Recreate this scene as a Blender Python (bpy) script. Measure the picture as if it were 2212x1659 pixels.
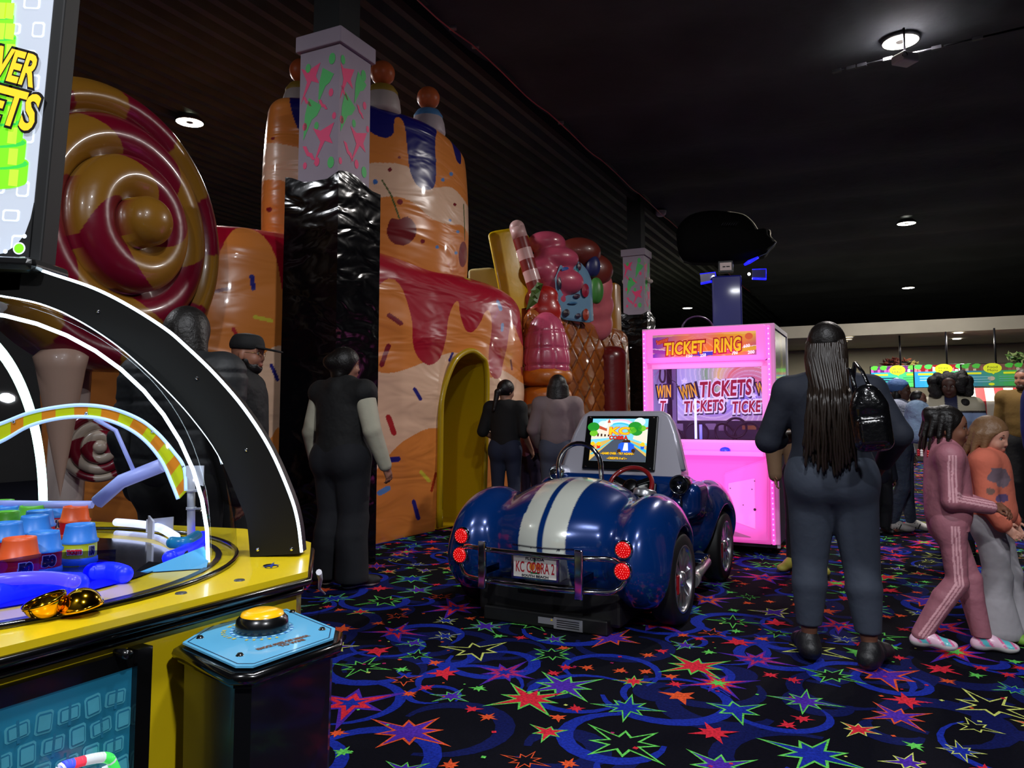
import bpy, bmesh, math, random
import numpy as np
from mathutils import Vector, Matrix
for o in list(bpy.data.objects): bpy.data.objects.remove(o)
S = bpy.context.scene
C = S.collection
PI = math.pi
# ------------------------------------------------------------ camera, world, exposure, room lamps, added fill lamps
F = 1640.0; PX, PY = 1106.0, 766.0; CAMZ = 1.24; TH = math.radians(4.5)
cd = bpy.data.cameras.new('camera'); cam = bpy.data.objects.new('camera', cd); C.objects.link(cam)
cd.sensor_fit = 'HORIZONTAL'; cd.sensor_width = 36.0; cd.lens = F/2212*36.0
cd.shift_y = -(829.5-PY)/2212; cd.clip_start = 0.05; cd.clip_end = 200
cam.location = (0,0,CAMZ); cam.rotation_euler = (PI/2+TH, 0, 0)
S.camera = cam
w = bpy.data.worlds.new('world'); S.world = w; w.use_nodes = True
w.node_tree.nodes['Background'].inputs[0].default_value = (0.35,0.33,0.5,1)
w.node_tree.nodes['Background'].inputs[1].default_value = 0.012
S.view_settings.view_transform = 'Standard'; S.view_settings.look = 'None'
S.view_settings.exposure = 0.0; S.view_settings.gamma = 1.0
try: S.view_settings.use_curve_mapping = False
except Exception: pass
ANG = math.radians(26.3)
A = Vector((math.sin(ANG), math.cos(ANG), 0)); B = Vector((math.cos(ANG), -math.sin(ANG), 0))
CEIL = 5.6
def ray(px, py):
    fw = Vector((0, math.cos(TH), math.sin(TH))); up = Vector((0, -math.sin(TH), math.cos(TH)))
    return fw + Vector((1,0,0))*((px-PX)/F) - up*((py-PY)/F)
def P(px, py, Y):
    d = ray(px, py); return Vector((0,0,CAMZ)) + d*(Y/d.y)
def G(px, py, z=0.0):
    d = ray(px, py); return Vector((0,0,CAMZ)) + d*((z-CAMZ)/d.z)
LAMP_PX = [(1945,85),(1958,480),(1962,620),(1300,571),(1485,664),(410,260)]
LAMPS_AND_FILLS = [G(x, y, CEIL-0.08) for x, y in LAMP_PX]
LAMPS_AND_FILLS += [Vector((-1.6,-2.6,0)), Vector((2.6,-2.8,0)), Vector((4.5,8.8,0))-A*8.6, Vector((4.5,8.8,0))-A*8.6-B*7.6, Vector((4.5,8.8,0))-B*7.9-A*0.9]  # unseen lamps; the pair behind the camera is added to brighten machine fronts
LAMP_W = 330.0
for i, p in enumerate(LAMPS_AND_FILLS):
    ld = bpy.data.lights.new('lamp_or_fill_light', 'AREA'); ld.shape = 'DISK'; ld.size = 0.36
    ld.energy = LAMP_W*(0.85 if i < 6 else (0.9 if i < 8 else 0.42)); ld.color = (1.0, 0.94, 0.9) if i < 6 else (0.93, 0.95, 1.0)
    lo = bpy.data.objects.new('lamp_or_fill_light', ld); C.objects.link(lo); lo.location = (p.x, p.y, CEIL-0.16)
# ------------------------------------------------------------ materials
def lin(c):
    return tuple(((v/255)/12.92 if v/255 <= 0.04045 else ((v/255+0.055)/1.055)**2.4) for v in c)
MATS = {}
def mat(name, rgb=(128,128,128), rough=0.5, metal=0.0, emit=None, es=1.0, bump=0.0, bscale=20.0, coat=0.0,
        attr=False, noise=0.0, nscale=6.0, emitattr=False, trans=0.0, spec=None, bdist=0.01, aniso=None, bdetail=4, bdistort=0):
    if name in MATS: return MATS[name]
    m = bpy.data.materials.new(name); m.use_nodes = True; MATS[name] = m
    nt = m.node_tree; b = nt.nodes['Principled BSDF']
    c = lin(rgb)
    b.inputs['Base Color'].default_value = (*c, 1)
    b.inputs['Roughness'].default_value = rough; b.inputs['Metallic'].default_value = metal
    if spec is not None: b.inputs['Specular IOR Level'].default_value = spec
    if coat: b.inputs['Coat Weight'].default_value = coat; b.inputs['Coat Roughness'].default_value = 0.06
    if trans: b.inputs['Transmission Weight'].default_value = trans
    src = None
    if attr:
        a = nt.nodes.new('ShaderNodeAttribute'); a.attribute_name = 'Col'; src = a.outputs['Color']
        nt.links.new(src, b.inputs['Base Color'])
        if emitattr:
            nt.links.new(src, b.inputs['Emission Color']); b.inputs['Emission Strength'].default_value = es
    if emit is not None:
        b.inputs['Emission Color'].default_value = (*lin(emit), 1); b.inputs['Emission Strength'].default_value = es
    if noise or bump:
        tc = nt.nodes.new('ShaderNodeTexCoord')
    if noise:
        n = nt.nodes.new('ShaderNodeTexNoise'); n.inputs['Scale'].default_value = nscale; n.inputs['Detail'].default_value = 5
        nt.links.new(tc.outputs['Object'], n.inputs['Vector'])
        mr = nt.nodes.new('ShaderNodeMapRange'); mr.inputs['From Min'].default_value = 0.3; mr.inputs['From Max'].default_value = 0.7
        mr.inputs['To Min'].default_value = 1-noise; mr.inputs['To Max'].default_value = 1+noise*0.3
        nt.links.new(n.outputs['Fac'], mr.inputs['Value'])
        mx = nt.nodes.new('ShaderNodeMix'); mx.data_type = 'RGBA'; mx.blend_type = 'MULTIPLY'; mx.inputs[0].default_value = 1
        if src: nt.links.new(src, mx.inputs[6])
        else: mx.inputs[6].default_value = (*c, 1)
        nt.links.new(mr.outputs['Result'], mx.inputs[7]); nt.links.new(mx.outputs[2], b.inputs['Base Color'])
    if bump:
        n2 = nt.nodes.new('ShaderNodeTexNoise'); n2.inputs['Scale'].default_value = bscale; n2.inputs['Detail'].default_value = bdetail; n2.inputs['Distortion'].default_value = bdistort
        if aniso:
            mp = nt.nodes.new('ShaderNodeMapping'); mp.inputs['Scale'].default_value = aniso
            nt.links.new(tc.outputs['Object'], mp.inputs['Vector']); nt.links.new(mp.outputs['Vector'], n2.inputs['Vector'])
        else: nt.links.new(tc.outputs['Object'], n2.inputs['Vector'])
        bp = nt.nodes.new('ShaderNodeBump'); bp.inputs['Strength'].default_value = bump; bp.inputs['Distance'].default_value = bdist
        nt.links.new(n2.outputs['Fac'], bp.inputs['Height']); nt.links.new(bp.outputs['Normal'], b.inputs['Normal'])
    return m
def glassy(name, tint=(235,240,245), refl=0.08, tr=0.92):
    if name in MATS: return MATS[name]
    m = bpy.data.materials.new(name); m.use_nodes = True; MATS[name] = m
    nt = m.node_tree; nt.nodes.clear()
    out = nt.nodes.new('ShaderNodeOutputMaterial'); t = nt.nodes.new('ShaderNodeBsdfTransparent'); g = nt.nodes.new('ShaderNodeBsdfGlossy')
    t.inputs[0].default_value = (*[v*tr for v in lin(tint)], 1); g.inputs['Roughness'].default_value = 0.03
    g.inputs[0].default_value = (0.9,0.9,0.9,1)
    lw = nt.nodes.new('ShaderNodeLayerWeight'); lw.inputs[0].default_value = 0.35
    mr = nt.nodes.new('ShaderNodeMapRange'); mr.inputs['To Min'].default_value = refl; mr.inputs['To Max'].default_value = 0.30
    nt.links.new(lw.outputs['Fresnel'], mr.inputs['Value'])
    mx = nt.nodes.new('ShaderNodeMixShader'); ge = nt.nodes.new('ShaderNodeNewGeometry'); mm = nt.nodes.new('ShaderNodeMath'); mm.operation = 'SUBTRACT'; mm.use_clamp = True; nt.links.new(mr.outputs[0], mm.inputs[0]); nt.links.new(ge.outputs['Backfacing'], mm.inputs[1]); nt.links.new(mm.outputs[0], mx.inputs[0]); nt.links.new(t.outputs[0], mx.inputs[1]); nt.links.new(g.outputs[0], mx.inputs[2])
    nt.links.new(mx.outputs[0], out.inputs[0]); return m
# ------------------------------------------------------------ object helpers
def link(o, parent=None):
    C.objects.link(o)
    if parent is not None: o.parent = parent
    return o
def tag(o, label, cat, group=None, kind=None):
    if label: o['label'] = label
    if cat: o['category'] = cat
    if group: o['group'] = group
    if kind: o['kind'] = kind
    return o
def thing(name, label, cat, loc=(0,0,0), rz=0.0, group=None):
    o = bpy.data.objects.new(name, None); o.empty_display_size = 0.1; C.objects.link(o)
    o.location = loc; o.rotation_euler = (0,0,rz); return tag(o, label, cat, group)
def copy_tree(o, parent=None):
    c = o.copy(); C.objects.link(c); c.parent = parent
    for ch in list(o.children): copy_tree(ch, c)
    return c
def mesh_obj(name, verts, faces, mats, parent=None, midx=None, cols=None, smooth=False, loc=None):
    me = bpy.data.meshes.new(name)
    verts = np.asarray(verts, dtype=np.float32)
    me.from_pydata(verts.tolist() if len(verts) < 3000 else verts.tolist(), [], faces if isinstance(faces, list) else faces.tolist())
    if not isinstance(mats, (list, tuple)): mats = [mats]
    for m in mats: me.materials.append(m)
    if midx is not None: me.polygons.foreach_set('material_index', np.asarray(midx, dtype=np.int32))
    if cols is not None:
        ca = me.color_attributes.new('Col', 'FLOAT_COLOR', 'POINT')
        cc = np.ones((len(verts), 4), dtype=np.float32); cc[:, :3] = cols
        ca.data.foreach_set('color', cc.ravel())
    if smooth: me.polygons.foreach_set('use_smooth', np.ones(len(me.polygons), dtype=bool))
    me.update()
    o = bpy.data.objects.new(name, me); link(o, parent)
    if loc is not None: o.location = loc
    return o
class MB:
    """collects shapes into one mesh"""
    def __init__(s): s.v = []; s.f = []; s.m = []; s.sm = []
    def add(s, v, f, m=0, sm=False):
        n = len(s.v); s.v += [tuple(p) for p in v]; s.f += [tuple(i+n for i in q) for q in f]
        s.m += [m]*len(f); s.sm += [sm]*len(f); return s
    def box(s, c, h, R=None, m=0, bev=0.0):
        R = R or Matrix.Identity(3); c = Vector(c)
        if bev <= 0:
            vs = [c + R @ Vector((x*h[0], y*h[1], z*h[2])) for x in (-1,1) for y in (-1,1) for z in (-1,1)]
            return s.add(vs, [(0,1,3,2),(4,6,7,5),(0,4,5,1),(2,3,7,6),(0,2,6,4),(1,5,7,3)], m)
        bm = bmesh.new(); bmesh.ops.create_cube(bm, size=2)
        for v in bm.verts: v.co = Vector((v.co.x*h[0], v.co.y*h[1], v.co.z*h[2]))
        bmesh.ops.bevel(bm, geom=bm.edges[:], offset=bev, segments=2, affect='EDGES', profile=0.5)
        bm.verts.index_update()
        s.add([c + R @ v.co for v in bm.verts], [tuple(v.index for v in f.verts) for f in bm.faces], m); bm.free(); return s
    def tube(s, pts, r, n=8, m=0, closed=False, sm=True, caps=True, flat=1.0):
        pts = [Vector(p) for p in pts]; k = len(pts)
        rs = r if isinstance(r, (list, tuple)) else [r]*k
        vs = []; prev = None
        for i, p in enumerate(pts):
            if closed: t = pts[(i+1) % k]-pts[i-1]
            else: t = pts[min(i+1,k-1)]-pts[max(i-1,0)]
            if t.length < 1e-9: t = Vector((0,0,1))
            t.normalize()
            if prev is None:
                up = Vector((0,0,1)) if abs(t.z) < 0.95 else Vector((1,0,0))
                x = t.cross(up).normalized()
            else:
                x = (prev - t*prev.dot(t)).normalized()
            prev = x; y = t.cross(x)
            for j in range(n):
                a = 2*PI*j/n; vs.append(p + x*(math.cos(a)*rs[i]) + y*(math.sin(a)*rs[i]*flat))
        fs = []
        for i in range(k if closed else k-1):
            for j in range(n):
                a = i*n+j; b = i*n+(j+1)%n; c2 = ((i+1)%k)*n+(j+1)%n; d = ((i+1)%k)*n+j
                fs.append((a,b,c2,d))
        s.add(vs, fs, m, sm)
        if caps and not closed:
            nn = len(s.v)-len(vs)
            s.f += [tuple(nn+j for j in range(n))[::-1], tuple(nn+(k-1)*n+j for j in range(n))]; s.m += [m,m]; s.sm += [False,False]
        return s
    def lathe(s, prof, c=(0,0,0), axis=(0,0,1), n=24, m=0, sm=True, capa=False, capb=False):
        c = Vector(c); ax = Vector(axis).normalized()
        x = ax.orthogonal().normalized(); y = ax.cross(x); vs = []
        for r, h in prof:
            for j in range(n):
                a = 2*PI*j/n; vs.append(c + ax*h + x*(r*math.cos(a)) + y*(r*math.sin(a)))
        fs = [(i*n+j, i*n+(j+1)%n, (i+1)*n+(j+1)%n, (i+1)*n+j) for i in range(len(prof)-1) for j in range(n)]
        base = len(s.v); s.add(vs, fs, m, sm)
        if capa: s.f.append(tuple(base+j for j in range(n))[::-1]); s.m.append(m); s.sm.append(False)
        if capb: s.f.append(tuple(base+(len(prof)-1)*n+j for j in range(n))); s.m.append(m); s.sm.append(False)
        return s
    def ball(s, c, r, n=16, m=0, k=10):
        r = r if isinstance(r, (list,tuple)) else (r,r,r); c = Vector(c); vs = []
        for i in range(k+1):
            t = PI*i/k
            for j in range(n):
                a = 2*PI*j/n; vs.append(c+Vector((r[0]*math.sin(t)*math.cos(a), r[1]*math.sin(t)*math.sin(a), -r[2]*math.cos(t))))
        fs = [(i*n+j, i*n+(j+1)%n, (i+1)*n+(j+1)%n, (i+1)*n+j) for i in range(k) for j in range(n)]
        return s.add(vs, fs, m, True)
    def prism(s, poly, o, x, y, d, m=0, mside=None):
        """polygon (2d) in plane o + x*u + y*v extruded by vector d"""
        o = Vector(o); x = Vector(x); y = Vector(y); d = Vector(d); n = len(poly)
        a = [o+x*p[0]+y*p[1] for p in poly]; b = [q+d for q in a]; base = len(s.v)
        s.v += [tuple(p) for p in a+b]
        s.f += [tuple(base+i for i in range(n)), tuple(base+n+i for i in range(n))[::-1]]; s.m += [m,m]; s.sm += [False,False]
        for i in range(n):
            j = (i+1)%n; s.f.append((base+i, base+n+i, base+n+j, base+j)); s.m.append(m if mside is None else mside); s.sm.append(False)
        return s
    def poly(s, pts, m=0):
        n = len(s.v); s.v += [tuple(p) for p in pts]; s.f.append(tuple(n+i for i in range(len(pts)))); s.m.append(m); s.sm.append(False); return s
    def build(s, name, mats, parent=None, loc=None):
        o = mesh_obj(name, s.v, s.f, mats, parent, s.m, loc=loc)
        o.data.polygons.foreach_set('use_smooth', np.array(s.sm, dtype=bool)); o.data.update(); return o
def rotz(a): return Matrix.Rotation(a, 3, 'Z')
def basis(x, y, z): return Matrix((Vector(x), Vector(y), Vector(z))).transposed()
def text_mesh(mb, txt, o, x, y, size, m=0, ox=0.0, shear=0.0, align='CENTER', bold=0.0, fit=None, spacing=1.0, depth=0.0):
    """adds lettering to a MB: origin o, x right, y up (unit vectors)"""
    cu = bpy.data.curves.new('t', 'FONT'); cu.body = txt; cu.size = size; cu.align_x = align; cu.align_y = 'CENTER'
    cu.offset = bold; cu.shear = shear; cu.space_character = spacing; cu.resolution_u = 3; cu.extrude = depth
    ob = bpy.data.objects.new('t', cu); C.objects.link(ob)
    dg = bpy.context.evaluated_depsgraph_get(); me = bpy.data.meshes.new_from_object(ob.evaluated_get(dg))
    vs = [v.co.copy() for v in me.vertices]; fs = [tuple(p.vertices) for p in me.polygons]
    bpy.data.objects.remove(ob); bpy.data.curves.remove(cu); bpy.data.meshes.remove(me)
    if not vs: return
    if fit:
        x0 = min(v.x for v in vs); x1 = max(v.x for v in vs); y0 = min(v.y for v in vs); y1 = max(v.y for v in vs)
        for v in vs:
            v.x = (v.x-(x0+x1)/2)*fit[0]/(x1-x0); v.y = (v.y-(y0+y1)/2)*fit[1]/(y1-y0)
    o = Vector(o); x = Vector(x); y = Vector(y); n = x.cross(y)
    mb.add([o + x*v.x + y*v.y + n*v.z for v in vs], fs, m)
def star2(cx, cy, R, r, n, rot=0.0, ratios=None):
    out = []
    for i in range(2*n):
        a = rot + PI*i/n; q = (R*(ratios[(i//2) % len(ratios)] if ratios else 1)) if i % 2 == 0 else r
        out.append((cx+q*math.cos(a), cy+q*math.sin(a)))
    return out
def circ(cx, cy, r, n=20, ry=None, a0=0, a1=2*PI):
    ry = r if ry is None else ry; full = abs(a1-a0-2*PI) < 1e-6
    return [(cx+r*math.cos(a0+(a1-a0)*i/(n if full else n-1)), cy+ry*math.sin(a0+(a1-a0)*i/(n if full else n-1))) for i in range(n)]
# ------------------------------------------------------------ signed distance modelling (one continuous surface)
class SDF:
    def __init__(s, lo, hi, h):
        s.lo = np.array(lo, float); s.h = h; s.n = (np.ceil((np.array(hi)-s.lo)/h).astype(int)+1)
        s.d = np.full(tuple(s.n), 1.0, dtype=np.float32)
    def _reg(s, lo, hi, pad):
        a = np.maximum(np.floor((np.array(lo)-pad-s.lo)/s.h).astype(int), 0); b = np.minimum(np.ceil((np.array(hi)+pad-s.lo)/s.h).astype(int)+1, s.n)
        if np.any(b <= a): return None
        ax = [s.lo[i]+s.h*np.arange(a[i], b[i]) for i in range(3)]
        X, Y, Z = np.meshgrid(*ax, indexing='ij')
        return (slice(a[0],b[0]), slice(a[1],b[1]), slice(a[2],b[2])), X, Y, Z
    def _mix(s, sl, e, k, sub):
        d = s.d[sl]; e = e.astype(np.float32)
        if sub: e = -e
        if k > 0:
            hh = np.maximum(k-np.abs(d-e), 0)/k
            s.d[sl] = (np.maximum(d, e)+hh*hh*k*0.25) if sub else (np.minimum(d, e)-hh*hh*k*0.25)
        else: s.d[sl] = np.maximum(d, e) if sub else np.minimum(d, e)
    def cap(s, p, q, r1, r2=None, k=0.02, sub=False):
        r2 = r1 if r2 is None else r2; p = np.array(p, float); q = np.array(q, float); R = max(r1, r2)
        g = s._reg(np.minimum(p,q)-R, np.maximum(p,q)+R, k+3*s.h)
        if g is None: return s
        sl, X, Y, Z = g; b = q-p; L = max(b@b, 1e-12)
        t = np.clip(((X-p[0])*b[0]+(Y-p[1])*b[1]+(Z-p[2])*b[2])/L, 0, 1)
        e = np.sqrt((X-p[0]-t*b[0])**2+(Y-p[1]-t*b[1])**2+(Z-p[2]-t*b[2])**2) - (r1+(r2-r1)*t)
        s._mix(sl, e, k, sub); return s
    def ell(s, c, r, k=0.02, R=None, sub=False):
        r = np.array(r if isinstance(r, (list,tuple)) else (r,r,r), float); c = np.array(c, float); m = r.max()
        g = s._reg(c-m, c+m, k+3*s.h)
        if g is None: return s
        sl, X, Y, Z = g; X = X-c[0]; Y = Y-c[1]; Z = Z-c[2]
        if R is not None:
            R = np.array(R); X, Y, Z = (R[0][0]*X+R[1][0]*Y+R[2][0]*Z, R[0][1]*X+R[1][1]*Y+R[2][1]*Z, R[0][2]*X+R[1][2]*Y+R[2][2]*Z)
        k0 = np.sqrt((X/r[0])**2+(Y/r[1])**2+(Z/r[2])**2); k1 = np.sqrt((X/r[0]**2)**2+(Y/r[1]**2)**2+(Z/r[2]**2)**2)
        e = np.where(k1 < 1e-6, -r.min(), k0*(k0-1)/np.maximum(k1, 1e-6)); s._mix(sl, e, k, sub); return s
    def box(s, c, hh, rd=0.01, k=0.02, R=None, sub=False):
        hh = np.array(hh, float); c = np.array(c, float); m = np.linalg.norm(hh)
        g = s._reg(c-m, c+m, k+3*s.h)
        if g is None: return s
        sl, X, Y, Z = g; X = X-c[0]; Y = Y-c[1]; Z = Z-c[2]
        if R is not None:
            R = np.array(R); X, Y, Z = (R[0][0]*X+R[1][0]*Y+R[2][0]*Z, R[0][1]*X+R[1][1]*Y+R[2][1]*Z, R[0][2]*X+R[1][2]*Y+R[2][2]*Z)
        qx = np.abs(X)-hh[0]+rd; qy = np.abs(Y)-hh[1]+rd; qz = np.abs(Z)-hh[2]+rd
        e = np.sqrt(np.maximum(qx,0)**2+np.maximum(qy,0)**2+np.maximum(qz,0)**2)+np.minimum(np.maximum(qx,np.maximum(qy,qz)),0)-rd
        s._mix(sl, e, k, sub); return s
    def cyl(s, c, ax, r, hl, rd=0.01, k=0.0, sub=False):
        c = np.array(c, float); ax = np.array(ax, float); ax /= np.linalg.norm(ax); m = math.hypot(r, hl)
        g = s._reg(c-m, c+m, k+3*s.h)
        if g is None: return s
        sl, X, Y, Z = g; X = X-c[0]; Y = Y-c[1]; Z = Z-c[2]
        t = X*ax[0]+Y*ax[1]+Z*ax[2]; rr = np.sqrt(np.maximum(X*X+Y*Y+Z*Z-t*t, 0))
        a = rr-r+rd; b = np.abs(t)-hl+rd
        e = np.minimum(np.maximum(a,b),0)+np.sqrt(np.maximum(a,0)**2+np.maximum(b,0)**2)-rd; s._mix(sl, e, k, sub); return s
    def plane(s, p, n, k=0.0):
        """cut away the side n points to"""
        n = np.array(n, float); n /= np.linalg.norm(n)
        ax = [s.lo[i]+s.h*np.arange(s.n[i]) for i in range(3)]; X, Y, Z = np.meshgrid(*ax, indexing='ij')
        e = (X-p[0])*n[0]+(Y-p[1])*n[1]+(Z-p[2])*n[2]; s.d = np.maximum(s.d, e.astype(np.float32)); return s
    def mesh(s):
        d = s.d.copy(); d[0]=d[-1]=1; d[:,0]=d[:,-1]=1; d[:,:,0]=d[:,:,-1]=1
        nx, ny, nz = d.shape; neg = d < 0
        cnt = np.zeros((nx-1,ny-1,nz-1), dtype=np.int8)
        for i in (0,1):
            for j in (0,1):
                for k in (0,1): cnt += neg[i:nx-1+i, j:ny-1+j, k:nz-1+k]
        act = (cnt > 0) & (cnt < 8); idx = np.full(act.shape, -1, dtype=np.int64); ii, jj, kk = np.nonzero(act); N = len(ii)
        idx[ii,jj,kk] = np.arange(N); acc = np.zeros((N,3)); ct = np.zeros(N)
        cs = [(0,0,0),(1,0,0),(0,1,0),(1,1,0),(0,0,1),(1,0,1),(0,1,1),(1,1,1)]
        for a in range(8):
            for b in range(a+1, 8):
                pa, pb = np.array(cs[a]), np.array(cs[b])
                if np.abs(pa-pb).sum() != 1: continue
                da = d[ii+pa[0],jj+pa[1],kk+pa[2]]; db = d[ii+pb[0],jj+pb[1],kk+pb[2]]
                m = (da < 0) != (db < 0); t = np.where(m, da/np.where(m, da-db, 1), 0)
                acc += m[:,None]*(pa+(pb-pa)*t[:,None]); ct += m
        v = s.lo + s.h*(np.stack([ii,jj,kk],1)+acc/ct[:,None])
        quads = []
        def emit(mask, off, flip):
            i, j, k = np.nonzero(mask)
            q = np.stack([idx[i-o[0], j-o[1], k-o[2]] for o in off], 1)
            quads.append(q[:, ::-1] if flip else q)
        x0 = neg[:-1,1:-1,1:-1]; x1 = neg[1:,1:-1,1:-1]
        def pad(m, ax):
            o = np.zeros(d.shape, dtype=bool); sl = [slice(1,-1)]*3; sl[ax] = slice(0,-1); o[tuple(sl)] = m; return o
        emit(pad(x0 & ~x1, 0), [(0,1,1),(0,0,1),(0,0,0),(0,1,0)], False); emit(pad(~x0 & x1, 0), [(0,1,1),(0,0,1),(0,0,0),(0,1,0)], True)
        y0 = neg[1:-1,:-1,1:-1]; y1 = neg[1:-1,1:,1:-1]
        emit(pad(y0 & ~y1, 1), [(1,0,1),(0,0,1),(0,0,0),(1,0,0)], True); emit(pad(~y0 & y1, 1), [(1,0,1),(0,0,1),(0,0,0),(1,0,0)], False)
        z0 = neg[1:-1,1:-1,:-1]; z1 = neg[1:-1,1:-1,1:]
        emit(pad(z0 & ~z1, 2), [(1,1,0),(0,1,0),(0,0,0),(1,0,0)], False); emit(pad(~z0 & z1, 2), [(1,1,0),(0,1,0),(0,0,0),(1,0,0)], True)
        q = np.concatenate(quads); return v, q
    def build(s, name, m, parent=None, colf=None, matf=None, loc=None):
        v, q = s.mesh()
        cols = colf(v) if colf else None
        mi = matf(v[q].mean(1)) if matf else None
        return mesh_obj(name, v, q, m, parent, midx=mi, cols=cols, smooth=True, loc=loc)
# ------------------------------------------------------------ the room
def uv(u, v, z=0.0): return Vector((B.x*u+A.x*v, B.y*u+A.y*v, z))
def struct(o): o['kind'] = 'structure'; return o
random.seed(7)
def floor_mesh():
    mb = MB(); T = 1.9; layers = 0.0006
    # material slots
    names = [('carpet_black',(7,8,20)),('carpet_navy',(14,24,86)),('carpet_blue',(26,48,168)),('carpet_purple',(82,44,176)),('carpet_red',(236,46,66)),
             ('carpet_orange',(244,92,48)),('carpet_green',(110,224,96)),('carpet_yellow',(226,236,120)),('carpet_magenta',(190,44,110))]
    ms = [mat(n, c, 0.95, spec=0.1, noise=0.5, nscale=90, bump=0.4, bscale=260) for n, c in names]
    rnd = random.Random(11)
    tiles = []
    for var in range(2):
        items = []
        # swirls
        for _ in range(34):
            cx, cy = rnd.uniform(0,T), rnd.uniform(0,T); R = rnd.uniform(.10,.32); a0 = rnd.uniform(0,6.28); a1 = a0+rnd.uniform(3.2,5.8); wd = rnd.uniform(.016,.036) if _ % 2 else rnd.uniform(.03,.06)
            n = 18; outr = []; inr = []
            for i in range(n):
                t = i/(n-1); a = a0+(a1-a0)*t; ww = wd*math.sin(PI*min(max(t,.04),.96))**.6; RR = R*(1-.35*t)
                outr.append((cx+(RR+ww)*math.cos(a), cy+(RR+ww)*math.sin(a))); inr.append((cx+(RR-ww)*math.cos(a), cy+(RR-ww)*math.sin(a)))
            for i in range(n-1): items.append(((1 if _ % 2 == 0 else 1.5)+_*.012+i*.0004, 2 if _ % 2 else 1, [outr[i],outr[i+1],inr[i+1],inr[i]]))
        pts = []
        def place(rad, tries=60):
            for _ in range(tries):
                x, y = rnd.uniform(0,T), rnd.uniform(0,T)
                ok = True
                for (a, b, r) in pts:
                    dx = abs(x-a); dx = min(dx, T-dx); dy = abs(y-b); dy = min(dy, T-dy)
                    if math.hypot(dx,dy) < (rad+r)*.92: ok = False; break
                if ok: pts.append((x,y,rad)); return x, y
            return None
        def star(x, y, R, kind, rot):
            n = rnd.choice([7,8,8,6]); rat = [1, .62, .82, .55][:rnd.choice([2,4])]
            if kind == 'double':   # purple ghost behind a filled star
                items.append((2, 3, star2(x,y,R*1.3,R*.34,n,rot,rat))); items.append((3, rnd.choice([4,4,5,8]), star2(x,y,R*.86,R*.26,n,rot,rat))); items.append((4, rnd.choice([6,6,2]), star2(x,y,R*.4,R*.13,n,rot,rat)))
            elif kind == 'outline':
                c = rnd.choice([6,6,6,7,5]); items.append((3, c, star2(x,y,R,R*.31,n,rot,rat))); items.append((4, rnd.choice([2,0,0,3,4]), star2(x,y,R*.80,R*.235,n,rot,rat)))
            else:
                c = rnd.choice([4,5,4,6,5]); items.append((3, c, star2(x,y,R,R*.36,n,rot,rat)))
        for R, cnt, kinds in ((.22,7,['double','outline']),(.165,10,['outline','double','outline']),(.105,22,['outline','solid','outline','outline']),(.052,34,['solid'])):
            for _ in range(cnt):
                p = place(R)
                if p: star(p[0], p[1], R, rnd.choice(kinds), rnd.uniform(0,6.28))
        for _ in range(46):
            x, y = rnd.uniform(0,T), rnd.uniform(0,T); q = rnd.uniform(.007,.013); r = rnd.uniform(0,1.57)
            items.append((5, rnd.choice([4,5,6,7,8]), circ(x,y,q,4,None,r,r+2*PI)))
        tiles.append(items)
    base = uv(-26,-6), uv(26,-6), uv(26,38), uv(-26,38)
    mb.poly(list(base), 0)
    for iu in range(-4, 12):
        for iv in range(-1, 12):
            c = uv((iu+.5)*T-4, (iv+.5)*T)
            if c.y < .3 or c.y > 20: continue
            if abs(c.x)-1.3 > c.y*.76: continue
            if c.y > 13 and c.x < 1.5: continue
            var = tiles[(iu*3+iv) % 2]; ox = iu*T-4+((iv % 2)*T*.37); oy = iv*T; rr = ((iu+2*iv) % 4)*PI/2; cr, sr = math.cos(rr), math.sin(rr)
            for lay, mi, pl in var:
                if c.y > 9 and lay == 5: continue
                q = []
                for (x, y) in pl:
                    x -= T/2; y -= T/2; q.append(uv(ox+T/2+x*cr-y*sr, oy+T/2+x*sr+y*cr, lay*layers))
                if lay >= 2 and len(q) > 4:      # star as a fan round its centre
                    ctr = sum(q, Vector())/len(q); n0 = len(mb.v); mb.v += [tuple(p) for p in q]+[tuple(ctr)]; k = len(q)
                    for i in range(k): mb.f.append((n0+i, n0+(i+1)%k, n0+k)); mb.m.append(mi); mb.sm.append(False)
                else: mb.poly(q, mi)
    return struct(mb.build('floor', ms))
floor_mesh()
# ceiling: ribbed metal deck on the left, sagging dark insulation between purlins on the right
def ceiling():
    deck = mat('black_deck', (84,92,84), .6, noise=.35, nscale=1.5); ins = mat('black_insulation', (62,68,72), .85, noise=.4, nscale=.8, bump=.5, bscale=3, bdist=.05)
    mb = MB(); ub = G(1100,180,CEIL).dot(B)
    u = ub-14.0; prof = []
    while u < ub:
        prof += [(u,0),(u+.10,0),(u+.13,.12),(u+.25,.12)]; u += .28
    prof.append((ub,0)); n = len(prof)
    vs = [uv(p, -4, CEIL+q) for p, q in prof]+[uv(p, 38, CEIL+q) for p, q in prof]
    mb.add(vs, [(i, i+n, i+n+1, i+1) for i in range(n-1)], 0)
    vs = []; us = [ub + i*1.1 for i in range(22)]; vv = [-4+i*.35 for i in range(121)]
    for uu in us:
        for v in vv:
            ph = (v % 2.1)/2.1; vs.append(uv(uu, v, CEIL+.10-.16*math.sin(PI*ph)**.7+.02*math.sin(uu*2+v)))
    k = len(vv); mb.add(vs, [(i*k+j, i*k+j+1, (i+1)*k+j+1, (i+1)*k+j) for i in range(len(us)-1) for j in range(k-1)], 1, True)
    return struct(mb.build('ceiling', [deck, ins]))
ceiling()
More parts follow.
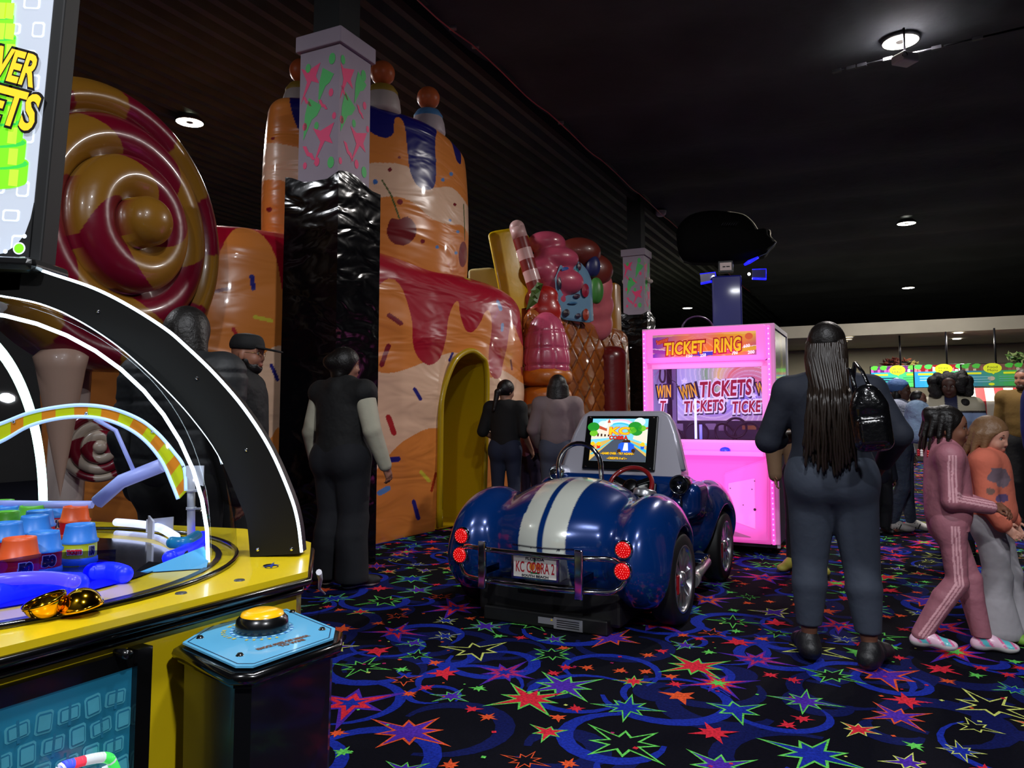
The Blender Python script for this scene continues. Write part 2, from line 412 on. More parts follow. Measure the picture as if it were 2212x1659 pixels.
blk = mat('black_paint', (16,18,20), .8, noise=.3); wht = mat('cream_wall', (176,170,150), .8, noise=.15, nscale=1.2); wht2 = mat('cream_soffit', (150,145,130), .8, noise=.15, nscale=1.2)
def wall(name, pts, m):
    return struct(MB().poly(pts).build(name, m))
wall('wall_back', [uv(-20,37,0),uv(26,37,0),uv(26,37,CEIL+.4),uv(-20,37,CEIL+.4)], blk)
wall('wall_left', [uv(-14.5,-4,0),uv(-14.5,37,0),uv(-14.5,37,CEIL+.4),uv(-14.5,-4,CEIL+.4)], blk)
wall('wall_right', [uv(23,-4,0),uv(23,37,0),uv(23,37,CEIL+.4),uv(23,-4,CEIL+.4)], blk)
wall('wall_front', [uv(-14.5,-4,0),uv(23,-4,0),uv(23,-4,CEIL+.4),uv(-14.5,-4,CEIL+.4)], blk)
SV = 21.6
struct(MB().box(uv(8,26,1.65), (15.0,.1,1.62), rotz(-ANG)).build('wall_cafe', wht))
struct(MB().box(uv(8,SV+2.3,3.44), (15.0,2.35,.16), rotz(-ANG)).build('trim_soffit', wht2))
# ceiling beam line with pink string of wire and small junction boxes along the edge of the deck
ub = G(1100,180,CEIL).dot(B)
mb = MB(); mb.box(uv(ub,17,CEIL-.06), (.05,21,.10), rotz(-ANG)); struct(mb.build('trim_beam', blk))
wire = MB()
wp = []
for i in range(60):
    v = 5+i*.36; wp.append(uv(ub+.3+.02*math.sin(i), v, CEIL-.22-.05*abs(math.sin(i*.52))))
wire.tube(wp, .008, 5)
tag(wire.build('wire', mat('pink_wire',(190,70,80),.5)), 'thin pink wire strung along the edge of the ribbed ceiling', 'wire')
for px_, py_ in ((978,60),(1027,100),(1212,265)):
    p = G(px_, py_, CEIL-.2)
    lb = ['small pale clamp on the pink ceiling wire, nearest the top of the photo','small pale clamp on the pink ceiling wire, second from the top','small pale clamp on the pink ceiling wire above the candy castle, lowest of the three'][[978,1027,1212].index(px_)]
    o = tag(MB().box((0,0,0), (.04,.03,.02), bev=.006).build('wire_clamp', mat('grey_metal',(150,145,150),.35,.6)), lb, 'clamp', 'clamps on the ceiling wire'); o.location = p
p = G(1427,461,CEIL-.12); mb = MB(); mb.lathe([(.0,-.07),(.07,-.06),(.11,-.02),(.12,.02),(.12,.05)], n=20); o = tag(mb.build('smoke_detector', mat('warm_white',(215,200,190),.5)), 'small round white dome on the dark ceiling beam above the far column', 'smoke detector'); o.location = p
# lamps
lab = ['bright round ceiling lamp at top right, nearest and largest','round ceiling lamp on the right, middle one of the right-hand row','round ceiling lamp on the right, lowest in the photo and farthest of the right-hand row',
       'small round ceiling lamp left of the far spattered column','small round ceiling lamp just above the pink game cabinet','round ceiling lamp above the giant lollipop at left']
rim = mat('lamp_rim',(60,60,60),.5); lit = mat('lamp_lit',(255,255,255),.5,emit=(255,246,226),es=16)
for i in range(len(LAMPS_AND_FILLS)):
    p = LAMPS_AND_FILLS[i]
    lb = lab[i] if i < 6 else None
    if i >= 6 : continue
    t = thing('ceiling_lamp', lb, 'ceiling lamp', (p.x,p.y,CEIL-.08), 0, 'round ceiling lamps')
    MB().lathe([(0.04,.07),(.12,.07),(.2,.0),(.205,-.03),(.19,-.035)], n=32).build('housing', rim, t)
    MB().lathe([(.052,-.03),(.187,-.033)], n=32).build('lens', lit, t)
    MB().lathe([(0,-.034),(.05,-.034)], n=20).build('sensor', mat('sensor_grey',(120,118,110),.5), t)
# track with fixture by the nearest lamp
mb = MB(); a = G(1800,155,CEIL-.25); b = G(2230,55,CEIL-.25); mb.tube([a,b], .012, 6)
for q in (.02,.1,.16,.3,.55,.75): 
    c = a.lerp(b, q); mb.box(c, (.05,.02,.018), rotz(math.atan2((b-a).y,(b-a).x)))
tag(mb.build('light_track', mat('dark_metal',(44,44,50),.35,.7)), 'thin dark cable track crossing the ceiling under the nearest lamp', 'track')
t = thing('projector', 'small grey projector hanging just below the nearest ceiling lamp', 'projector', G(1955,128,CEIL-.42))
MB().box((0,0,0), (.11,.09,.05), rotz(.3), bev=.015).build('body', mat('projector_grey',(170,165,170),.4), t)
MB().tube([(0,0,.05),(0,0,.36)], .012, 6).build('bracket', mat('dark_metal'), t)
MB().lathe([(0,.0),(.025,.0),(.028,-.03)], (-.06,-.09,0), (0,1,0), 14).build('lens', mat('lens_dark',(10,10,14),.1), t)
# ------------------------------------------------------------ columns
def paint_patches(mb, w2, z0, z1, faces, rnd, ox, mg, mp):
    """spray-paint style shapes lying on the sleeve faces"""
    for (o, x, n) in faces:
        W = w2*2; H = z1-z0; yv = Vector((0,0,1))
        def put(pl, m, k): mb.poly([o + x*(ox+p[0]) + yv*(z0+p[1]) + n*(.0015*k) for p in pl], m)
        spots = [(.22,.78,.12,'a',mp),(.7,.76,.11,'b',mg),(.8,.9,.05,'c',mg),(.3,.5,.13,'b',mg),(.68,.28,.12,'a',mp),(.62,.55,.05,'s',mp),(.2,.62,.05,'s',mp),(.3,.18,.07,'s',mp),(.78,.1,.05,'c',mg),
                 (.1,.4,.035,'c',mp),(.85,.66,.035,'c',mp),(.15,.9,.04,'c',mg),(.5,.42,.035,'c',mg),(.12,.1,.03,'c',mp),(.55,.12,.04,'c',mp),(.9,.45,.03,'c',mp)]
        for i, (fx, fz, r, kd, m) in enumerate(spots):
            fx = min(max(fx+rnd.uniform(-.07,.07),.06),.94)*W-w2; fz = fz*H+rnd.uniform(-.03,.03)
            if kd == 'c': pl = circ(fx, fz, r*.7, 12, r*1.0)
            elif kd == 'a': pl = [(fx-r,fz+r),(fx-r*.3,fz+r*.7),(fx+r*.9,fz+r*1.1),(fx+r*.5,fz+r*.2),(fx+r*.8,fz-r*.4),(fx+r*.1,fz-r*.1),(fx-r*.9,fz-r*1.7),(fx-r*.3,fz-r*.1)]
            elif kd == 'b': pl = [(fx-r*.2,fz+r*1.2),(fx+r*.9,fz+r*.5),(fx+r*.5,fz-r*.1),(fx+r*.1,fz-r*.3),(fx-r*.6,fz-r*1.6),(fx-r*.5,fz+r*.1)]
            else: 
                pl = [(fx-r,fz+r),(fx-r*.4,fz+r*.9),(fx,fz+r*.1),(fx+r*.5,fz-r*.1),(fx+r,fz-r),(fx+r*.5,fz-r*.9),(fx+r*.2,fz-r*.5),(fx-r*.3,fz-r*.3)]
            pl = [(min(max(p[0],-w2+.004),w2-.004), p[1]) for p in pl]; put(pl, m, 1+(i % 3)*.4)
slv = mat('column_sleeve_white', (156,140,156), .6, noise=.12, nscale=3); mgr = mat('spray_green',(72,190,96),.6); mpk = mat('spray_pink',(240,60,118),.6)
wrap = mat('black_plastic_wrap', (6,6,9), .15, bump=.5, bscale=3.0, bdist=.06, aniso=(1.0,1.0,2.2), spec=.4, bdetail=1.6, bdistort=.6)
def column(px_, Y, label, seed):
    base = P(px_, 895, Y); rnd = random.Random(seed)
    t = thing('column', label, 'column', (base.x, base.y, 0), -ANG)
    mb = MB(); w2 = .285; N = 14; zz = 60    # wrapped lower shaft with dented film
    vs = []
    per = []
    for s_ in range(4):
        for i in range(N):
            f = -1+2*i/N; per.append([(f*w2,-w2),(w2,f*w2),(-f*w2,w2),(-w2,-f*w2)][s_])
    for k in range(zz+1):
        z = 3.22*k/zz
        for (x, y) in per:
            c = rnd.uniform(-.0012,.0012); vs.append((x*(1+c), y*(1+c), z+ (.05*math.sin(x*9+y*7)-.03 if k == zz else 0)))
    n = len(per); fs = [(k*n+i, k*n+(i+1)%n, (k+1)*n+(i+1)%n, (k+1)*n+i) for k in range(zz) for i in range(n)]
    mb.add(vs, fs, 0, False); mb.build('plastic_wrap', wrap, t)
    mb = MB(); mb.box((0,0,3.80),(.212,.212,.62)); mb.box((0,0,4.41),(.245,.245,.07), bev=.01)
    fc = [(Vector((0,-.212,0)),Vector((1,0,0)),Vector((0,-1,0))),(Vector((-.212,0,0)),Vector((0,-1,0)),Vector((-1,0,0))),(Vector((.212,0,0)),Vector((0,1,0)),Vector((1,0,0)))]
    paint_patches(mb, .205, 3.24, 4.32, fc, rnd, 0, 1, 2); mb.build('painted_sleeve', [slv,mgr,mpk], t)
    MB().box((0,0,5.0),(.14,.14,.62)).build('steel_post', blk, t)
    return t
column(712, 6.42, 'square column near centre-left wrapped in crinkled black plastic with a pink and green spattered white sleeve', 3)
c2 = column(1379, 14.9, 'distant square column left of the pink game cabinet, black below a small spattered white sleeve', 5)
# small camera on the far column's sleeve
MB().ball((.27,0,3.85),(.06,.06,.045)).box((.23,0,3.9),(.03,.03,.03)).build('wall_lamp', mat('warm_white'), c2)
MB().ball((-.26,0,3.88),(.04,.05,.05)).build('wall_lamp', mat('warm_white'), c2)
# ------------------------------------------------------------ inflatable candy castle
def pip(poly, X, Y):
    ins = np.zeros(X.shape, bool); n = len(poly)
    for i in range(n):
        x0, y0 = poly[i]; x1, y1 = poly[(i+1) % n]
        if y0 == y1: continue
        c = ((y0 > Y) != (y1 > Y)) & (X < (x1-x0)*(Y-y0)/(y1-y0)+x0); ins ^= c
    return ins
def catmull(pts, m=12):
    out = []; n = len(pts)
    for i in range(n-1):
        p0 = np.array(pts[max(i-1,0)]); p1 = np.array(pts[i]); p2 = np.array(pts[i+1]); p3 = np.array(pts[min(i+2,n-1)])
        for k in range(m):
            t = k/m; out.append(.5*((2*p1)+(-p0+p2)*t+(2*p0-5*p1+4*p2-p3)*t*t+(-p0+3*p1-3*p2+p3)*t**3))
    out.append(np.array(pts[-1])); return out
def smooth_px(poly, m=4, closed=True):
    n = len(poly); out = []
    for i in range(n if closed else n-1):
        g = lambda j: np.array(poly[j % n] if closed else poly[min(max(j,0),n-1)], float)
        p0,p1,p2,p3 = g(i-1),g(i),g(i+1),g(i+2)
        for k in range(m):
            t = k/m; out.append(tuple(.5*((2*p1)+(-p0+p2)*t+(2*p0-5*p1+4*p2-p3)*t*t+(-p0+3*p1-3*p2+p3)*t**3)))
    if not closed: out.append(tuple(poly[-1]))
    return out
class Wall:
    """inflated wall swept along a ground path; paint given as photo outlines is laid on its real surface"""
    def __init__(s, path, z0, z1, r, depth, ds=.014, bulge=.06):
        P_ = np.array(catmull(path, 24)); seg = np.linalg.norm(np.diff(P_, axis=0), axis=1); cum = np.concatenate([[0], np.cumsum(seg)])
        n = int(cum[-1]/ds); s.s = np.linspace(0, cum[-1], n); s.p = np.stack([np.interp(s.s, cum, P_[:,0]), np.interp(s.s, cum, P_[:,1])], 1)
        t = np.gradient(s.p, axis=0); t /= np.linalg.norm(t, axis=1)[:,None]; s.nrm = np.stack([t[:,1], -t[:,0]], 1)
        s.z0, s.z1 = z0, z1; s.depth = depth
        prof = [(0, z) for z in np.arange(z0, z1-r, ds)] + [(r-r*math.cos(a), z1-r+r*math.sin(a)) for a in np.linspace(0, PI/2, 26)] + [(depth, z1), (depth, z0)]
        s.prof = np.array(prof); s.bulge = bulge
    def sz(s, px, py):
        d = ray(px, py); q = d.x/d.y; R = s.p[:,0]/s.p[:,1]; i0, i1 = int(np.argmin(R)), int(np.argmax(R))
        if i0 > i1: i0, i1 = i1, i0
        if q <= R[i0]: k = i0; ss = s.s[k]+(q-R[i0])*5; Y = s.p[k,1]
        elif q >= R[i1]: k = i1; ss = s.s[k]+(q-R[i1])*5; Y = s.p[k,1]
        else:
            k = i0+int(np.nonzero((R[i0:i1] <= q) & (R[i0+1:i1+1] > q))[0][0]); t = (q-R[k])/(R[k+1]-R[k])
            ss = s.s[k]+t*(s.s[k+1]-s.s[k]); Y = s.p[k,1]*(1-t)+s.p[k+1,1]*t
        return ss, CAMZ + d.z/d.y*Y
    def build(s, name, m, base, shapes, parent, hole=None, basef=None, extra=None):
        ns, npf = len(s.s), len(s.prof); SS = np.repeat(s.s[:,None], npf, 1); ZZ = np.repeat(s.prof[None,:,1], ns, 0)
        Q = s.prof[:,0][None,:] - s.bulge*np.sin(PI*np.clip((ZZ-s.z0)/(s.z1-s.z0), 0, 1))**.6
        if extra is not None: Q = Q - extra(SS, ZZ)
        X = s.p[:,0][:,None]-s.nrm[:,0][:,None]*Q; Y = s.p[:,1][:,None]-s.nrm[:,1][:,None]*Q
        col = np.zeros((ns, npf, 3)); col[:] = lin(base)
        if basef is not None: basef(SS, ZZ, col)
        ZA = ZZ + np.maximum(s.prof[:,0][None,:]-(.0), 0)*0
        for poly, rgb in shapes:
            pl = [s.sz(*q) for q in poly]; x0 = min(p[0] for p in pl); x1 = max(p[0] for p in pl)
            i0, i1 = np.searchsorted(s.s, [x0-.02, x1+.02])
            if i1 <= i0: continue
            mk = pip(pl, SS[i0:i1], ZA[i0:i1]); col[i0:i1][mk] = lin(rgb)
        v = np.stack([X, Y, ZZ], 2).reshape(-1, 3)
        i = np.arange(ns-1)[:,None]*npf+np.arange(npf-1)[None,:]; q = np.stack([i, i+npf, i+npf+1, i+1], 2).reshape(-1,4)
        if hole is not None:
            hp = [s.sz(*a) for a in hole]; cs = SS.reshape(-1)[q].mean(1); cz = ZZ.reshape(-1)[q].mean(1)
            front = (np.repeat(s.prof[None,:,0], ns, 0).reshape(-1)[q].max(1) < .05)
            q = q[~(pip(hp, cs, cz) & front)]
            s.hp = hp
        o = mesh_obj(name, v, q, m, parent, cols=col.reshape(-1,3), smooth=True); return o
    def at(s, ss, z, q=0.0):
        x = np.interp(ss, s.s, s.p[:,0]); y = np.interp(ss, s.s, s.p[:,1]); nx = np.interp(ss, s.s, s.nrm[:,0]); ny = np.interp(ss, s.s, s.nrm[:,1])
        return Vector((x-nx*q, y-ny*q, z))
def sprinkle(a, b, w, rgb, ang=8):
    a = np.array(a, float); b = np.array(b, float); d = (b-a)/max(np.linalg.norm(b-a), 1e-6); n = np.array([-d[1], d[0]]); o = []
    for k in range(ang): t = PI*k/(ang-1); o.append(tuple(b+w*(n*math.cos(t)+d*math.sin(t))))
    for k in range(ang): t = PI*k/(ang-1); o.append(tuple(a+w*(-n*math.cos(t)-d*math.sin(t))))
    return (o, rgb)
OR = (214,128,58); CR = (226,186,156); RD = (164,12,40); NV = (22,20,104); MR = (122,16,34); SB = (38,34,120); LB = (86,130,190); YE = (206,190,60)
vinyl = mat('castle_vinyl', (200,120,60), .3, attr=True, bump=.55, bscale=1.5, bdist=.06, aniso=(.8,.8,2.8), coat=.25, spec=.45, bdetail=2, bdistort=.8)
vin2 = mat('castle_vinyl_smooth', (200,120,60), .32, attr=True, bump=.35, bscale=2.5, bdist=.03, coat=.25, spec=.45)
castle = thing('bouncy_castle', 'huge inflatable cake castle with dripping red and navy icing and an arched yellow doorway', 'bouncy castle', (-1.4,7.4,0))
castle.location = (0,0,0)
W1 = Wall([(-4.3,7.4),(-4.0,6.6),(-3.3,6.3),(-2.48,6.4),(-1.99,6.72),(-1.38,7.32),(-.84,8.2),(-.27,9.2),(.0,9.85),(.08,10.4),(-.1,11.0),(-.6,11.3)], 0, 2.92, .34, .55, ds=.009)
def c5(*a): return [(x/2.2117+560, y/2.2117+500) for x, y in a]
icing_r = [(798,300),(798,640)]+smooth_px([(806,628),(824,608),(843,604),(861,620),(872,652),(879,694),(880,738),(892,772),(917,789),(944,774),(956,735),(961,694),(974,660),(985,652),(988,681),(998,712),(1012,718),(1028,699),(1039,676),(1050,672),(1054,694),(1052,726),(1045,771),(1045,803),(1058,819),(1075,810),(1085,771),(1092,726),(1099,701),(1106,706),(1113,735),(1121,749),(1129,720),(1134,700)], 4, False)+[(1200,700),(1200,300)]
icing_l = [(300,300)]+[(300,560)]+smooth_px([(420,600),(440,640),(462,600),(475,548),(502,494),(540,480),(570,498),(588,540),(602,600),(612,700)], 4, False)+[(700,700),(800,700),(800,300)]
cream_r = smooth_px([(790,801),(831,806),(867,798),(944,769),(990,765),(1041,816),(1070,800),(1093,806),(1120,832),(1145,860)], 4, False)+smooth_px([(1145,1000),(1090,955),(1039,965),(935,925),(876,945),(840,972),(800,1020)], 4, False)
cream_l = smooth_px([(420,760),(500,800),(560,770),(606,748),(700,800)], 4, False)+smooth_px([(700,1000),(606,925),(578,948),(520,1000),(420,1020)], 4, False)
sp = [(c5((605,402),(655,440)),5,MR),(c5((606,548),(567,638)),5,MR),(c5((600,888),(623,962)),6,(170,30,36)),(c5((712,755),(740,800)),4,SB),(c5((1076,832),(1081,880)),3,(150,24,36)),(c5((914,582),(897,618)),2.5,SB),
      (c5((732,1290),(758,1370)),4.5,SB),(c5((610,1090),(643,1086)),6,SB),(c5((556,1248),(596,1226)),6,LB),(c5((760,1148),(800,1192)),3.5,YE),(c5((827,1155),(812,1238)),2.5,(150,40,20)),(c5((1132,338),(1144,372)),4,LB),
      (c5((1150,445),(1146,472)),3.5,LB),(c5((1036,219),(1054,222)),3,YE),(c5((1187,615),(1194,660)),1.5,MR),(c5((1230,650),(1234,685)),1.5,MR),(c5((1245,600),(1246,625)),1.2,SB),(c5((1243,375),(1246,392)),3,LB),
      ([(542,598),(545,624)],5,SB),([(462,632),(495,625)],4,MR),([(548,686),(582,694)],4,YE),([(503,712),(511,726)],4,(170,30,36)),([(582,790),(593,820)],4,SB)]
hole = [(938,1160),(938,1100),(940,907),(944,853),(958,807),(976,774),(1005,758),(1028,771),(1039,790),(1041,862),(1035,1061),(1034,1160)]
hole = [hole[0],hole[1]]+smooth_px(hole[1:11], 5, False)+[hole[11]]
def puff(SS, ZZ):
    return .018*np.sin(SS*5.1)*np.sin(ZZ*2+1)+.012*np.sin(ZZ*9+np.sin(SS*3)*1.5)*np.exp(-((ZZ-1.7)/.7)**2)
W1.build('cake_tier', vinyl, OR, [(cream_r,CR),(cream_l,CR),(icing_l,RD),(icing_r,RD)]+[sprinkle(a[0],a[1],w_,c_) for a,w_,c_ in sp], castle, hole, extra=puff)
# yellow tunnel behind the doorway
YEL = (178,146,6)
yel = mat('yellow_vinyl', YEL, .35, coat=.2, bump=.3, bscale=3, bdist=.03, spec=.4)
hp = W1.hp; hp = [p for p in hp if p[1] > -1]; n = len(hp); vs = []; K = 9
for k in range(K+1):
    for (ss, z) in hp:
        q = -.055 + k*.95/K; vs.append(W1.at(ss, max(z,0.02), q))
mb = MB(); mb.add(vs, [(k*n+i, k*n+i+1, (k+1)*n+i+1, (k+1)*n+i) for k in range(K) for i in range(n-1)], 0, True)
mb.poly([vs[K*n+i] for i in range(n)], 0)
mb.poly([W1.at(hp[0][0], .02, -.05), W1.at(hp[-1][0], .02, -.05), W1.at(hp[-1][0], .02, .9), W1.at(hp[0][0], .02, .9)], 0)
lip = [W1.at(ss, max(z,.05), -.07) for ss, z in hp]; mb.tube(lip, .035, 8)
mb.build('doorway', yel, castle)
# tower
W2 = Wall([(-2.3,8.9),(-2.60,8.25),(-2.46,7.62),(-2.0,7.60),(-1.52,7.74),(-1.02,8.16),(-.77,8.62),(-.62,9.3),(-.75,9.9),(-1.4,10.2)], 2.5, 4.52, .12, .32, ds=.010, bulge=.07)
def c4(*a): return [(x/2.7654+560, y/2.7654) for x, y in a]
nav = [(500,0),(500,260)]+smooth_px(c4((20,700),(60,660),(105,580),(140,545),(175,570),(195,660),(230,770),(300,850),(420,860),(520,760),(600,735),(660,800),(740,832),(790,800),(797,730),(812,706),(840,712),(860,770),(868,900),(880,1030),(920,1115),(980,1142),(1020,1110),(1032,1000),(1035,850),(1060,775),(1090,762),(1130,800),(1145,880),(1160,960),(1185,980),(1196,900),(1205,850)), 4, False)+[(1100,300),(1100,0)]
crm = smooth_px(c4((-60,860),(100,865),(260,900),(450,960),(620,985),(700,982),(860,1000),(980,1120),(1110,1120),(1180,1180),(1230,1260),(1260,1300)), 4, False)+smooth_px(c4((1260,1480),(1235,1440),(1180,1350),(1100,1345),(1000,1310),(900,1220),(800,1185),(690,1190),(400,1230),(150,1090),(-60,1110)), 4, False)
sh = [(crm,CR),(nav,NV)]
for x, y, r, c_ in ((763,1023,12,MR),(820,1215,17,MR),(1136,1225,10,MR),(953,1447,13,MR),(820,950,9,MR),(677,1097,15,(60,110,180)),(1120,1043,12,LB),(1068,1078,11,LB),(1106,1320,9,LB),(1153,1387,10,LB),(1035,1480,10,LB),(1146,1512,10,LB),(90,1262,14,MR),(105,838,9,MR)):
    cx, cy = c4((x,y))[0]; sh.append((circ(cx,cy,r/2.765,14), c_))
ch = c4((830,1388))[0]; sh.append((smooth_px([(ch[0]-30,ch[1]-6),(ch[0]-22,ch[1]-27),(ch[0]-4,ch[1]-26),(ch[0]+12,ch[1]-31),(ch[0]+28,ch[1]-16),(ch[0]+30,ch[1]+8),(ch[0]+12,ch[1]+28),(ch[0]-12,ch[1]+28),(ch[0]-28,ch[1]+12)],4), (112,18,26)))
sh.append(sprinkle((819,393),(838,425),1.6,(60,84,30))); sh.append(sprinkle((838,425),(855,474),1.8,(60,84,30)))
sh.append((circ(989,550,9,16,28), (112,18,26))); sh.append(sprinkle((990,442),(992,520),.9,(60,84,30)))
W2.build('cake_tower', vinyl, OR, sh, castle)
# cupcakes with orange balls on the tower rim
BL = mat('ball_vinyl', (196,96,52), .4, spec=.3)
for (px_, py_, Y, c1, c2_) in ((826,190,8.0,(176,160,156),(150,120,40)),(925,243,8.65,(176,160,166),(70,120,170)),(652,178,7.95,(176,160,156),(150,120,40))):
    p = P(px_, py_, Y); p.z = 4.47
    top = P(px_, py_, Y).z
    cb = MB(); cb.lathe([(.01,0),(.19,0),(.205,.05),(.19,.16),(.17,.22)], p, n=24, m=0); cb.lathe([(.17,.22),(.17,.25),(.13,.31),(.06,.34),(0,.345)], p, n=24, m=1)
    q = cb.build('cupcake', [mat('cup_%d%d' % (c1[0],c1[2]), c1, .5), mat('cup_%d' % c2_[0], c2_, .5)], castle); q.name = 'cupcake'
    MB().ball(p+Vector((0,0,.47)), .135).build('orange_ball', BL, q)
# giant lollipop
lc = P(240, 492, 5.25); n_ = Vector((.94,-.34,.05)).normalized()
NR, NP = 150, 320; R0 = 1.02
def lprof(r):
    x = r/R0
    for a, b, h, base in ((0,.17,.15,.33),(.17,.47,.12,.20),(.47,.76,.12,.09),(.76,1.0,.13,0)):
        if a <= x <= b:
            if a == 0: return base+h*math.sqrt(max(0, 1-(x/b)**2))
            t = (x-a)/(b-a); return base+h*math.sin(PI*t)**.55
    return 0
def lollipop(loc, R0s, name, c_a, c_b, parent, ph=0.0, NRr=NR, NPp=NP):
    xx = Vector((0,0,1)).cross(n_).normalized(); yy = n_.cross(xx); v = []; col = []; ca, cb_ = lin(c_a), lin(c_b)
    for i in range(NRr+1):
        r = R0*i/NRr; h = lprof(r); x = r/R0
        for j in range(NPp):
            a = 2*PI*j/NPp; v.append(loc + (xx*(r*math.cos(a)) + yy*(r*math.sin(a)) + n_*h)*R0s)
            if x < .17: c = cb_
            else:
                k, tw, o = ((2.0, -3.4, .9) if x < .47 else (3.0, -2.1, .1) if x < .76 else (6.0,-.8,.5))
                c = ca if math.sin(k*a + tw*x*2.4 + o*3 + ph) > 0 else cb_
            col.append(c)
    f = [(i*NPp+j, i*NPp+(j+1)%NPp, (i+1)*NPp+(j+1)%NPp, (i+1)*NPp+j) for i in range(NRr) for j in range(NPp)]
    nb = len(v)
    for j in range(NPp):
        a = 2*PI*j/NPp; v.append(loc + (xx*(R0*.98*math.cos(a)) + yy*(R0*.98*math.sin(a)) - n_*.22)*R0s); col.append(col[NRr*NPp+j])
    f += [(NRr*NPp+j, NRr*NPp+(j+1)%NPp, nb+(j+1)%NPp, nb+j) for j in range(NPp)]; f.append(tuple(nb+j for j in range(NPp)))
    return mesh_obj(name, v, f, vin2, parent, cols=np.array(col), smooth=True)
lollipop(lc, 1.0, 'lollipop', (118,7,36), (148,102,30), castle, .4)
MB().tube([lc-n_*.3+Vector((0,0,-.9)), lc-n_*.35+Vector((0,0,-2.8))], .12, 12).build('lollipop_stick', mat('vinyl_white',(190,170,160),.4), castle)
nb_ = n_; n_ = Vector((.5,-.85,0)).normalized(); lollipop(P(215,965,5.3), .24, 'small_lollipop', (120,14,34), (190,170,150), castle, .9, 60, 120)
cn = P(130,1075,4.9); MB().lathe([(.0,0),(.07,.4),(.14,.82),(.16,.9),(.08,.98),(0,1.0)], cn, (-.04,0,1), 28).build('cone', mat('cone_cream',(186,150,130),.4,coat=.2,bump=.3,bscale=3,bdist=.02), castle)
# ------------------------------------------------------------ second inflatable, further right
house = thing('inflatable_slide', 'inflatable candy house beside the cake castle with waffle wall and pink ice cream', 'bouncy castle')
W3 = Wall([(-.4,12.6),(.1,11.6),(.28,10.75),(.9,11.7),(1.5,12.7),(1.93,13.4),(2.1,13.9),(1.9,14.6)], 0, 2.78, .18, .3, ds=.02, bulge=.05)
WB = (146,78,26)
def waffle(SS, ZZ): return -.02*((np.mod(SS*1.0+ZZ, .42) < .05) | (np.mod(SS*1.0-ZZ, .42) < .05))
def wbase(SS, ZZ, col):
    g = (np.mod(SS*.9+ZZ, .42) < .05) | (np.mod(SS*.9-ZZ, .42) < .05); col[g] = lin((104,50,16)); col[ZZ > 2.62] = lin((150,84,36))
W3.build('waffle_wall', vinyl, WB, [], house, basef=wbase, extra=waffle)
def leaning(name, m, quad_px, Y0, Y1, d, parent, rb=.08):
    """inflated slab: four photo corners give a real quad in depth, thickness d back along the building axis"""
    pts = [P(x, y, Y0+(Y1-Y0)*((x-min(q[0] for q in quad_px))/max(1,(max(q[0] for q in quad_px)-min(q[0] for q in quad_px))))) for x, y in quad_px]
    bm = bmesh.new(); a = [bm.verts.new(p) for p in pts]; b = [bm.verts.new(p+A*d) for p in pts]; n = len(pts)
    bm.faces.new(a); bm.faces.new(b[::-1])
    for i in range(n): bm.faces.new((a[i], b[i], b[(i+1)%n], a[(i+1)%n]))
    bmesh.ops.recalc_face_normals(bm, faces=bm.faces)
    bmesh.ops.bevel(bm, geom=bm.edges[:], offset=rb, segments=4, affect='EDGES', profile=.5)
    me = bpy.data.meshes.new(name); bm.to_mesh(me); bm.free(); me.materials.append(m)
    for p in me.polygons: p.use_smooth = True
    return link(bpy.data.objects.new(name, me), parent)
yel2 = mat('yellow_pillar', (196,160,10), .35, coat=.2, bump=.3, bscale=2, bdist=.04)
leaning('yellow_pillar', yel2, [(1048,498),(1117,487),(1150,720),(1092,720)], 11.2, 11.5, .45, house)
leaning('yellow_pillar', mat('ochre_vinyl',(170,112,20),.35,coat=.2), [(1304,612),(1330,608),(1334,760),(1306,760)], 13.3, 13.5, .3, house, .05)
leaning('cream_roof', mat('cream_vinyl',(176,160,110),.5), [(1010,580),(1060,576),(1092,598),(1100,640),(1010,640)], 11.8, 12.0, .5, house, .05)
# striped straw
a = P(1117,492,11.0); b = P(1166,655,11.0); mb = MB(); N = 7
for i in range(N):
    mb.tube([a.lerp(b,i/N), a.lerp(b,(i+1)/N)], .115, 14, m=(0 if i % 2 == 0 else 1), caps=(i in (0,N-1)))
mb.ball(a, .115, m=0); mb.build('striped_straw', [mat('straw_white',(200,160,158),.4,coat=.2), mat('straw_red',(120,28,26),.4,coat=.2)], house)
def blob(name, prims, m, parent, h=.03, colf=None, k=.06, ctr=None):
    """prims: (px, py, Y, rx, rz, ry)"""
    cs = [(P(p[0], p[1], p[2]), p[3], p[4], p[5]) for p in prims]
    lo = np.min([np.array(c)-max(a_) for c, *a_ in cs], 0)-.1; hi = np.max([np.array(c)+max(a_) for c, *a_ in cs], 0)+.1
    s = SDF(lo, hi, h)
    for c, rx, rz, ry in cs: s.ell(c, (rx, ry, rz), k)
    return s.build(name, m, parent)
pinkv = mat('pink_vinyl', (178,70,96), .35, coat=.3, bump=.4, bscale=3, bdist=.03); pink2 = mat('pink_vinyl_pale', (190,96,104), .35, coat=.3, bump=.4, bscale=3, bdist=.03)
blob('ice_cream_swirl', [(1180,525,11.6,.30,.18,.25),(1200,560,11.6,.36,.2,.3),(1165,585,11.5,.28,.2,.25),(1205,610,11.6,.4,.24,.3),(1178,650,11.6,.35,.24,.3)], pinkv, house)
blob('ice_cream_scoop', [(1250,545,12.2,.36,.24,.25),(1275,585,12.4,.38,.3,.25)], mat('brown_vinyl',(106,38,28),.4,coat=.3), house)
blob('ice_cream_scoop', [(1285,620,12.5,.3,.35,.2),(1290,660,12.6,.28,.3,.2),(1288,700,12.7,.28,.3,.2)], pink2, house)
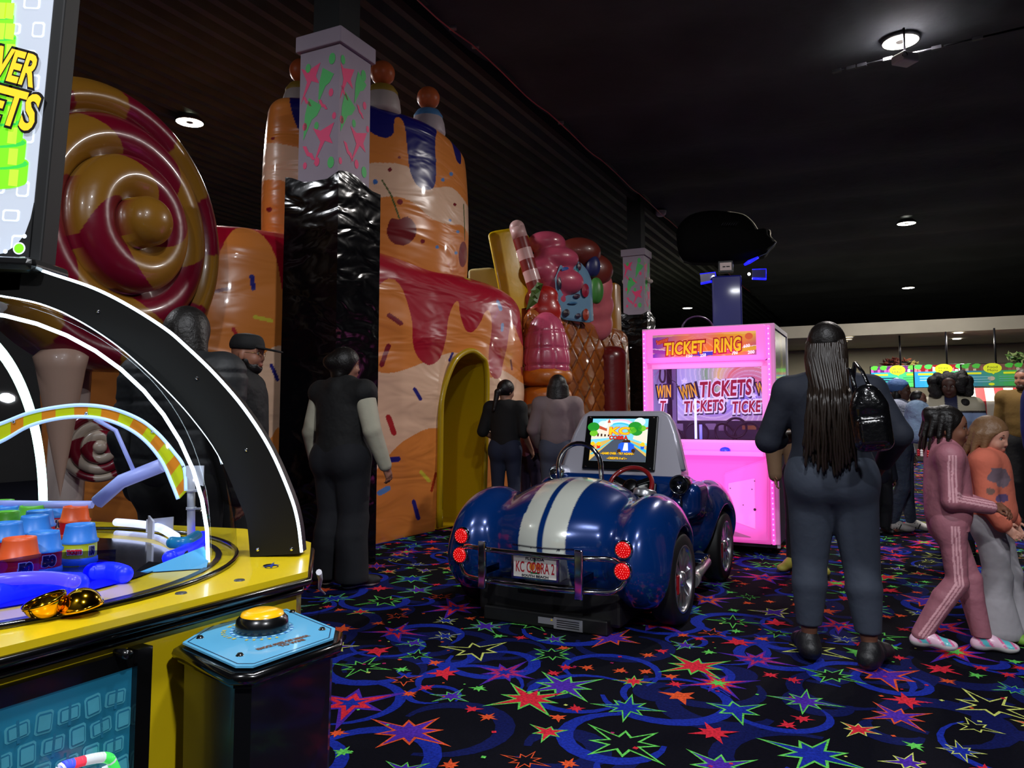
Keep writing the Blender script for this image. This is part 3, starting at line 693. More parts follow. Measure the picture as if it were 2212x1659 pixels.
blob('strawberry', [(1178,640,11.0,.19,.16,.14),(1176,672,11.0,.25,.22,.16),(1186,700,11.0,.2,.12,.14)], mat('strawberry_red',(160,28,24),.35,coat=.3), house, h=.025)
leaf = MB()
for dx, dy in ((-26,30),(-20,6),(0,-14),(-34,54)):
    p0 = P(1168,628,10.85); p1 = P(1160+dx*.7,622+dy*.9,10.8); d = p1-p0; sd = d.cross(Vector((0,1,0))).normalized()*.07
    leaf.add([p0, p0+d*.5+sd+Vector((0,-.05,0)), p1, p0+d*.5-sd-Vector((0,.05,0)), p0+d*.5-Vector((0,.07,0)), p0+d*.4+Vector((0,.06,0))], [(0,1,4),(1,2,4),(2,3,4),(3,0,4),(0,5,1),(1,5,2),(2,5,3),(3,5,0)])
leaf.build('strawberry_leaves', mat('leaf_green',(60,90,30),.5), house)
# pale blue frosted board with coloured sweets on it
bd = leaning('blue_board', mat('pale_blue_vinyl',(106,142,170),.4,coat=.3,bump=.4,bscale=4,bdist=.02), [(1196,600),(1208,570),(1226,557),(1246,560),(1262,578),(1272,600),(1277,697),(1204,688)], 11.25, 11.9, .16, house, .05)
sw = [((1230,614),8,20,(180,130,50)),((1261,628),8,15,(140,24,50)),((1262,680),7,13,(150,50,30)),((1219,583),10,6,(40,80,150)),((1206,612),4,14,(40,30,50)),((1220,676),7,8,(46,34,40)),((1243,640),7,5,(60,40,60)),((1242,588),5,8,(30,110,120)),((1246,682),6,5,(60,50,70)),((1234,655),10,3,(60,110,150)),((1248,576),4,9,(70,40,60))]
for i, ((x, y), rx, ry, c) in enumerate(sw):
    f = (x-1196)/81; Y = 11.25+.65*f; n3 = (P(1277,630,11.9)-P(1196,630,11.25)).cross(Vector((0,0,1))).normalized(); mb = MB()
    pts = [P(q[0], q[1], Y+ (q[0]-x)/81*.65)+n3*.035 for q in circ(x, y, rx, 14, ry)]
    mb.poly(pts, 0); ctr = P(x, y, Y)+n3*.06
    for j in range(14): mb.add([pts[j], pts[(j+1)%14], ctr], [(0,1,2)], 0, True)
    mb.build('sweet', mat('sweet_%02d' % i, c, .4, coat=.3), bd)
blob('gumdrop', [(1281,575,12.1,.12,.18,.1)], mat('navy_drop',(36,40,90),.4), house, h=.02)
blob('gumdrop', [(1288,628,12.2,.12,.22,.1)], mat('green_drop',(60,120,50),.4), house, h=.02)
# quilted pink column on an orange ring
s = SDF((-.1,10.0,.9),(1.3,11.4,2.9), .022)
c0 = P(1180,745,10.75)
s.ell((c0.x, c0.y, c0.z-.15), (.33,.33,.62), 0); s.box((c0.x,c0.y,c0.z-.3),(.3,.28,.2),.15,.1)
v, q = s.mesh(); dx = v[:,0]-c0.x; dy = v[:,1]-c0.y; an = np.arctan2(dy, dx)
gr = np.minimum(np.abs(np.sin(an*5)), np.abs(np.sin((v[:,2])*PI/.24))); sc = 1-.06*np.exp(-(gr/.18)**2)
v[:,0] = c0.x+dx*sc; v[:,1] = c0.y+dy*sc
mesh_obj('quilted_column', v, q, mat('quilt_pink',(176,70,100),.28,coat=.5), house, smooth=True)
s = SDF((c0.x-.7,c0.y-.7,0),(c0.x+.7,c0.y+.7,c0.z), .025); zz = P(1180,815,10.75).z
s.cyl((c0.x,c0.y,zz),(0,0,1),.37,.12,.1); s.cyl((c0.x,c0.y,zz-.34),(0,0,1),.36,.2,.12,.02); s.cyl((c0.x,c0.y,zz/2-.25),(0,0,1),.36,zz/2-.2,.06,.02)
s.build('orange_base', mat('orange_vinyl',(176,96,24),.35,coat=.3,bump=.3,bscale=3,bdist=.03), house)
p = P(1321,800,12.9); s = SDF((p.x-.6,p.y-.6,0),(p.x+.6,p.y+.6,2.6), .025)
s.cyl((p.x,p.y,1.2),(0,0,1),.27,1.2,.2); s.build('chocolate_pillar', mat('choc_vinyl',(96,18,20),.3,coat=.4,bump=.3,bscale=3,bdist=.03), house)
# ------------------------------------------------------------ ticket tower game in the left foreground
ZT = .95
gold = mat('yellow_laminate', (226,196,20), .32, noise=.1, coat=.3); blkp = mat('black_plastic', (9,9,10), .25, coat=.4); tmold = mat('black_edge', (6,6,7), .18, coat=.5)
ledw = mat('led_white', (255,255,255), .5, emit=(214,240,255), es=5.0); ledc = mat('led_cool', (255,255,255), .5, emit=(196,255,236), es=6.5)
acry = glassy('clear_acrylic', (240,243,246), .03, .95)
chrome = mat('chrome', (214,216,220), .08, 1.0)
gm = thing('arcade_game', 'big yellow and black ticket game under a clear dome with white light arches', 'arcade game')
MC = Vector((-1.05,1.42,0)); octo = [(-.377,1.40),(-.46,1.736),(-.478,1.752),(-.70,1.935),(-1.17,2.13),(-1.723,1.44),(-1.64,1.104),(-1.332,.713),(-.767,.713)]
octo = [G(665,1234,ZT), G(672,1172,ZT), G(650,1165,ZT), G(528,1142,ZT), Vector((-1.17,2.10,ZT)), Vector((-1.72,1.6,ZT)), Vector((-1.68,1.1,ZT)), Vector((-1.33,.70,ZT)), Vector((-.79,.70,ZT))]
o2 = [(v.x, v.y) for v in octo]
def inset(poly, d):
    c = Vector((MC.x, MC.y)); return [tuple(c+(Vector(p)-c)*(1-d/((Vector(p)-c).length))) for p in poly]
MB().prism(o2, (0,0,ZT-.012), (1,0,0), (0,1,0), (0,0,.012)).build('table_top', gold, gm)
mb = MB(); mb.prism(inset(o2,-.002), (0,0,ZT-.026), (1,0,0), (0,1,0), (0,0,.0135)); mb.tube([Vector((p[0],p[1],ZT-.018)) for p in inset(o2,-.001)], .0075, 8, closed=True); mb.tube([Vector((p[0],p[1],ZT-.036)) for p in inset(o2,.012)], .006, 8, closed=True)
mb.build('table_edge', tmold, gm)
MB().prism(inset(o2,.02), (0,0,.02), (1,0,0), (0,1,0), (0,0,ZT-.055)).build('cabinet', gold, gm)
# teal front panel with ticket outlines, in black frame
pa = Vector((*inset(o2,.02)[0],0)); pb = Vector((*inset(o2,.02)[8],0)); dx = (pb-pa).normalized(); nn = Vector((-dx.y, dx.x, 0)); 
if nn.dot(Vector((1,-1,0))) < 0: nn = -nn
def hitplane(px, py, o, n):
    d = ray(px, py); c = Vector((0,0,CAMZ)); t = (o-c).dot(n)/d.dot(n); return c+d*t
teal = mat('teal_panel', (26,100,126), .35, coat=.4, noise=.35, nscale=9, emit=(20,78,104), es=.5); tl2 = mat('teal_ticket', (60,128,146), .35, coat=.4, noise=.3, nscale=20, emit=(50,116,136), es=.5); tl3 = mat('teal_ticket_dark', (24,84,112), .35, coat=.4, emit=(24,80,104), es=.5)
ur = Vector((0,0,1)); e = hitplane(281,1400,pa,nn); u0 = (e-pa).dot(dx)
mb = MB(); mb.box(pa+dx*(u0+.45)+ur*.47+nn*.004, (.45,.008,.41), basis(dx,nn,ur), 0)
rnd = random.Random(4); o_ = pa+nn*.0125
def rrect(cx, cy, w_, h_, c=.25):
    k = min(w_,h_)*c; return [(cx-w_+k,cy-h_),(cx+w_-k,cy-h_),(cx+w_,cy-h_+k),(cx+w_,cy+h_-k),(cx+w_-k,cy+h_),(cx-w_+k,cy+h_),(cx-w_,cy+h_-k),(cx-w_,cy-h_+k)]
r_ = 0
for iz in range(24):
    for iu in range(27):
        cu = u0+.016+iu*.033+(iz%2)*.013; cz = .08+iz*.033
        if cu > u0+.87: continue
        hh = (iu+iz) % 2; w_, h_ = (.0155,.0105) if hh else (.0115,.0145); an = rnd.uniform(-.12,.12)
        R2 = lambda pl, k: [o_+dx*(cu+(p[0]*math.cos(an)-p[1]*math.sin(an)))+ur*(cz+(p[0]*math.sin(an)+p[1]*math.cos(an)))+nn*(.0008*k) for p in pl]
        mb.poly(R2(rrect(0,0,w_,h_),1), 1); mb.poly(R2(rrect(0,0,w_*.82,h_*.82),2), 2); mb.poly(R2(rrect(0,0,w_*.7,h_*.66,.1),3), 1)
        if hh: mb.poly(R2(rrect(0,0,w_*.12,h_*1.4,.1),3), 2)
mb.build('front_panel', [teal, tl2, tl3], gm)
mb = MB(); mb.box(pa+dx*(u0-.008)+ur*.45+nn*.008, (.012,.016,.45), basis(dx,nn,ur)); mb.box(pa+dx*(u0+.45)+ur*.887+nn*.006, (.46,.01,.012), basis(dx,nn,ur))
mb.tube([pa+dx*(u0-.008)+ur*.62+nn*.028, pa+dx*(u0-.008)+ur*.05+nn*.028], .008, 8); mb.build('panel_frame', blkp, gm)
mb = MB(); kp = hitplane(268,1412,pa+nn*.03,nn); mb.lathe([(0,.012),(.006,.012),(.007,0),(.004,-.02)], kp, nn, 12); mb.build('lock', blkp, gm)
# glowing ticket slot bezel at the lower edge of the photo
rb = [mat('slot_glow_%s' % n_, c_, .3, emit=c_, es=.7) for n_, c_ in (('pale',(190,196,200)),('blue',(70,90,230)),('red',(230,60,80)),('green',(70,220,90)))]
sl = [hitplane(x,y,pa+nn*.03,nn) for x, y in smooth_px([(122,1700),(132,1660),(165,1648),(205,1638),(232,1637),(244,1650),(262,1700)], 5, False)]; mb = MB()
for i in range(len(sl)-1): mb.tube([sl[i], sl[i+1]], .007, 8, m=(0,0,0,0,0,0,1,1,1,2,2,2,0,0,0,0,0,0,3,3,3,3,3,0,3,3,3,3,3,3,3)[min(i,30)], caps=False)
mb.box(hitplane(195,1690,pa+nn*.012,nn), (.03,.012,.014), basis(dx,nn,ur), 0); mb.build('ticket_slot', rb, gm)
# dome
RD_ = .513; s = MB(); prof = [(RD_*math.cos(a), RD_*math.sin(a)) for a in np.linspace(0, PI/2*.995, 28)]
s.lathe(prof, MC+Vector((0,0,ZT+.004)), n=72); s.build('dome', acry, gm)
mb = MB(); mb.tube([MC+Vector((RD_*math.cos(a), RD_*math.sin(a), ZT+.004)) for a in np.linspace(0,2*PI,72,endpoint=False)], .005, 8, closed=True); mb.build('dome_seal', tmold, gm)
# play field
pf = MB(); pf.lathe([(0,.002),(.39,.002)], MC+Vector((0,0,ZT+.001)), n=64); pf.build('play_field', mat('playfield_mirror',(52,44,50),.12,.6,coat=.5), gm)
mb = MB(); mb.lathe([(.472,.002),(.484,.002)], MC+Vector((0,0,ZT+.001)), n=64); mb.build('play_field_ring', mat('ring_black',(14,16,30),.3), gm)
# LED arches following the dome inside
def arcled(name, pts, r, m, parent=gm, flat=1.0): MB().tube(pts, r, 8, m=0, flat=flat).build(name, m, parent)
def domearc(az, a0, a1, R, n=26):   # meridian arc over the dome in the vertical plane of azimuth az
    d = Vector((math.cos(az), math.sin(az), 0)); return [MC+d*(R*math.cos(a))+Vector((0,0,ZT+.01+R*math.sin(a))) for a in np.linspace(a0,a1,n)]
arcled('light_arch', domearc(math.radians(6), .0, PI, .475), .0038, ledw)
arcled('light_arch', domearc(math.radians(101), 1.25, .02, .455, 20), .010, ledc)
# big black arch over the dome, with light strips on both edges
def bx(px_, py_, Y=1.575): return P(px_, py_, Y)
outer = [(648,1196),(640,1130),(623,1070),(580,972),(525,886),(462,812),(400,752),(353,712),(274,662),(200,625),(118,597),(60,580),(-40,566),(-160,560)]
inner = [(540,1203),(533,1130),(517,1085),(470,980),(411,898),(353,835),(300,785),(255,747),(205,712),(160,686),(118,666),(60,648),(-40,632),(-160,626)]
oc = [(lambda v: (v.x, v.z))(bx(*p)) for p in smooth_px(outer,5,False)]; ic = [(lambda v: (v.x, v.z))(bx(*p)) for p in smooth_px(inner,5,False)]
def fullarch(c, cx=-1.13): return c + [(2*cx-x, z) for x, z in reversed(c)]
oc = fullarch(oc); ic = fullarch(ic); n = len(oc); vs = [(x,1.575,z) for x,z in oc]+[(x,1.575,z) for x,z in ic]+[(x,1.625,z) for x,z in oc]+[(x,1.625,z) for x,z in ic]
fs = []
for i in range(n-1): fs += [(i,n+i,n+i+1,i+1),(2*n+i,2*n+i+1,3*n+i+1,3*n+i),(i,i+1,2*n+i+1,2*n+i),(n+i,3*n+i,3*n+i+1,n+i+1)]
fs += [(0,2*n,3*n,n)]
ar = MB().add(vs, fs).build('arch', mat('arch_black',(10,9,8),.45,spec=.3), gm)
arcled('light_strip', [Vector((x+.001,1.580,z+.002)) for x,z in oc], .0038, ledw, ar); arcled('light_strip', [Vector((x,1.580,z-.001)) for x,z in ic[14:-14]], .0026, ledw, ar)
for x, y in ((212,673),(425,817),(532,972),(557,1187),(630,1186)):
    MB().lathe([(0,.004),(.0035,.003),(.004,0)], bx(x,y,1.575), (0,-1,0), 10).build('screw', chrome, ar)
# inner small arch, yellow and orange, between pale edges
def arcpx(pts, Y, n=6): return [P(x, y, Y) for x, y in smooth_px(pts, n, False)]
Yi = 1.52
ia = [(-160,985),(-100,950),(0,916),(60,893),(120,880),(180,875),(240,882),(300,905),(340,935),(375,975),(398,1010),(402,1060)]
ib = [(-160,1030),(-100,995),(0,955),(60,922),(120,905),(180,900),(235,908),(285,930),(322,960),(352,1000),(372,1045),(385,1078)]
pa_ = arcpx(ia, Yi); pb_ = arcpx(ib, Yi); mb = MB(); n = len(pa_)
for i in range(n-1):
    ph = int(i/3.4) % 2; mb.add([pa_[i],pa_[i+1],pb_[i+1],pb_[i],pa_[i]+Vector((0,.008,0)),pa_[i+1]+Vector((0,.008,0)),pb_[i+1]+Vector((0,.008,0)),pb_[i]+Vector((0,.008,0))], [(0,3,2,1),(4,5,6,7),(0,1,5,4),(3,7,6,2)], ph)
sa = mb.build('small_arch', [mat('arch_orange',(224,134,30),.4,emit=(224,134,30),es=.15), mat('arch_lime',(204,216,20),.4,emit=(204,216,20),es=.15)], gm)
pale = mat('edge_glow',(190,220,255),.4,emit=(160,200,250),es=.9)
arcled('arch_edge', [p+Vector((0,-.001,0)) for p in pa_], .0036, pale, sa); arcled('arch_edge', [p+Vector((0,-.001,0)) for p in pb_], .0036, pale, sa)
for x, y in ((30,911),(187,893),(330,932),(396,1008)): MB().lathe([(0,.004),(.003,.003),(.0035,0)], P(x,y,Yi-.001), (0,-1,0), 10).build('screw', chrome, sa)
# post with cable ties holding the small arch, on blue glowing pad
wpl = mat('white_plastic',(205,208,220),.4); cblue = mat('led_blue_pad',(20,40,255),.4,emit=(10,20,255),es=2.2); teal2 = mat('pad_teal',(20,110,150),.3,emit=(20,90,130),es=.5)
b0 = G(413,1178,ZT); pt = P(413,1010,b0.y)
mb = MB(); mb.tube([b0+Vector((0,0,0)), pt], .0085, 10)
for y in (1060,1098): c = P(413,y,b0.y); mb.lathe([(.0095,-.003),(.011,-.003),(.011,.003),(.0095,.003)], c, n=12); mb.box(c+Vector((.014,-.004,0)), (.008,.003,.002))
mb.build('post', wpl, gm)
MB().prism([(0,0),(.035,0),(.035,-.04),(.018,-.035),(0,-.02)], P(402,1006,Yi-.004), (1,0,0), (0,0,1), (0,.003,0)).build('bracket', wpl, gm)
def ringpad(az0, az1, R, z, r, m, name='light_pad', zf=1.0):
    pts = [MC+Vector((R*math.cos(a), R*math.sin(a), z)) for a in np.linspace(az0, az1, 20)]; mb = MB(); mb.tube(pts, r, 10, flat=zf); return mb.build(name, m, gm)
def padpx(pts, z, r, m, name='light_pad', n=4):
    q = [G(x,y,z) for x,y in smooth_px(pts,n,False)]; return MB().tube(q, r, 12).ball(q[0], r, 12, 0, 8).ball(q[-1], r, 12, 0, 8).build(name, m, gm)
padpx([(366,1205),(400,1192),(428,1172),(438,1160)], ZT+.012, .0135, cblue); padpx([(372,1172),(400,1172),(425,1158)], ZT+.026, .012, teal2, 'pad_cover')
padpx([(200,1235),(240,1232),(268,1240)], ZT+.016, .015, cblue); padpx([(-60,1300),(20,1276),(100,1262),(165,1262)], ZT+.016, .019, cblue)
padpx([(-60,1262),(30,1250),(110,1248),(160,1256)], ZT+.036, .010, mat('pad_violet',(90,80,255),.3,emit=(70,60,255),es=.9), 'pad_cover')
wlp = mat('led_white_pad',(220,225,255),.4,emit=(200,210,255),es=1.3)
padpx([(252,1128),(300,1132),(345,1140),(380,1160)], ZT+.022, .0095, wlp)
padpx([(252,1152),(300,1156),(340,1162),(370,1178)], ZT+.004, .007, mat('led_white_pad2',(200,205,240),.4,emit=(170,180,240),es=.5))
MB().prism([(0,0),(.06,0),(.06,.035),(0,.03)], G(315,1150,ZT+.01), (.98,.2,0), (0,0,1), (0,.003,0)).build('deflector', wpl, gm)
MB().prism([(0,0),(.03,0),(.03,.04),(0,.05)], G(318,1162,ZT+.01), (.7,-.7,0), (0,0,1), (.003,.003,0)).build('deflector', wpl, gm)
# horizontal light strip and bent arm seen through the back of the dome
bl2 = mat('arm_lilac',(150,160,220),.4,emit=(120,130,210),es=.28)
mb = MB(); y_ = 1.80; mb.tube([P(-80,1088,y_),P(100,1090,y_),P(200,1090,y_)], .009, 8); mb.build('light_bar', bl2, gm)
mb = MB(); mb.tube([P(210,1085,1.72),P(262,1040,1.72),P(350,1005,1.72)], .016, 8); mb.tube([P(262,1035,1.72),P(290,1020,1.72),P(250,930,1.72),P(205,905,1.72)], .005, 8); mb.build('sweeper_arm', bl2, gm)
# clear baffle plate front
MB().prism([(0,0),(.20,0),(.20,.05),(.08,.062),(0,.06)], G(-30,1300,ZT), (G(212,1255,ZT)-G(-30,1300,ZT)).normalized(), (0,0,1), (.003,.003,0)).build('baffle', glassy('blue_acrylic',(190,195,255),.04,.9), gm)
# chute wedge at the front right of the field
c0 = G(290,1240,ZT); mb = MB()
mb.prism([(0,0),(.115,.05),(.125,.02),(.12,-.012),(.03,-.03)], c0, (.93,.36,0), (-.2,.6,.75), (0,0,-.012), 0, 1)
mb.prism([(.0,-.01),(.12,.03),(.125,.0),(.01,-.045)], c0+Vector((0,0,.001)), (.93,.36,0), (.1,-.9,-.3), (0,0,-.01), 1, 1)
mb.build('chute', [mat('chute_blue',(80,170,220),.3,coat=.3), mat('chute_black',(12,12,16),.3)], gm)
MB().prism([(-.02,0),(.0,.03),(.006,.008),(.022,.034),(.03,0)], G(400,1225,ZT), (.95,.3,0), (0,0,1), (0,.01,0)).build('chute_horn', mat('dark_teal',(40,60,80),.4), gm)
# round black plugs and swirly printed mark on table top
for x, y in ((517,1254),(391,1282)): MB().lathe([(0,.0022),(.0085,.0018),(.0095,0)], G(x,y,ZT), n=20).build('plug', mat('plug_grey',(60,60,60),.4), gm)
mb = MB(); c = G(587,1222,ZT+.0008); ex = Vector((.05,-.0,0)); ey = Vector((0,.05,0))
mb.poly([c+ex*p[0]*.6+ey*p[1] for p in circ(-.25,.12,.35,16,.28)], 0)
ring = circ(.1,-.2,.42,24,.3); rin = circ(.1,-.2,.36,24,.24)
for i in range(24): j = (i+1)%24; mb.poly([c+ex*p[0]*.6+ey*p[1]+Vector((0,0,.0003)) for p in (ring[i],ring[j],rin[j],rin[i])], 1)
mb.poly([c+ex*p[0]*.55+ey*p[1]+Vector((0,0,.0008)) for p in [(-.2,.7),(-.02,.2),(.5,.15),(.12,-.05),(.25,-.5),(-.05,-.15),(-.5,-.4),(-.15,.08)]], 2)
mb.build('printed_mark', [mat('ink_black',(20,18,14),.4), mat('ink_navy',(24,28,60),.4), mat('ink_blue',(40,60,140),.4)], gm)
# header sign
sx = P(76,300,1.62); sn = thing('light_sign', None, None); sn.parent = gm; sn.location = (sx.x, 1.62, P(108,556,1.62).z); sn.rotation_euler = (0, math.radians(2.6), 0); sn.name = 'header_sign'
H_ = .86; W_ = .62
for k in ('label','category'):
    if k in sn: del sn[k]
body = MB(); body.box((-W_/2+.012,.03,H_/2-.005), (W_/2+.012,.028,H_/2+.012), bev=.004); body.build('sign_case', mat('case_black',(6,6,7),.6), sn)
panel = MB(); panel.prism([(-W_,0),(-.085,0),(-.055,.006),(-.030,.024),(-.013,.05),(-.004,.085),(-.002,.12),(-.002,H_),(-W_,H_)], (0,0,0), (1,0,0), (0,0,1), (0,.004,0), 0); X_ = Vector((1,0,0)); Z_ = Vector((0,0,1))
def sp_(pl, m, k=1): panel.poly([Vector((p[0], -.0006*k, p[1])) for p in pl], m)
rnd = random.Random(2)
for iz in range(15):
    for iu in range(10):
        cx, cz = -.028-iu*.058-(iz%2)*.02, .03+iz*.06
        hh = (iz+iu)%2; sp_(rrect(cx,cz,.019 if hh else .014,.013 if hh else .018,.3), 1, 1); sp_(rrect(cx,cz,.014 if hh else .010,.009 if hh else .013,.3), 0, 2)
for i in range(9):                              # tower of round green ticket rolls
    r = .105-.009*i; z = .165+i*.047; hgt = .044; cx = -.125
    sp_([(cx-r,z)]+[(cx+r*math.cos(a), z-.02*math.sin(-a)*r/.1*1) for a in np.linspace(PI,2*PI,12)]+[(cx+r,z),(cx+r,z+hgt)]+[(cx+r*math.cos(a), z+hgt+.016*math.sin(a)*r/.1) for a in np.linspace(0,PI,12)]+[(cx-r,z+hgt)], 2, 3+i*.3)
    sp_([(cx+r*math.cos(a), z+hgt-.004+.016*math.sin(a)*r/.1) for a in np.linspace(0,2*PI,20)], 3, 3.15+i*.3)
    for q in (-.5,.1,.62): sp_([(cx+r*q, z-.012*math.sqrt(1-q*q)), (cx+r*q+.02, z-.011), (cx+r*q+.02, z+hgt*.6), (cx+r*q, z+hgt*.6)], 4, 3.2+i*.3)
def dtext(t, cx, cz, w_, h_, mats, k, sh=0):
    ca, sa_ = math.cos(.22), math.sin(.22)
    for (gx, m, kk) in ((.006,mats[0],0),(0,mats[1],.5)):
        text_mesh(panel, t, (cx,-.0006*(k+kk),cz), (ca,0,-sa_), (sa_,.0,ca), .08, m, bold=(.006 if gx else .0025), fit=(w_+gx*2, h_+gx*2), shear=sh)
dtext('TOWER', -.115, .432, .205, .075, (5,6), 12); dtext('TICKETS', -.14, .345, .27, .085, (5,6), 12)
sp_([(-W_,.03),(-.085,.03),(-.085,.10),(-W_,.10)], 7, 4); text_mesh(panel, '2022', (-.125,-.004,.052), (1,0,0), (0,0,1), .014, 8)
for (x, z, r, m) in ((-.03,-.0,.0,1),): pass
panel.build('sign_panel', [mat('sign_grey',(176,184,196),.4,emit=(176,184,200),es=.75), mat('sign_grey2',(210,220,230),.4,emit=(205,215,230),es=.9), mat('sign_lime',(120,226,30),.4,emit=(110,226,30),es=.85),
    mat('sign_green',(60,200,70),.4,emit=(50,190,70),es=.8), mat('sign_lime2',(180,240,60),.4,emit=(170,240,50),es=.85), mat('sign_black',(12,8,6),.4), mat('sign_gold',(250,190,30),.4,emit=(250,190,40),es=.85),
    mat('sign_cream',(220,216,196),.4,emit=(210,208,190),es=.7), mat('sign_ink',(40,40,40),.4)], sn)
cor = MB(); cor.prism([(-.10,-.005),(.0,-.005),(.0,.12),(-.004,.085),(-.013,.05),(-.030,.024),(-.055,.006),(-.085,0)], (0,-.002,0), (1,0,0), (0,0,1), (0,.001,0), 0)
for (x, z, r, m) in ((-.021,.018,.0135,1),(-.021,.018,.0105,2),(-.05,.010,.005,1),(-.012,.045,.005,1)): cor.poly([Vector((p[0],-.0035-.0005*(m),p[1])) for p in circ(x,z,r,18)], m)
cor.build('corner_badge', [mat('case_black'), mat('sign_grey2'), mat('sign_lime')], sn)
MB().box((-W_/2+.03,-.01,-.028), (W_/2+.03,.07,.016), bev=.014).build('sign_base', blkp, sn)
# button pedestal
bt = [G(x,y,.895) for x,y in ((385,1388),(452,1347),(622,1312),(732,1356),(728,1378),(545,1442),(505,1442))]
pc = sum(bt, Vector())/len(bt); btp = [((p.x-pc.x), (p.y-pc.y)) for p in bt]
pd = thing('button_pedestal', None, None); pd.parent = gm; pd.location = (pc.x, pc.y, 0)
for k in ('label','category'):
    if k in pd: del pd[k]
sc = lambda pl, f: [(p[0]*f, p[1]*f) for p in pl]
mb = MB(); vs = []; tp = btp; bo = [(p[0]*.80, p[1]*.86) for p in btp]; n = len(btp)
mb.add([(p[0]*.92,p[1]*.95,.870) for p in btp]+[(p[0],p[1],.02) for p in bo], [(i,(i+1)%n,n+(i+1)%n,n+i) for i in range(n)]+[tuple(range(n))[::-1]], 0)
mb.build('pedestal_body', blkp, pd)
mb = MB(); mb.prism(sc(btp,1.0), (0,0,.867), (1,0,0), (0,1,0), (0,0,.022)); mb.tube([Vector((p[0],p[1],.880)) for p in sc(btp,1.0)], .009, 8, closed=True); mb.build('pedestal_rim', tmold, pd)
btp0 = btp; btp = sc(btp,.95); top = MB(); top.prism(btp, (0,0,.892), (1,0,0), (0,1,0), (0,0,.003), 0)
ri = sc(btp,.93); ro = sc(btp,.945)
for i in range(n): j = (i+1)%n; top.poly([Vector((p[0],p[1],.8956)) for p in (ro[i],ro[j],ri[j],ri[i])], 1)
bc = G(566,1360,.895)-pc; bc.z = 0; tdir = (G(668,1378,.895)-G(560,1408,.895)).normalized(); tup = Vector((-tdir.y,tdir.x,0))
rg = circ(bc.x,bc.y,.052,40); r2 = circ(bc.x,bc.y,.049,40); r3 = circ(bc.x,bc.y,.044,40)
for i in range(40):
    j = (i+1)%40; top.poly([Vector((p[0],p[1],.8956)) for p in (r2[i],r2[j],r3[j],r3[i])], 2 if i % 2 else 3)
T0 = G(613,1388,.895)-pc; T0.z = .8958; text_mesh(top, 'KNOCK PRIZE OFF MIRROR', T0, tdir, tup, .011, 4, bold=.0006, fit=(.092,.010)); text_mesh(top, 'TO WIN!', T0-tup*.0125+tdir*.006, tdir, tup, .012, 4, bold=.0006, fit=(.044,.0105))
arc_t = 'PRESS BUTTON WHEN READY'
for i, chh in enumerate(arc_t):
    if chh == ' ': continue
    a = math.radians(258-i*11.0)+math.atan2(tdir.y,tdir.x); d = Vector((math.cos(a),math.sin(a),0)); text_mesh(top, chh, bc+d*.058+Vector((0,0,.8958)), Vector((d.y,-d.x,0)), d, .009, 5, bold=.0004)
top.build('pedestal_top', [mat('sky_blue_print',(92,172,214),.3,coat=.3), mat('navy_line',(30,60,90),.4), mat('blue_dash',(50,110,180),.4), mat('pale_dash',(150,205,230),.4), mat('brown_ink',(110,60,20),.4), mat('yellow_ink',(210,190,60),.4)], pd)
MB().lathe([(.040,0),(.042,.003),(.040,.018),(.034,.024)], bc+Vector((0,0,.895)), n=32).build('button_ring', blkp, pd)
MB().lathe([(.034,.0),(.0345,.016),(.032,.022),(.02,.026),(0,.027)], bc+Vector((0,0,.901)), n=32).build('button', mat('button_yellow',(246,180,6),.25,coat=.5,emit=(246,170,0),es=.12), pd)
for x, y in ((432,1378),(632,1322),(696,1360),(518,1416)):
    c = G(x,y,.895)-pc; MB().lathe([(0,.0035),(.0035,.0035),(.006,.0)], (c.x,c.y,.895), n=14).build('screw', blkp, pd)
# gold capsule halves on the table edge
gs = mat('gold_chrome',(240,180,30),.1,1.0)
def shell(r, n=28, th=.0015):
    return [(r*math.cos(a), -r*math.sin(a)) for a in np.linspace(PI/2*.99, 0, n//2)]+[(( r-th)*math.cos(a), -(r-th)*math.sin(a)) for a in np.linspace(0, PI/2*.99, n//2)]
for (x, y, lab_, tilt, rr) in ((93,1340,'shiny gold half capsule lying open side up on the yellow table edge',(math.radians(12),math.radians(-14),0),.0275),(176,1330,'shiny gold half capsule standing open side down and tilted on the yellow table edge',(PI+math.radians(4),math.radians(-9),0),.0275)):
    b_ = G(x, y, ZT); up_ = tilt[0] < 1
    o = MB().lathe(shell(rr), n=36).build('gold_capsule', gs); o.location = (b_.x, b_.y, ZT+(.0285 if up_ else .012)); o.rotation_euler = tilt; tag(o, lab_, 'capsule')
    MB().lathe([(rr-.0005,-.003),(rr+.0012,-.003),(rr+.0012,.001),(rr-.0005,.001)], n=36).build('rim', gs, o)
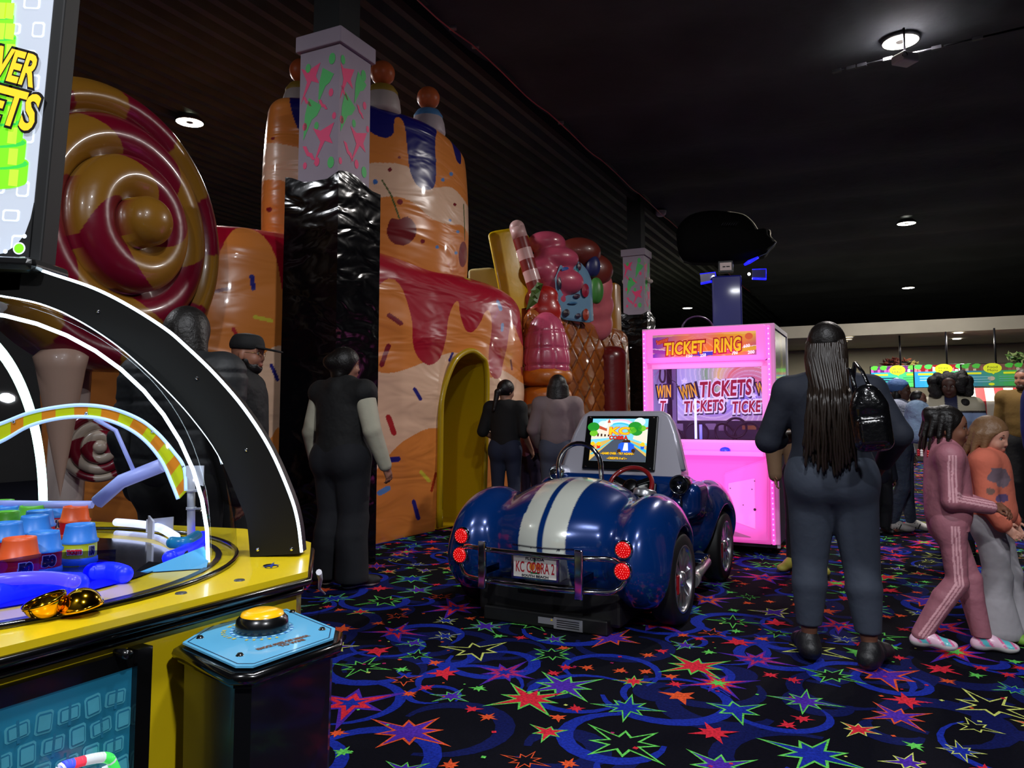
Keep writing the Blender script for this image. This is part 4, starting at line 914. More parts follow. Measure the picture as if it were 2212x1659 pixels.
# paper cups with ticket prints stacked on the play field
cupm = {'blue': mat('cup_blue',(54,130,214),.4,emit=(40,110,210),es=.18), 'orange': mat('cup_orange',(230,92,40),.4,emit=(230,80,30),es=.15), 'green': mat('cup_green',(96,180,50),.4,emit=(80,170,40),es=.15)}  # faint glow put into cup and print colours, which give no light themselves
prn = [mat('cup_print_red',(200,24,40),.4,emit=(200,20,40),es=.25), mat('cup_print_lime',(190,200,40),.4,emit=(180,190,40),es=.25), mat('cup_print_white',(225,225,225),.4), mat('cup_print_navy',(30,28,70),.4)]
CUPS = [(170,1205,'blue',1,'150','front right cup, blue with a lime ticket band'),(90,1228,'blue',0,'50','blue cup just left of the front right stack'),(38,1246,'orange',0,'50','orange cup at the front of the cups'),
        (160,1152,'orange',0,'100','orange cup at the back right'),(118,1140,'blue',0,'100','blue cup at the back, beside the tall light strip'),(66,1150,'green',0,'75','green cup in the back row'),
        (82,1165,'blue',0,'50','blue cup between the green and the front blue cup'),(72,1180,'blue',0,'25','blue cup in the third row from the back'),(22,1140,'orange',0,'75','orange cup at the back left'),
        (8,1168,'green',0,'25','green cup at the left edge of the photo'),(12,1200,'blue',0,'25','blue cup at the left edge of the photo'),(8,1152,'blue',0,'75','small blue cup behind the green one at left edge'),(2,1134,'green',0,'60','dark green cup farthest back at left edge')]
for i, (x, y, c_, two, num, lb) in enumerate(CUPS):
    g0 = G(x, y+16, ZT); t = thing('ticket_cup', lb[0].upper().lower()+lb[1:]+' inside the dome', 'cup', (g0.x, g0.y, ZT+.004), 0, 'cups under the dome'); r_c = .029
    body = MB(); body.lathe([(r_c*1.04,0),(r_c*1.04,.040)], n=28, m=0); body.lathe([(r_c*1.06,.0),(r_c*1.13,.003),(r_c*1.10,.012),(r_c*1.05,.013)], n=28, m=1)
    bp_ = body.build('cup_band', [prn[1] if two else prn[0], cupm[c_]], t)
    up_ = MB(); up_.lathe([(r_c*1.12,.040),(r_c*1.14,.044),(r_c*1.02,.047),(r_c*.88,.071),(r_c*.86,.075),(r_c*.80,.075),(r_c*.78,.0725),(0,.0725)], n=28); up_.build('cup_lid', cupm[c_], t)
    lb_ = MB(); d = (Vector((0,0,0))-Vector((g0.x,g0.y,0))).normalized(); r_ = Vector((-d.y,d.x,0))
    for (txt, off, mm, ww, hh) in (((num, .010, (2,3), .022, .020),) if not two else (('TICKETS', -.008, (2,0), .026, .009),(num, .022, (2,3), .012, .018))):
        an = off/(r_c*1.05); dd = d*math.cos(an)+r_*math.sin(an); rr_ = Vector((-dd.y,dd.x,0)); pos = dd*(r_c*1.06)+Vector((0,0,.026))
        text_mesh(lb_, txt, pos+dd*.0006, rr_, (0,0,1), .012, mm[0], bold=.002, fit=(ww+.003,hh+.003)); text_mesh(lb_, txt, pos+dd*.0014, rr_, (0,0,1), .012, mm[1], bold=.001, fit=(ww,hh))
    lb_.build('cup_number', prn, bp_)
# ------------------------------------------------------------ blue kiddie ride car
CA = math.radians(28)
car = thing('kiddie_ride_car', 'glossy dark blue toy roadster ride with two white stripes, chrome bumper and a game screen', 'kiddie ride', (.17,4.51,0), -CA)
def carbody():
    s = SDF((-.80,-.12,.08),(.80,2.42,.92), .0095)
    s.box((0,1.08,.40), (.50,.98,.24), .16, .02)
    s.ell((0,.52,.47), (.50,.54,.33), .10)
    s.ell((0,.56,.62), (.40,.42,.20), .08)
    s.ell((0,1.9,.46), (.40,.52,.27), .1)
    for x in (-1,1):
        s.ell((x*.545,.44,.42), (.205,.47,.34), .10); s.ell((x*.55,.30,.34), (.18,.33,.22), .06)
        s.ell((x*.52,1.86,.42), (.19,.46,.32), .09); s.box((x*.52,1.38,.64), (.10,.16,.12), .07, .1)
    s.box((0,1.42,.66), (.50,.12,.14), .06, .06)
    s.box((.0,1.02,.78), (.38,.26,.32), .10, .04, sub=True); s.box((.0,.98,.90), (.46,.22,.24), .10, .06, sub=True)
    for x in (-1,1):
        s.cyl((x*.72,.47,.27), (1,0,0), .30, .17, .04, .03, sub=True); s.cyl((x*.70,1.80,.27), (1,0,0), .29, .17, .04, .03, sub=True)
    s.box((0,1.05,.02),(1,3,.12),.0,.03,sub=True)
    return s
BLU = (4,50,118)
def carcol(v):
    c = np.zeros((len(v),3)); c[:] = lin(BLU); x, y, z = v[:,0], v[:,1], v[:,2]; ax = np.abs(x)
    wd = .148+.012*np.clip((.75-z),0,.4)
    st = (ax > .019) & (ax < wd) & (y < .88) & ((z > .17)); c[st] = lin((222,226,214))
    rr = (y < .12) & (ax < .15) & (z < .40) & (z > .17); c[rr & (ax > .0)] = lin((206,212,208))
    seam = (np.abs(z-(.462+.0*ax)) < .006) & (ax < .20) & (y < .25); c[seam] = lin((6,10,30))
    return c
carpaint = mat('car_paint', BLU, .22, attr=True, coat=1.0, metal=.25, spec=.5)
carbody().build('body', carpaint, car, colf=carcol)
tyre = mat('tyre_black', (8,8,9), .6); dch = mat('chrome_dark',(120,122,128),.12,1.0)
def wheel(x, y, r, sgn):
    w_ = MB(); c = (0,0,0); ax = (sgn,0,0)
    w_.lathe([(r*.70,-.07),(r*.93,-.075),(r,-.05),(r,.05),(r*.93,.072),(r*.72,.07)], c, ax, 40, m=0)
    o = w_.build('wheel', tyre, car); o.location = (x,y,r)
    rim_ = MB(); rim_.lathe([(r*.74,.066),(r*.72,.074),(r*.68,.066),(r*.66,.0),(r*.60,-.03),(0,-.035)], c, ax, 40)
    for k in range(10):
        a = 2*PI*k/10; d = Vector((0,math.cos(a),math.sin(a))); t_ = Vector((0,-math.sin(a),math.cos(a))); n = Vector((sgn,0,0))
        rim_.add([t_*.018+n*.052, -t_*.018+n*.052, d*r*.69-t_*.026+n*.058, d*r*.69+t_*.026+n*.058, t_*.010+n*.02, -t_*.010+n*.02, d*r*.69-t_*.012+n*.02, d*r*.69+t_*.012+n*.02],
                 [(0,1,2,3),(0,4,5,1),(3,2,6,7),(0,3,7,4),(1,5,6,2)])
    rim_.lathe([(.045,.02),(.045,.06),(.03,.075),(0,.078)], c, ax, 20); rim_.build('rim', mat('rim_chrome',(230,230,235),.24,.95), o)
    if sgn > 0: 
        cb = MB(); cb.box((.045,-.085,-.02), (.018,.02,.055), bev=.006, m=0); text_mesh(cb, 'WARNING', (.0655,-.085,-.02), (0,0,-1), (0,1,0), .02, 1, fit=(.09,.018)); cb.build('brake_caliper', [mat('caliper_red',(150,14,24),.35), mat('white_ink',(220,220,220),.5)], o)
for x, y, r, sg in ((.645,.47,.268,1),(-.645,.47,.268,-1),(.60,1.80,.255,1),(-.60,1.80,.255,-1)): wheel(x, y, r, sg)
# bumper
def rloop(x0, x1, z0, z1, y, n=8):
    r = (z1-z0)/2; out = []
    for i in range(n+1): a = PI/2-PI*i/n; out.append((x1-r+r*math.cos(a), y, (z0+z1)/2+r*math.sin(a)))
    for i in range(n+1): a = -PI/2-PI*i/n; out.append((x0+r+r*math.cos(a), y, (z0+z1)/2+r*math.sin(a)))
    for k, p in enumerate(out): out[k] = (p[0], p[1]+.10*(abs(p[0])/.5)**3, p[2])
    return out
lp = rloop(-.53,.53,.27,.45,-.15); pts = []
for i in range(len(lp)):
    a, b = Vector(lp[i]), Vector(lp[(i+1)%len(lp)]); m_ = max(1, int((b-a).length/.08))
    for k in range(m_): 
        q = a.lerp(b, k/m_); q.y = -.15+.10*(abs(q.x)/.5)**3; pts.append(q)
bp = MB().tube(pts, .0155, 12, closed=True).build('bumper', chrome, car)
for x in (-.305,.305):
    MB().box((x,-.158,.365), (.024,.012,.135), bev=.006).build('overrider', chrome, bp)
    MB().box((x,-.07,.33), (.015,.09,.02)).build('bumper_bracket', dch, bp)
# tail lights
redl = mat('tail_red',(140,4,6),.3,emit=(255,6,8),es=.5); redd = mat('tail_dot',(255,150,140),.3,emit=(255,120,110),es=1.6)
for x in (-.52,.52):
    for z in (.50,.388):
        o = MB().lathe([(.0,-.012),(.03,-.012),(.043,-.006),(.046,.02)], n=24, axis=(0,1,0)).build('tail_light', redl, car); o.location = (x,-.062 if z < .45 else -.045,z)
        MB().lathe([(.045,-.004),(.050,-.006),(.051,.02)], n=24, axis=(0,1,0)).build('light_ring', chrome, o)
        d = MB()
        for rr_, k in ((0,1),(.013,6),(.026,11),(.037,16)):
            for i in range(k): a = 2*PI*i/k; d.ball((rr_*math.cos(a), -.012+rr_*rr_*2, rr_*math.sin(a)), .0022, 6, 0, 4)
        d.build('light_dots', redd, o)
# licence plate
pl = MB().box((0,0,0), (.142,.006,.066), bev=.006).build('licence_plate', mat('plate_white',(226,222,214),.35), car); pl.location = (.005,-.085,.365)
fr = MB()
for dx_, dz_, hx, hz in ((0,.064,.148,.007),(0,-.064,.148,.007),(.143,0,.007,.068),(-.143,0,.007,.068)): fr.box((dx_,-.006,dz_), (hx,.006,hz), bev=.002)
fr.build('plate_frame', chrome, pl); tx = MB()
for rx_, rz_, c_ in ((-.018,.004,1),(.022,.006,1)): tx.poly([(p[0],-.0068,p[1]) for p in circ(rx_,rz_,.018,16,.022)], c_)
tx.poly([(.0,-.0069,.026),(.006,-.0069,.05),(-.012,-.0069,.04)], 2); tx.poly([(p[0],-.0070,p[1]) for p in rrect(.0,-.03,.03,.005)], 2)
text_mesh(tx, 'KC COBRA 2', (0,-.0078,.0), (1,0,0), (0,0,1), .05, 0, bold=.0006, fit=(.245,.062)); text_mesh(tx, 'FLORIDA', (0,-.0078,.048), (1,0,0), (0,0,1), .02, 3, bold=.0006, fit=(.12,.015)); text_mesh(tx, 'SOUTH BEACH', (0,-.0078,-.048), (1,0,0), (0,0,1), .02, 3, bold=.0008, fit=(.17,.014))
tx.build('plate_lettering', [mat('plate_red',(176,30,44),.4), mat('plate_orange',(214,120,40),.4), mat('plate_green',(40,110,60),.4), mat('plate_ink',(20,26,40),.4)], pl)
MB().box((0,.065,0), (.15,.055,.075), bev=.01).build('plate_mount', mat('mount_silver',(150,155,160),.3,.6), pl)
# roll bar, fuel cap, exhaust, screen cowl, wheel
rb_ = [(-.237,.78,.70),(-.237,.77,.88)]+[(-.08-.157*math.cos(a), .77, .885+.157*math.sin(a)) for a in np.linspace(.1,PI-.1,14)]+[(.077,.77,.88),(.077,.78,.70)]
MB().tube(rb_, .0165, 12).build('roll_bar', chrome, car)
fc = MB(); fc.lathe([(.075,-.03),(.075,-.0),(.066,.012),(.05,.016),(0,.018)], (.40,.72,.745), (.12,.18,1), 28); fc.box((.40,.70,.766),(.012,.03,.005)); fc.build('fuel_cap', mat('brushed_silver',(170,172,176),.3,.8), car)
ex = MB(); ex.tube([(.56,1.42,.24),(.64,1.30,.22),(.66,.98,.20),(.66,.86,.185)], .036, 14); ex.tube([(.66,.90,.19),(.66,.84,.18)], .048, 14); ex.build('side_exhaust', mat('exhaust_silver',(188,188,186),.28,.7), car)
for k in range(3): MB().box((.62,1.22-.09*k,.275), (.06,.03,.012), bev=.005).build('side_step', chrome, car)
cowl = MB(); P0 = Vector((0,1.32,.74)); U = Vector((0,.15,.50)).normalized(); N_ = Vector((1,0,0)).cross(U)
outl = [(-.475,0)]+[(-.46,.1),(-.385,.36),(-.345,.46),(-.325,.495),(-.29,.517),(.29,.517),(.325,.495),(.345,.46),(.385,.36),(.46,.1),(.475,0)]
cowl.prism(outl, P0, (1,0,0), U, (0,.20,-.02)); cowl.tube([P0+Vector((1,0,0))*p[0]+U*p[1]+Vector((0,.03,0)) for p in outl[1:-1]], .03, 10)
cw = cowl.build('screen_cowl', mat('silver_paint',(186,184,196),.35,.3,coat=.4), car)
def cwp(x, u, k=0.0): return P0+Vector((x,0,0))+U*u+N_*k
if N_.y > 0: N_ = -N_
bz = MB(); bz.box(cwp(-.012,.295,.012), (.285,.21,.012), basis((1,0,0),U,N_), bev=.01); bezel = bz.build('screen_bezel', blkp, cw)
for x, u in ((-.265,.49),(.24,.49),(-.265,.105),(.24,.105)): MB().lathe([(0,.004),(.006,.003),(.007,0)], cwp(x,u,.024), N_, 12).build('screw', chrome, bezel)
scr = MB(); SC = [('sky',(120,205,235)),('pale',(214,232,236)),('road',(70,78,92)),('walk',(214,176,90)),('tree',(30,140,40)),('grass',(110,190,40)),('wall',(230,220,200)),('roof',(190,80,50)),('gold',(255,196,20)),('red',(220,40,30)),('blue',(30,90,220)),('white',(245,245,245)),('dark',(60,30,10)),('kerb',(60,190,220)),('pink',(230,190,210))]
smt = [mat('screen_'+n_, c_, .4, emit=c_, es=.85) for n_, c_ in SC]; ix = {n_: i for i, (n_, c_) in enumerate(SC)}
SX, SU, SWd, SH_ = -.022, .315, .222, .165
def sc2(pl, n_, k): scr.poly([cwp(SX+p[0]*SWd, SU+p[1]*SH_, .0245+.0004*k) for p in pl], ix[n_])
sc2([(-1,-1),(1,-1),(1,1),(-1,1)], 'sky', 0)
for (n_, r1, r2) in (('pink',.78,.70),('pale',.70,.62),('kerb',.62,.55)):
    o_r = circ(.0,.2,r1,20,r1*1.0,0,PI); i_r = circ(.0,.2,r2,20,r2*1.0,0,PI)
    for i in range(19): sc2([o_r[i],o_r[i+1],i_r[i+1],i_r[i]], n_, 1)
for cx, cy, r in ((-.6,.7,.2),(-.4,.8,.16),(.7,.85,.2)): sc2(circ(cx,cy,r,14), 'pale', 1)
sc2([(-1,-.25),(-.1,.12),(.1,.12),(1,-.25),(1,-1),(-1,-1)], 'walk', 2); sc2([(-1,-1),(-.1,.12),(.12,.12),(1,-.75),(1,-1)], 'road', 3); sc2([(-1,-.7),(-.12,.1),(-.08,.1),(-.9,-.7)], 'kerb', 4); sc2([(1,-.45),(.14,.1),(.11,.1),(1,-.6)], 'kerb', 4)
sc2([(-1,.0),(-1,.62),(-.9,.66),(-.45,.4),(-.25,.3),(-.25,.1)], 'wall', 2.5); sc2([(-1,.62),(-.9,.75),(-.4,.5),(-.25,.3),(-.45,.4)], 'roof', 2.6); sc2([(-.45,.2),(-.45,.8),(-.4,.95),(-.34,.8),(-.34,.2)], 'wall', 2.7); sc2([(-.46,.8),(-.4,1),(-.33,.8)], 'roof', 2.8)
sc2([(.5,.05),(.55,.35),(1,.5),(1,-.15)], 'wall', 2.5); sc2([(.5,.35),(1,.52),(1,.62),(.6,.5)], 'roof', 2.6)
for cx, cy, r in ((-.95,.6,.22),(-.92,.3,.15),(.55,.62,.24),(.45,.45,.16),(.62,.4,.2),(.8,.55,.14)): sc2(circ(cx,cy,r,16), 'tree' if r > .18 else 'grass', 3.2)
for i in range(5): sc2([(-.92+.13*i,.15),(-.92+.13*i,.32-.02*i),(-.86+.13*i,.31-.02*i),(-.86+.13*i,.15)], 'dark', 3)
sc2([(.0,-.5),(.02,-.2),(.12,-.12),(.42,-.12),(.56,-.22),(.6,-.5),(.5,-.62),(.08,-.58)], 'blue', 5); sc2([(.22,-.14),(.34,-.14),(.37,-.5),(.18,-.5)], 'white', 5.5); sc2([(.12,-.12),(.2,.0),(.4,.0),(.44,-.12)], 'dark', 5.2)
sc2(circ(.05,-.52,.07,12,.1), 'dark', 5.6); sc2(circ(.55,-.5,.07,12,.1), 'dark', 5.6)
for x in (-.92,-.7,.86): sc2(circ(x,-.2,.08,12,.1), 'gold', 5); sc2([(x-.07,-.25),(x+.07,-.25),(x+.05,-.42),(x-.05,-.42)], 'red' if x < 0 else 'blue', 4.9)
def st_(t, x, u, w_, h_, n1, n2):
    text_mesh(scr, t, cwp(SX+x*SWd, SU+u*SH_, .0272), (1,0,0), U, .05, ix[n1], bold=.004, fit=(w_*SWd+.006,h_*SH_+.006)); text_mesh(scr, t, cwp(SX+x*SWd, SU+u*SH_, .0276), (1,0,0), U, .05, ix[n2], bold=.002, fit=(w_*SWd,h_*SH_))
st_('KC', .0, .42, .72, .36, 'red', 'gold'); st_('COBRA', .0, .10, .66, .17, 'dark', 'red'); st_('~GAME OVER - TRY AGAIN!~', .0, -.64, 1.2, .11, 'dark', 'gold'); st_('~CREDITS: 0 of 1~', .0, -.86, .72, .11, 'dark', 'gold')
scr.build('screen', smt, cw)
for x, y, z, r in ((.50,1.18,.755,.068),(-.455,1.24,.80,.062)):
    m_ = MB(); m_.lathe([(r*.9,.10),(r,.03),(r,-.03),(r*.95,-.04),(r*.86,-.03),(r*.8,.02),(0,.03)], (x,y,z), (0,1,0), 28, m=0); m_.tube([(x,y,z-r),(x,y+.02,z-r-.08)], .01, 8)
    m_.build('horn', [chrome if x < 0 else dch], car)
dsh = MB(); dsh.box((.0,1.27,.69), (.30,.02,.06), Matrix.Rotation(-.4,3,'X'), 0, .01); dsh.box((.08,1.247,.70), (.16,.004,.045), Matrix.Rotation(-.4,3,'X'), 1, .003)
dsh.box((.03,1.238,.71),(.03,.004,.012),Matrix.Rotation(-.4,3,'X'),2); dsh.box((.12,1.238,.705),(.02,.004,.018),Matrix.Rotation(-.4,3,'X'),3)
dsh.lathe([(.03,.0),(.03,.01),(0,.012)], (-.2,1.245,.72), (0,-1,.3), 16, m=4); dsh.box((.36,1.2,.60),(.07,.02,.05),m=0,bev=.008)
dsh.build('dashboard', [blkp, mat('panel_white',(214,214,210),.4), mat('panel_red',(200,30,30),.4), mat('panel_yellow',(230,190,40),.4), chrome], car)
MB().lathe([(0,.0),(.012,.0),(.014,-.004)], (.36,1.175,.60), (0,-1,0), 14).build('key_switch', chrome, car)
MB().box((.40,1.12,.565), (.05,.03,.016), m=0).build('coin_light', mat('green_light',(80,240,110),.4,emit=(60,230,90),es=1.5), car)
sw_ = thing('steering_wheel', None, None); sw_.parent = car; sw_.location = (.16,1.12,.735); sw_.rotation_euler = (math.radians(52),0,0)
for k in ('label','category'):
    if k in sw_: del sw_[k]
r_ = .155; ring_ = [(r_*math.cos(a), r_*math.sin(a), 0) for a in np.linspace(0,2*PI,40,endpoint=False)]
MB().tube(ring_, .017, 10, closed=True).build('wheel_rim', mat('wheel_red',(130,16,20),.35,coat=.4), sw_)
hb = MB(); hb.lathe([(.055,-.02),(.055,.012),(.04,.022),(0,.024)], n=24)
for a in (math.radians(25), math.radians(155), math.radians(270)): hb.box((math.cos(a)*.09, math.sin(a)*.09, 0), (.06,.02,.008), rotz(a), bev=.004)
hb.tube([(0,0,0),(0,0,-.14)], .022, 10); hb.build('wheel_hub', blkp, sw_)
st_seat = MB().box((0,.86,.36), (.30,.04,.16), Matrix.Rotation(.25,3,'X'), bev=.02).box((0,1.02,.28),(.30,.2,.04),bev=.02).build('seat', mat('seat_black',(14,14,16),.5), car)
un = MB(); un.box((0,1.05,.14), (.46,.98,.10), bev=.02); un.box((0,.82,.045), (.40,.80,.043), bev=.01); bs = un.build('base', mat('base_black',(5,5,6),.6), car)
lbm = MB(); lbm.box((.02,.0215,.045), (.05,.003,.018), m=0); lbm.box((.16,.0215,.040), (.09,.003,.032), m=0)
for i in range(4): lbm.box((.16,.0175,.058-.012*i), (.07,.001,.002), m=1)
lbm.poly([(.05,.0175,.05),(.065,.0175,.05),(.0575,.0175,.062)], 2)
lb0 = lbm.build('rating_plate', [mat('plate_grey',(150,150,156),.35,.4), mat('ink_dark',(30,30,34),.5), mat('warn_yellow',(220,190,40),.5)], bs)
# ------------------------------------------------------------ pink ticket ring cabinet
FR = Vector((2.33,6.75,0)); RW = 1.19; RDp = 1.0; RH = 2.055
FL = FR - B*RW
tr = thing('prize_game_cabinet', 'tall pink lit ticket game cabinet with a glass window and ticket banners inside', 'arcade cabinet', (FL.x,FL.y,0), -ANG)
def rp(px_, py_, y=0.0):
    """photo point -> (x, z) in the cabinet's own frame on the plane y"""
    o = FL+A*y; h = hitplane(px_, py_, o, A); d = h-o; return (d.dot(B), h.z)
def c3(x, y): return (x/3.0725+1340, y/3.0725+680)
def rp3(x, y, yy=0.0): return rp(*c3(x,y), yy)
pk = mat('pink_lit', (196,100,168), .45, emit=(255,88,196), es=.52); pk2 = mat('pink_lit_bright', (210,120,185), .4, emit=(255,112,214), es=.85)
pkf = mat('frame_pink', (232,180,216), .4, emit=(230,110,200), es=.28); wf = mat('frame_white', (226,220,226), .4, metal=.1); cdark = mat('cabinet_dark',(28,26,32),.4)
wt = rp3(205,362)[1]; wb = rp3(570,833)[1]; x0w = rp3(205,500)[0]; x1w = rp3(938,500)[0]
mt = rp3(570,85)[1]; mb0 = rp3(570,312)[1]
sh_z = rp3(600,875)[1]
# shell: frame bars, back, sides, floor
fm = MB()
fm.box((RW/2,.02,RH-.02), (RW/2,.02,.02), bev=.004); fm.box((RW/2,.03,(wt+mb0)/2), (RW/2-.03,.02,(mb0-wt)/2), bev=.004); fm.box((RW/2,.03,wb-.03), (RW/2-.02,.025,.035), bev=.004)
fm.box((x0w/2+.015,.03,(wt+wb)/2), (x0w/2-.005,.02,(wt-wb)/2+.05), bev=.003); fm.box(((x1w+RW)/2-.02,.03,(wt+wb)/2), ((RW-x1w)/2-.02,.02,(wt-wb)/2+.05), bev=.003)
fm.box((.0+.012,.02,RH/2+.05), (.02,.025,RH/2-.05), bev=.004); fm.box((RW-.02,.02,RH/2+.05), (.035,.025,RH/2-.05), bev=.006)
fm.build('front_frame', pkf, tr)
sh = MB(); sh.box((RW/2,RDp/2,RH-.012), (RW/2,RDp/2,.012), m=0); sh.box((RW-.012,RDp/2+.03,RH/2+.03), (.01,RDp/2-.03,RH/2-.05), m=1); sh.box((.012,RDp/2+.03,RH/2+.03), (.01,RDp/2-.03,RH/2-.05), m=1); sh.box((RW/2,RDp-.012,RH/2+.03), (RW/2,.01,RH/2-.05), m=1)
sh.box((RW/2,RDp/2,.09), (RW/2-.01,RDp/2-.01,.02), m=1); sh.box((RW/2,RDp/2,wb-.02), (RW/2-.03,RDp/2-.03,.015), m=1)
for y in (.03,RDp-.02): sh.box((RW+.002,y,RH/2+.03), (.012,.02,RH/2-.04), m=0)
sh.box((RW+.002,RDp/2,RH-.02), (.012,RDp/2,.02), m=0)
sh.build('cabinet_shell', [wf, cdark], tr)
# printed side panel (patches of colour)
def colour_plane(name, o, x, y, w_, h_, nx, ny, fn, m, parent):
    o = np.array(o, float); x = np.array(x, float); y = np.array(y, float); U_, V_ = np.meshgrid(np.linspace(0,1,nx), np.linspace(0,1,ny), indexing='ij')
    v = o+ (U_*w_)[...,None]*x + (V_*h_)[...,None]*y; c = fn(U_, V_); i = np.arange(nx-1)[:,None]*ny+np.arange(ny-1)[None,:]
    q = np.stack([i, i+ny, i+ny+1, i+1], 2).reshape(-1,4); return mesh_obj(name, v.reshape(-1,3), q, m, parent, cols=c.reshape(-1,3))
def mixc(c, mask, rgb): c[...] = c*(1-mask[...,None])+np.array(lin(rgb))*mask[...,None]
def side_fn(U_, V_):
    c = np.zeros(U_.shape+(3,)); c[:] = lin((40,36,60)); r = np.hypot(U_-.2, V_-.75)
    for k, rgb in enumerate(((90,60,150),(60,110,60),(200,200,90),(220,190,120),(70,70,160))): mixc(c, np.clip(1-np.abs(r-.14-.09*k)/.05,0,1), rgb)
    return c
pr = mat('side_print', attr=True, rough=.25, coat=.5)
colour_plane('side_panel', (RW+.004,.05,1.0), (0,1,0), (0,0,1), RDp-.08, RH-1.05, 40, 50, side_fn, pr, tr)
# marquee
a = rp3(172,118); b = rp3(968,75); mb = MB()
mb.box(((a[0]+b[0])/2+.0,-.012,(mt+mb0)/2), ((b[0]-a[0])/2,.025,(mt-mb0)/2), bev=.02); mq = mb.build('marquee', pk2, tr)
a = rp3(222,140); b = rp3(904,108); lo = rp3(222,290); hi = rp3(904,265)
mx0, mx1 = a[0], b[0]; mz0, mz1 = (lo[1]+hi[1])/2, (a[1]+b[1])/2
def mq_fn(U_, V_):
    c = np.zeros(U_.shape+(3,)); c[:] = lin((235,120,50)); an = np.arctan2(V_-.95, (U_-.45)*4.5)
    mixc(c, np.clip((U_-.6)*3,0,1)*np.clip((V_-.5)*2,0,1), (236,190,40)); mixc(c, np.clip((.35-U_)*3,0,1), (120,60,170)); mixc(c, (np.abs(np.sin(an*9)) < .25)*.45, (255,190,130))
    mixc(c, np.clip(1-np.abs(U_-.47)/.2,0,1)*np.clip((V_-.4),0,1), (240,120,180)); mixc(c, np.clip((U_-.85)*6,0,1)*np.clip(1-V_,0,1), (120,50,130))
    for k, (rgb, cu) in enumerate((((230,120,30),.25),((60,50,170),.5),((220,60,110),.72),((210,160,50),.92),((150,60,160),.03))):
        y0 = .10+.55*np.abs(U_-.5)**1.5; mixc(c, ((np.abs(V_-y0) < .085) & (np.abs(U_-cu) < .125))*1.0, rgb)
        mixc(c, ((np.abs(V_-y0-.1) < .012))*1.0, (240,220,230))
    return c
mpr = mat('marquee_print', attr=True, rough=.3, emitattr=True, es=.55)
colour_plane('marquee_print', (mx0,-.0405,mz0), (1,0,0), (0,0,1), mx1-mx0, mz1-mz0, 160, 50, mq_fn, mpr, mq)
tx = MB(); yel_, redk, whk, nvk = 0,1,2,3; TM = [mat('letter_gold',(250,200,30),.4,emit=(250,196,30),es=.5), mat('letter_red',(176,20,40),.4,emit=(190,20,40),es=.35), mat('letter_white',(235,235,240),.4,emit=(230,225,240),es=.8), mat('letter_navy',(24,20,70),.4), mat('letter_orange',(235,110,60),.4,emit=(235,90,60),es=.4)]
def rt(t, p0, p1, y, h_, cols, grow=.012, shear=.15, k0=.0):
    """lettering from photo point p0 to p1 (centre line), height h_"""
    q0 = Vector((p0[0],0,p0[1])); q1 = Vector((p1[0],0,p1[1])); d = (q1-q0); L = d.length; d.normalize(); up = Vector((-d.z,0,d.x)); c = (q0+q1)/2+Vector((0,y,0))
    for i, (m, g) in enumerate(cols): text_mesh(tx, t, c+Vector((0,-.0012*i-k0,0))+(Vector((.006,0,-.006)) if m == nvk else Vector()), d, up, h_, m, bold=.010*h_/.1*(1 if g else .35), spacing=1.08, fit=(L+g, h_+g), shear=shear)
rt('TICKET', rp3(300,232), rp3(570,212), -.042, .122, ((redk,.024),(yel_,0))); rt('RING', rp3(625,210), rp3(808,194), -.042, .132, ((redk,.024),(yel_,0)))
rt('150', rp3(445,276), rp3(485,272), -.042, .03, ((2,0),)); rt('700', rp3(745,258), rp3(785,252), -.042, .03, ((2,0),)); rt('200', rp3(850,252), rp3(895,247), -.042, .03, ((2,0),)); rt('600', rp3(822,212), rp3(865,204), -.042, .03, ((2,0),))
rt('250', rp3(535,272), rp3(575,268), -.042, .03, ((2,0),)); rt('Summer', rp3(248,190), rp3(325,162), -.042, .045, ((1,.01),(4,0)))
tx.poly([(q[0],-.0425,q[1]) for q in [(lambda c: (c[0]+.035*math.cos(a), c[1]+.03*math.sin(a)))(rp3(858,144)) for a in np.linspace(0,2*PI,18,endpoint=False)]], 4)
tx.build('marquee_lettering', TM, mq)
# window glass and what is behind it
gl = MB(); gl.prism([(x0w,wb),(x1w,wb),(x1w,wt),(x0w,wt)], (0,.03,0), (1,0,0), (0,0,1), (0,.004,0)); gl.build('window_glass', glassy('cabinet_glass',(240,240,250),.01,.97), tr)
BD = .55
bx0 = rp3(375,400,BD)[0]; bz1 = rp3(600,340,BD)[1]; bz0 = rp3(600,702,BD)[1]; bx1 = RW-.03
def bann(U_, V_):
    c = np.zeros(U_.shape+(3,)); c[:] = lin((205,200,235)); dx_ = (U_-.55)*1.7; dy_ = V_-.55; r = np.hypot(dx_,dy_); an = np.arctan2(dy_,dx_); sw2 = an+r*2.6
    pal = [(60,60,200),(120,90,210),(214,60,80),(230,110,70),(230,210,80),(110,180,90),(170,190,220),(80,80,210)]
    ph = (sw2/(2*PI)) % 1
    for i, rgb in enumerate(pal): w_ = np.clip(1-np.abs(((ph-i/8+.5)%1)-.5)*9,0,1); mixc(c, w_*.9, rgb)
    mixc(c, (np.abs(np.sin(sw2*13)) > .9)*np.clip(.55*r*1.4,0,.5), (235,235,250)); mixc(c, np.clip(.35-V_,0,1)*1.2, (230,180,150)); mixc(c, np.clip(.2-U_,0,1)*3, (206,200,232)); return c
bpr = mat('banner_print', attr=True, rough=.4, emitattr=True, es=.75)  # glow put into the print to stand in for light inside the window
bn = colour_plane('banner', (bx0,BD,bz0), (1,0,0), (0,0,1), bx1-bx0, bz1-bz0, 150, 90, bann, bpr, tr)
tx = MB()
WC = ((nvk,.05),(whk,.035),(redk,0)); WY = ((nvk,.04),(yel_,0))
yb = BD-.004
def rb3(x, y): return rp3(x, y, BD)
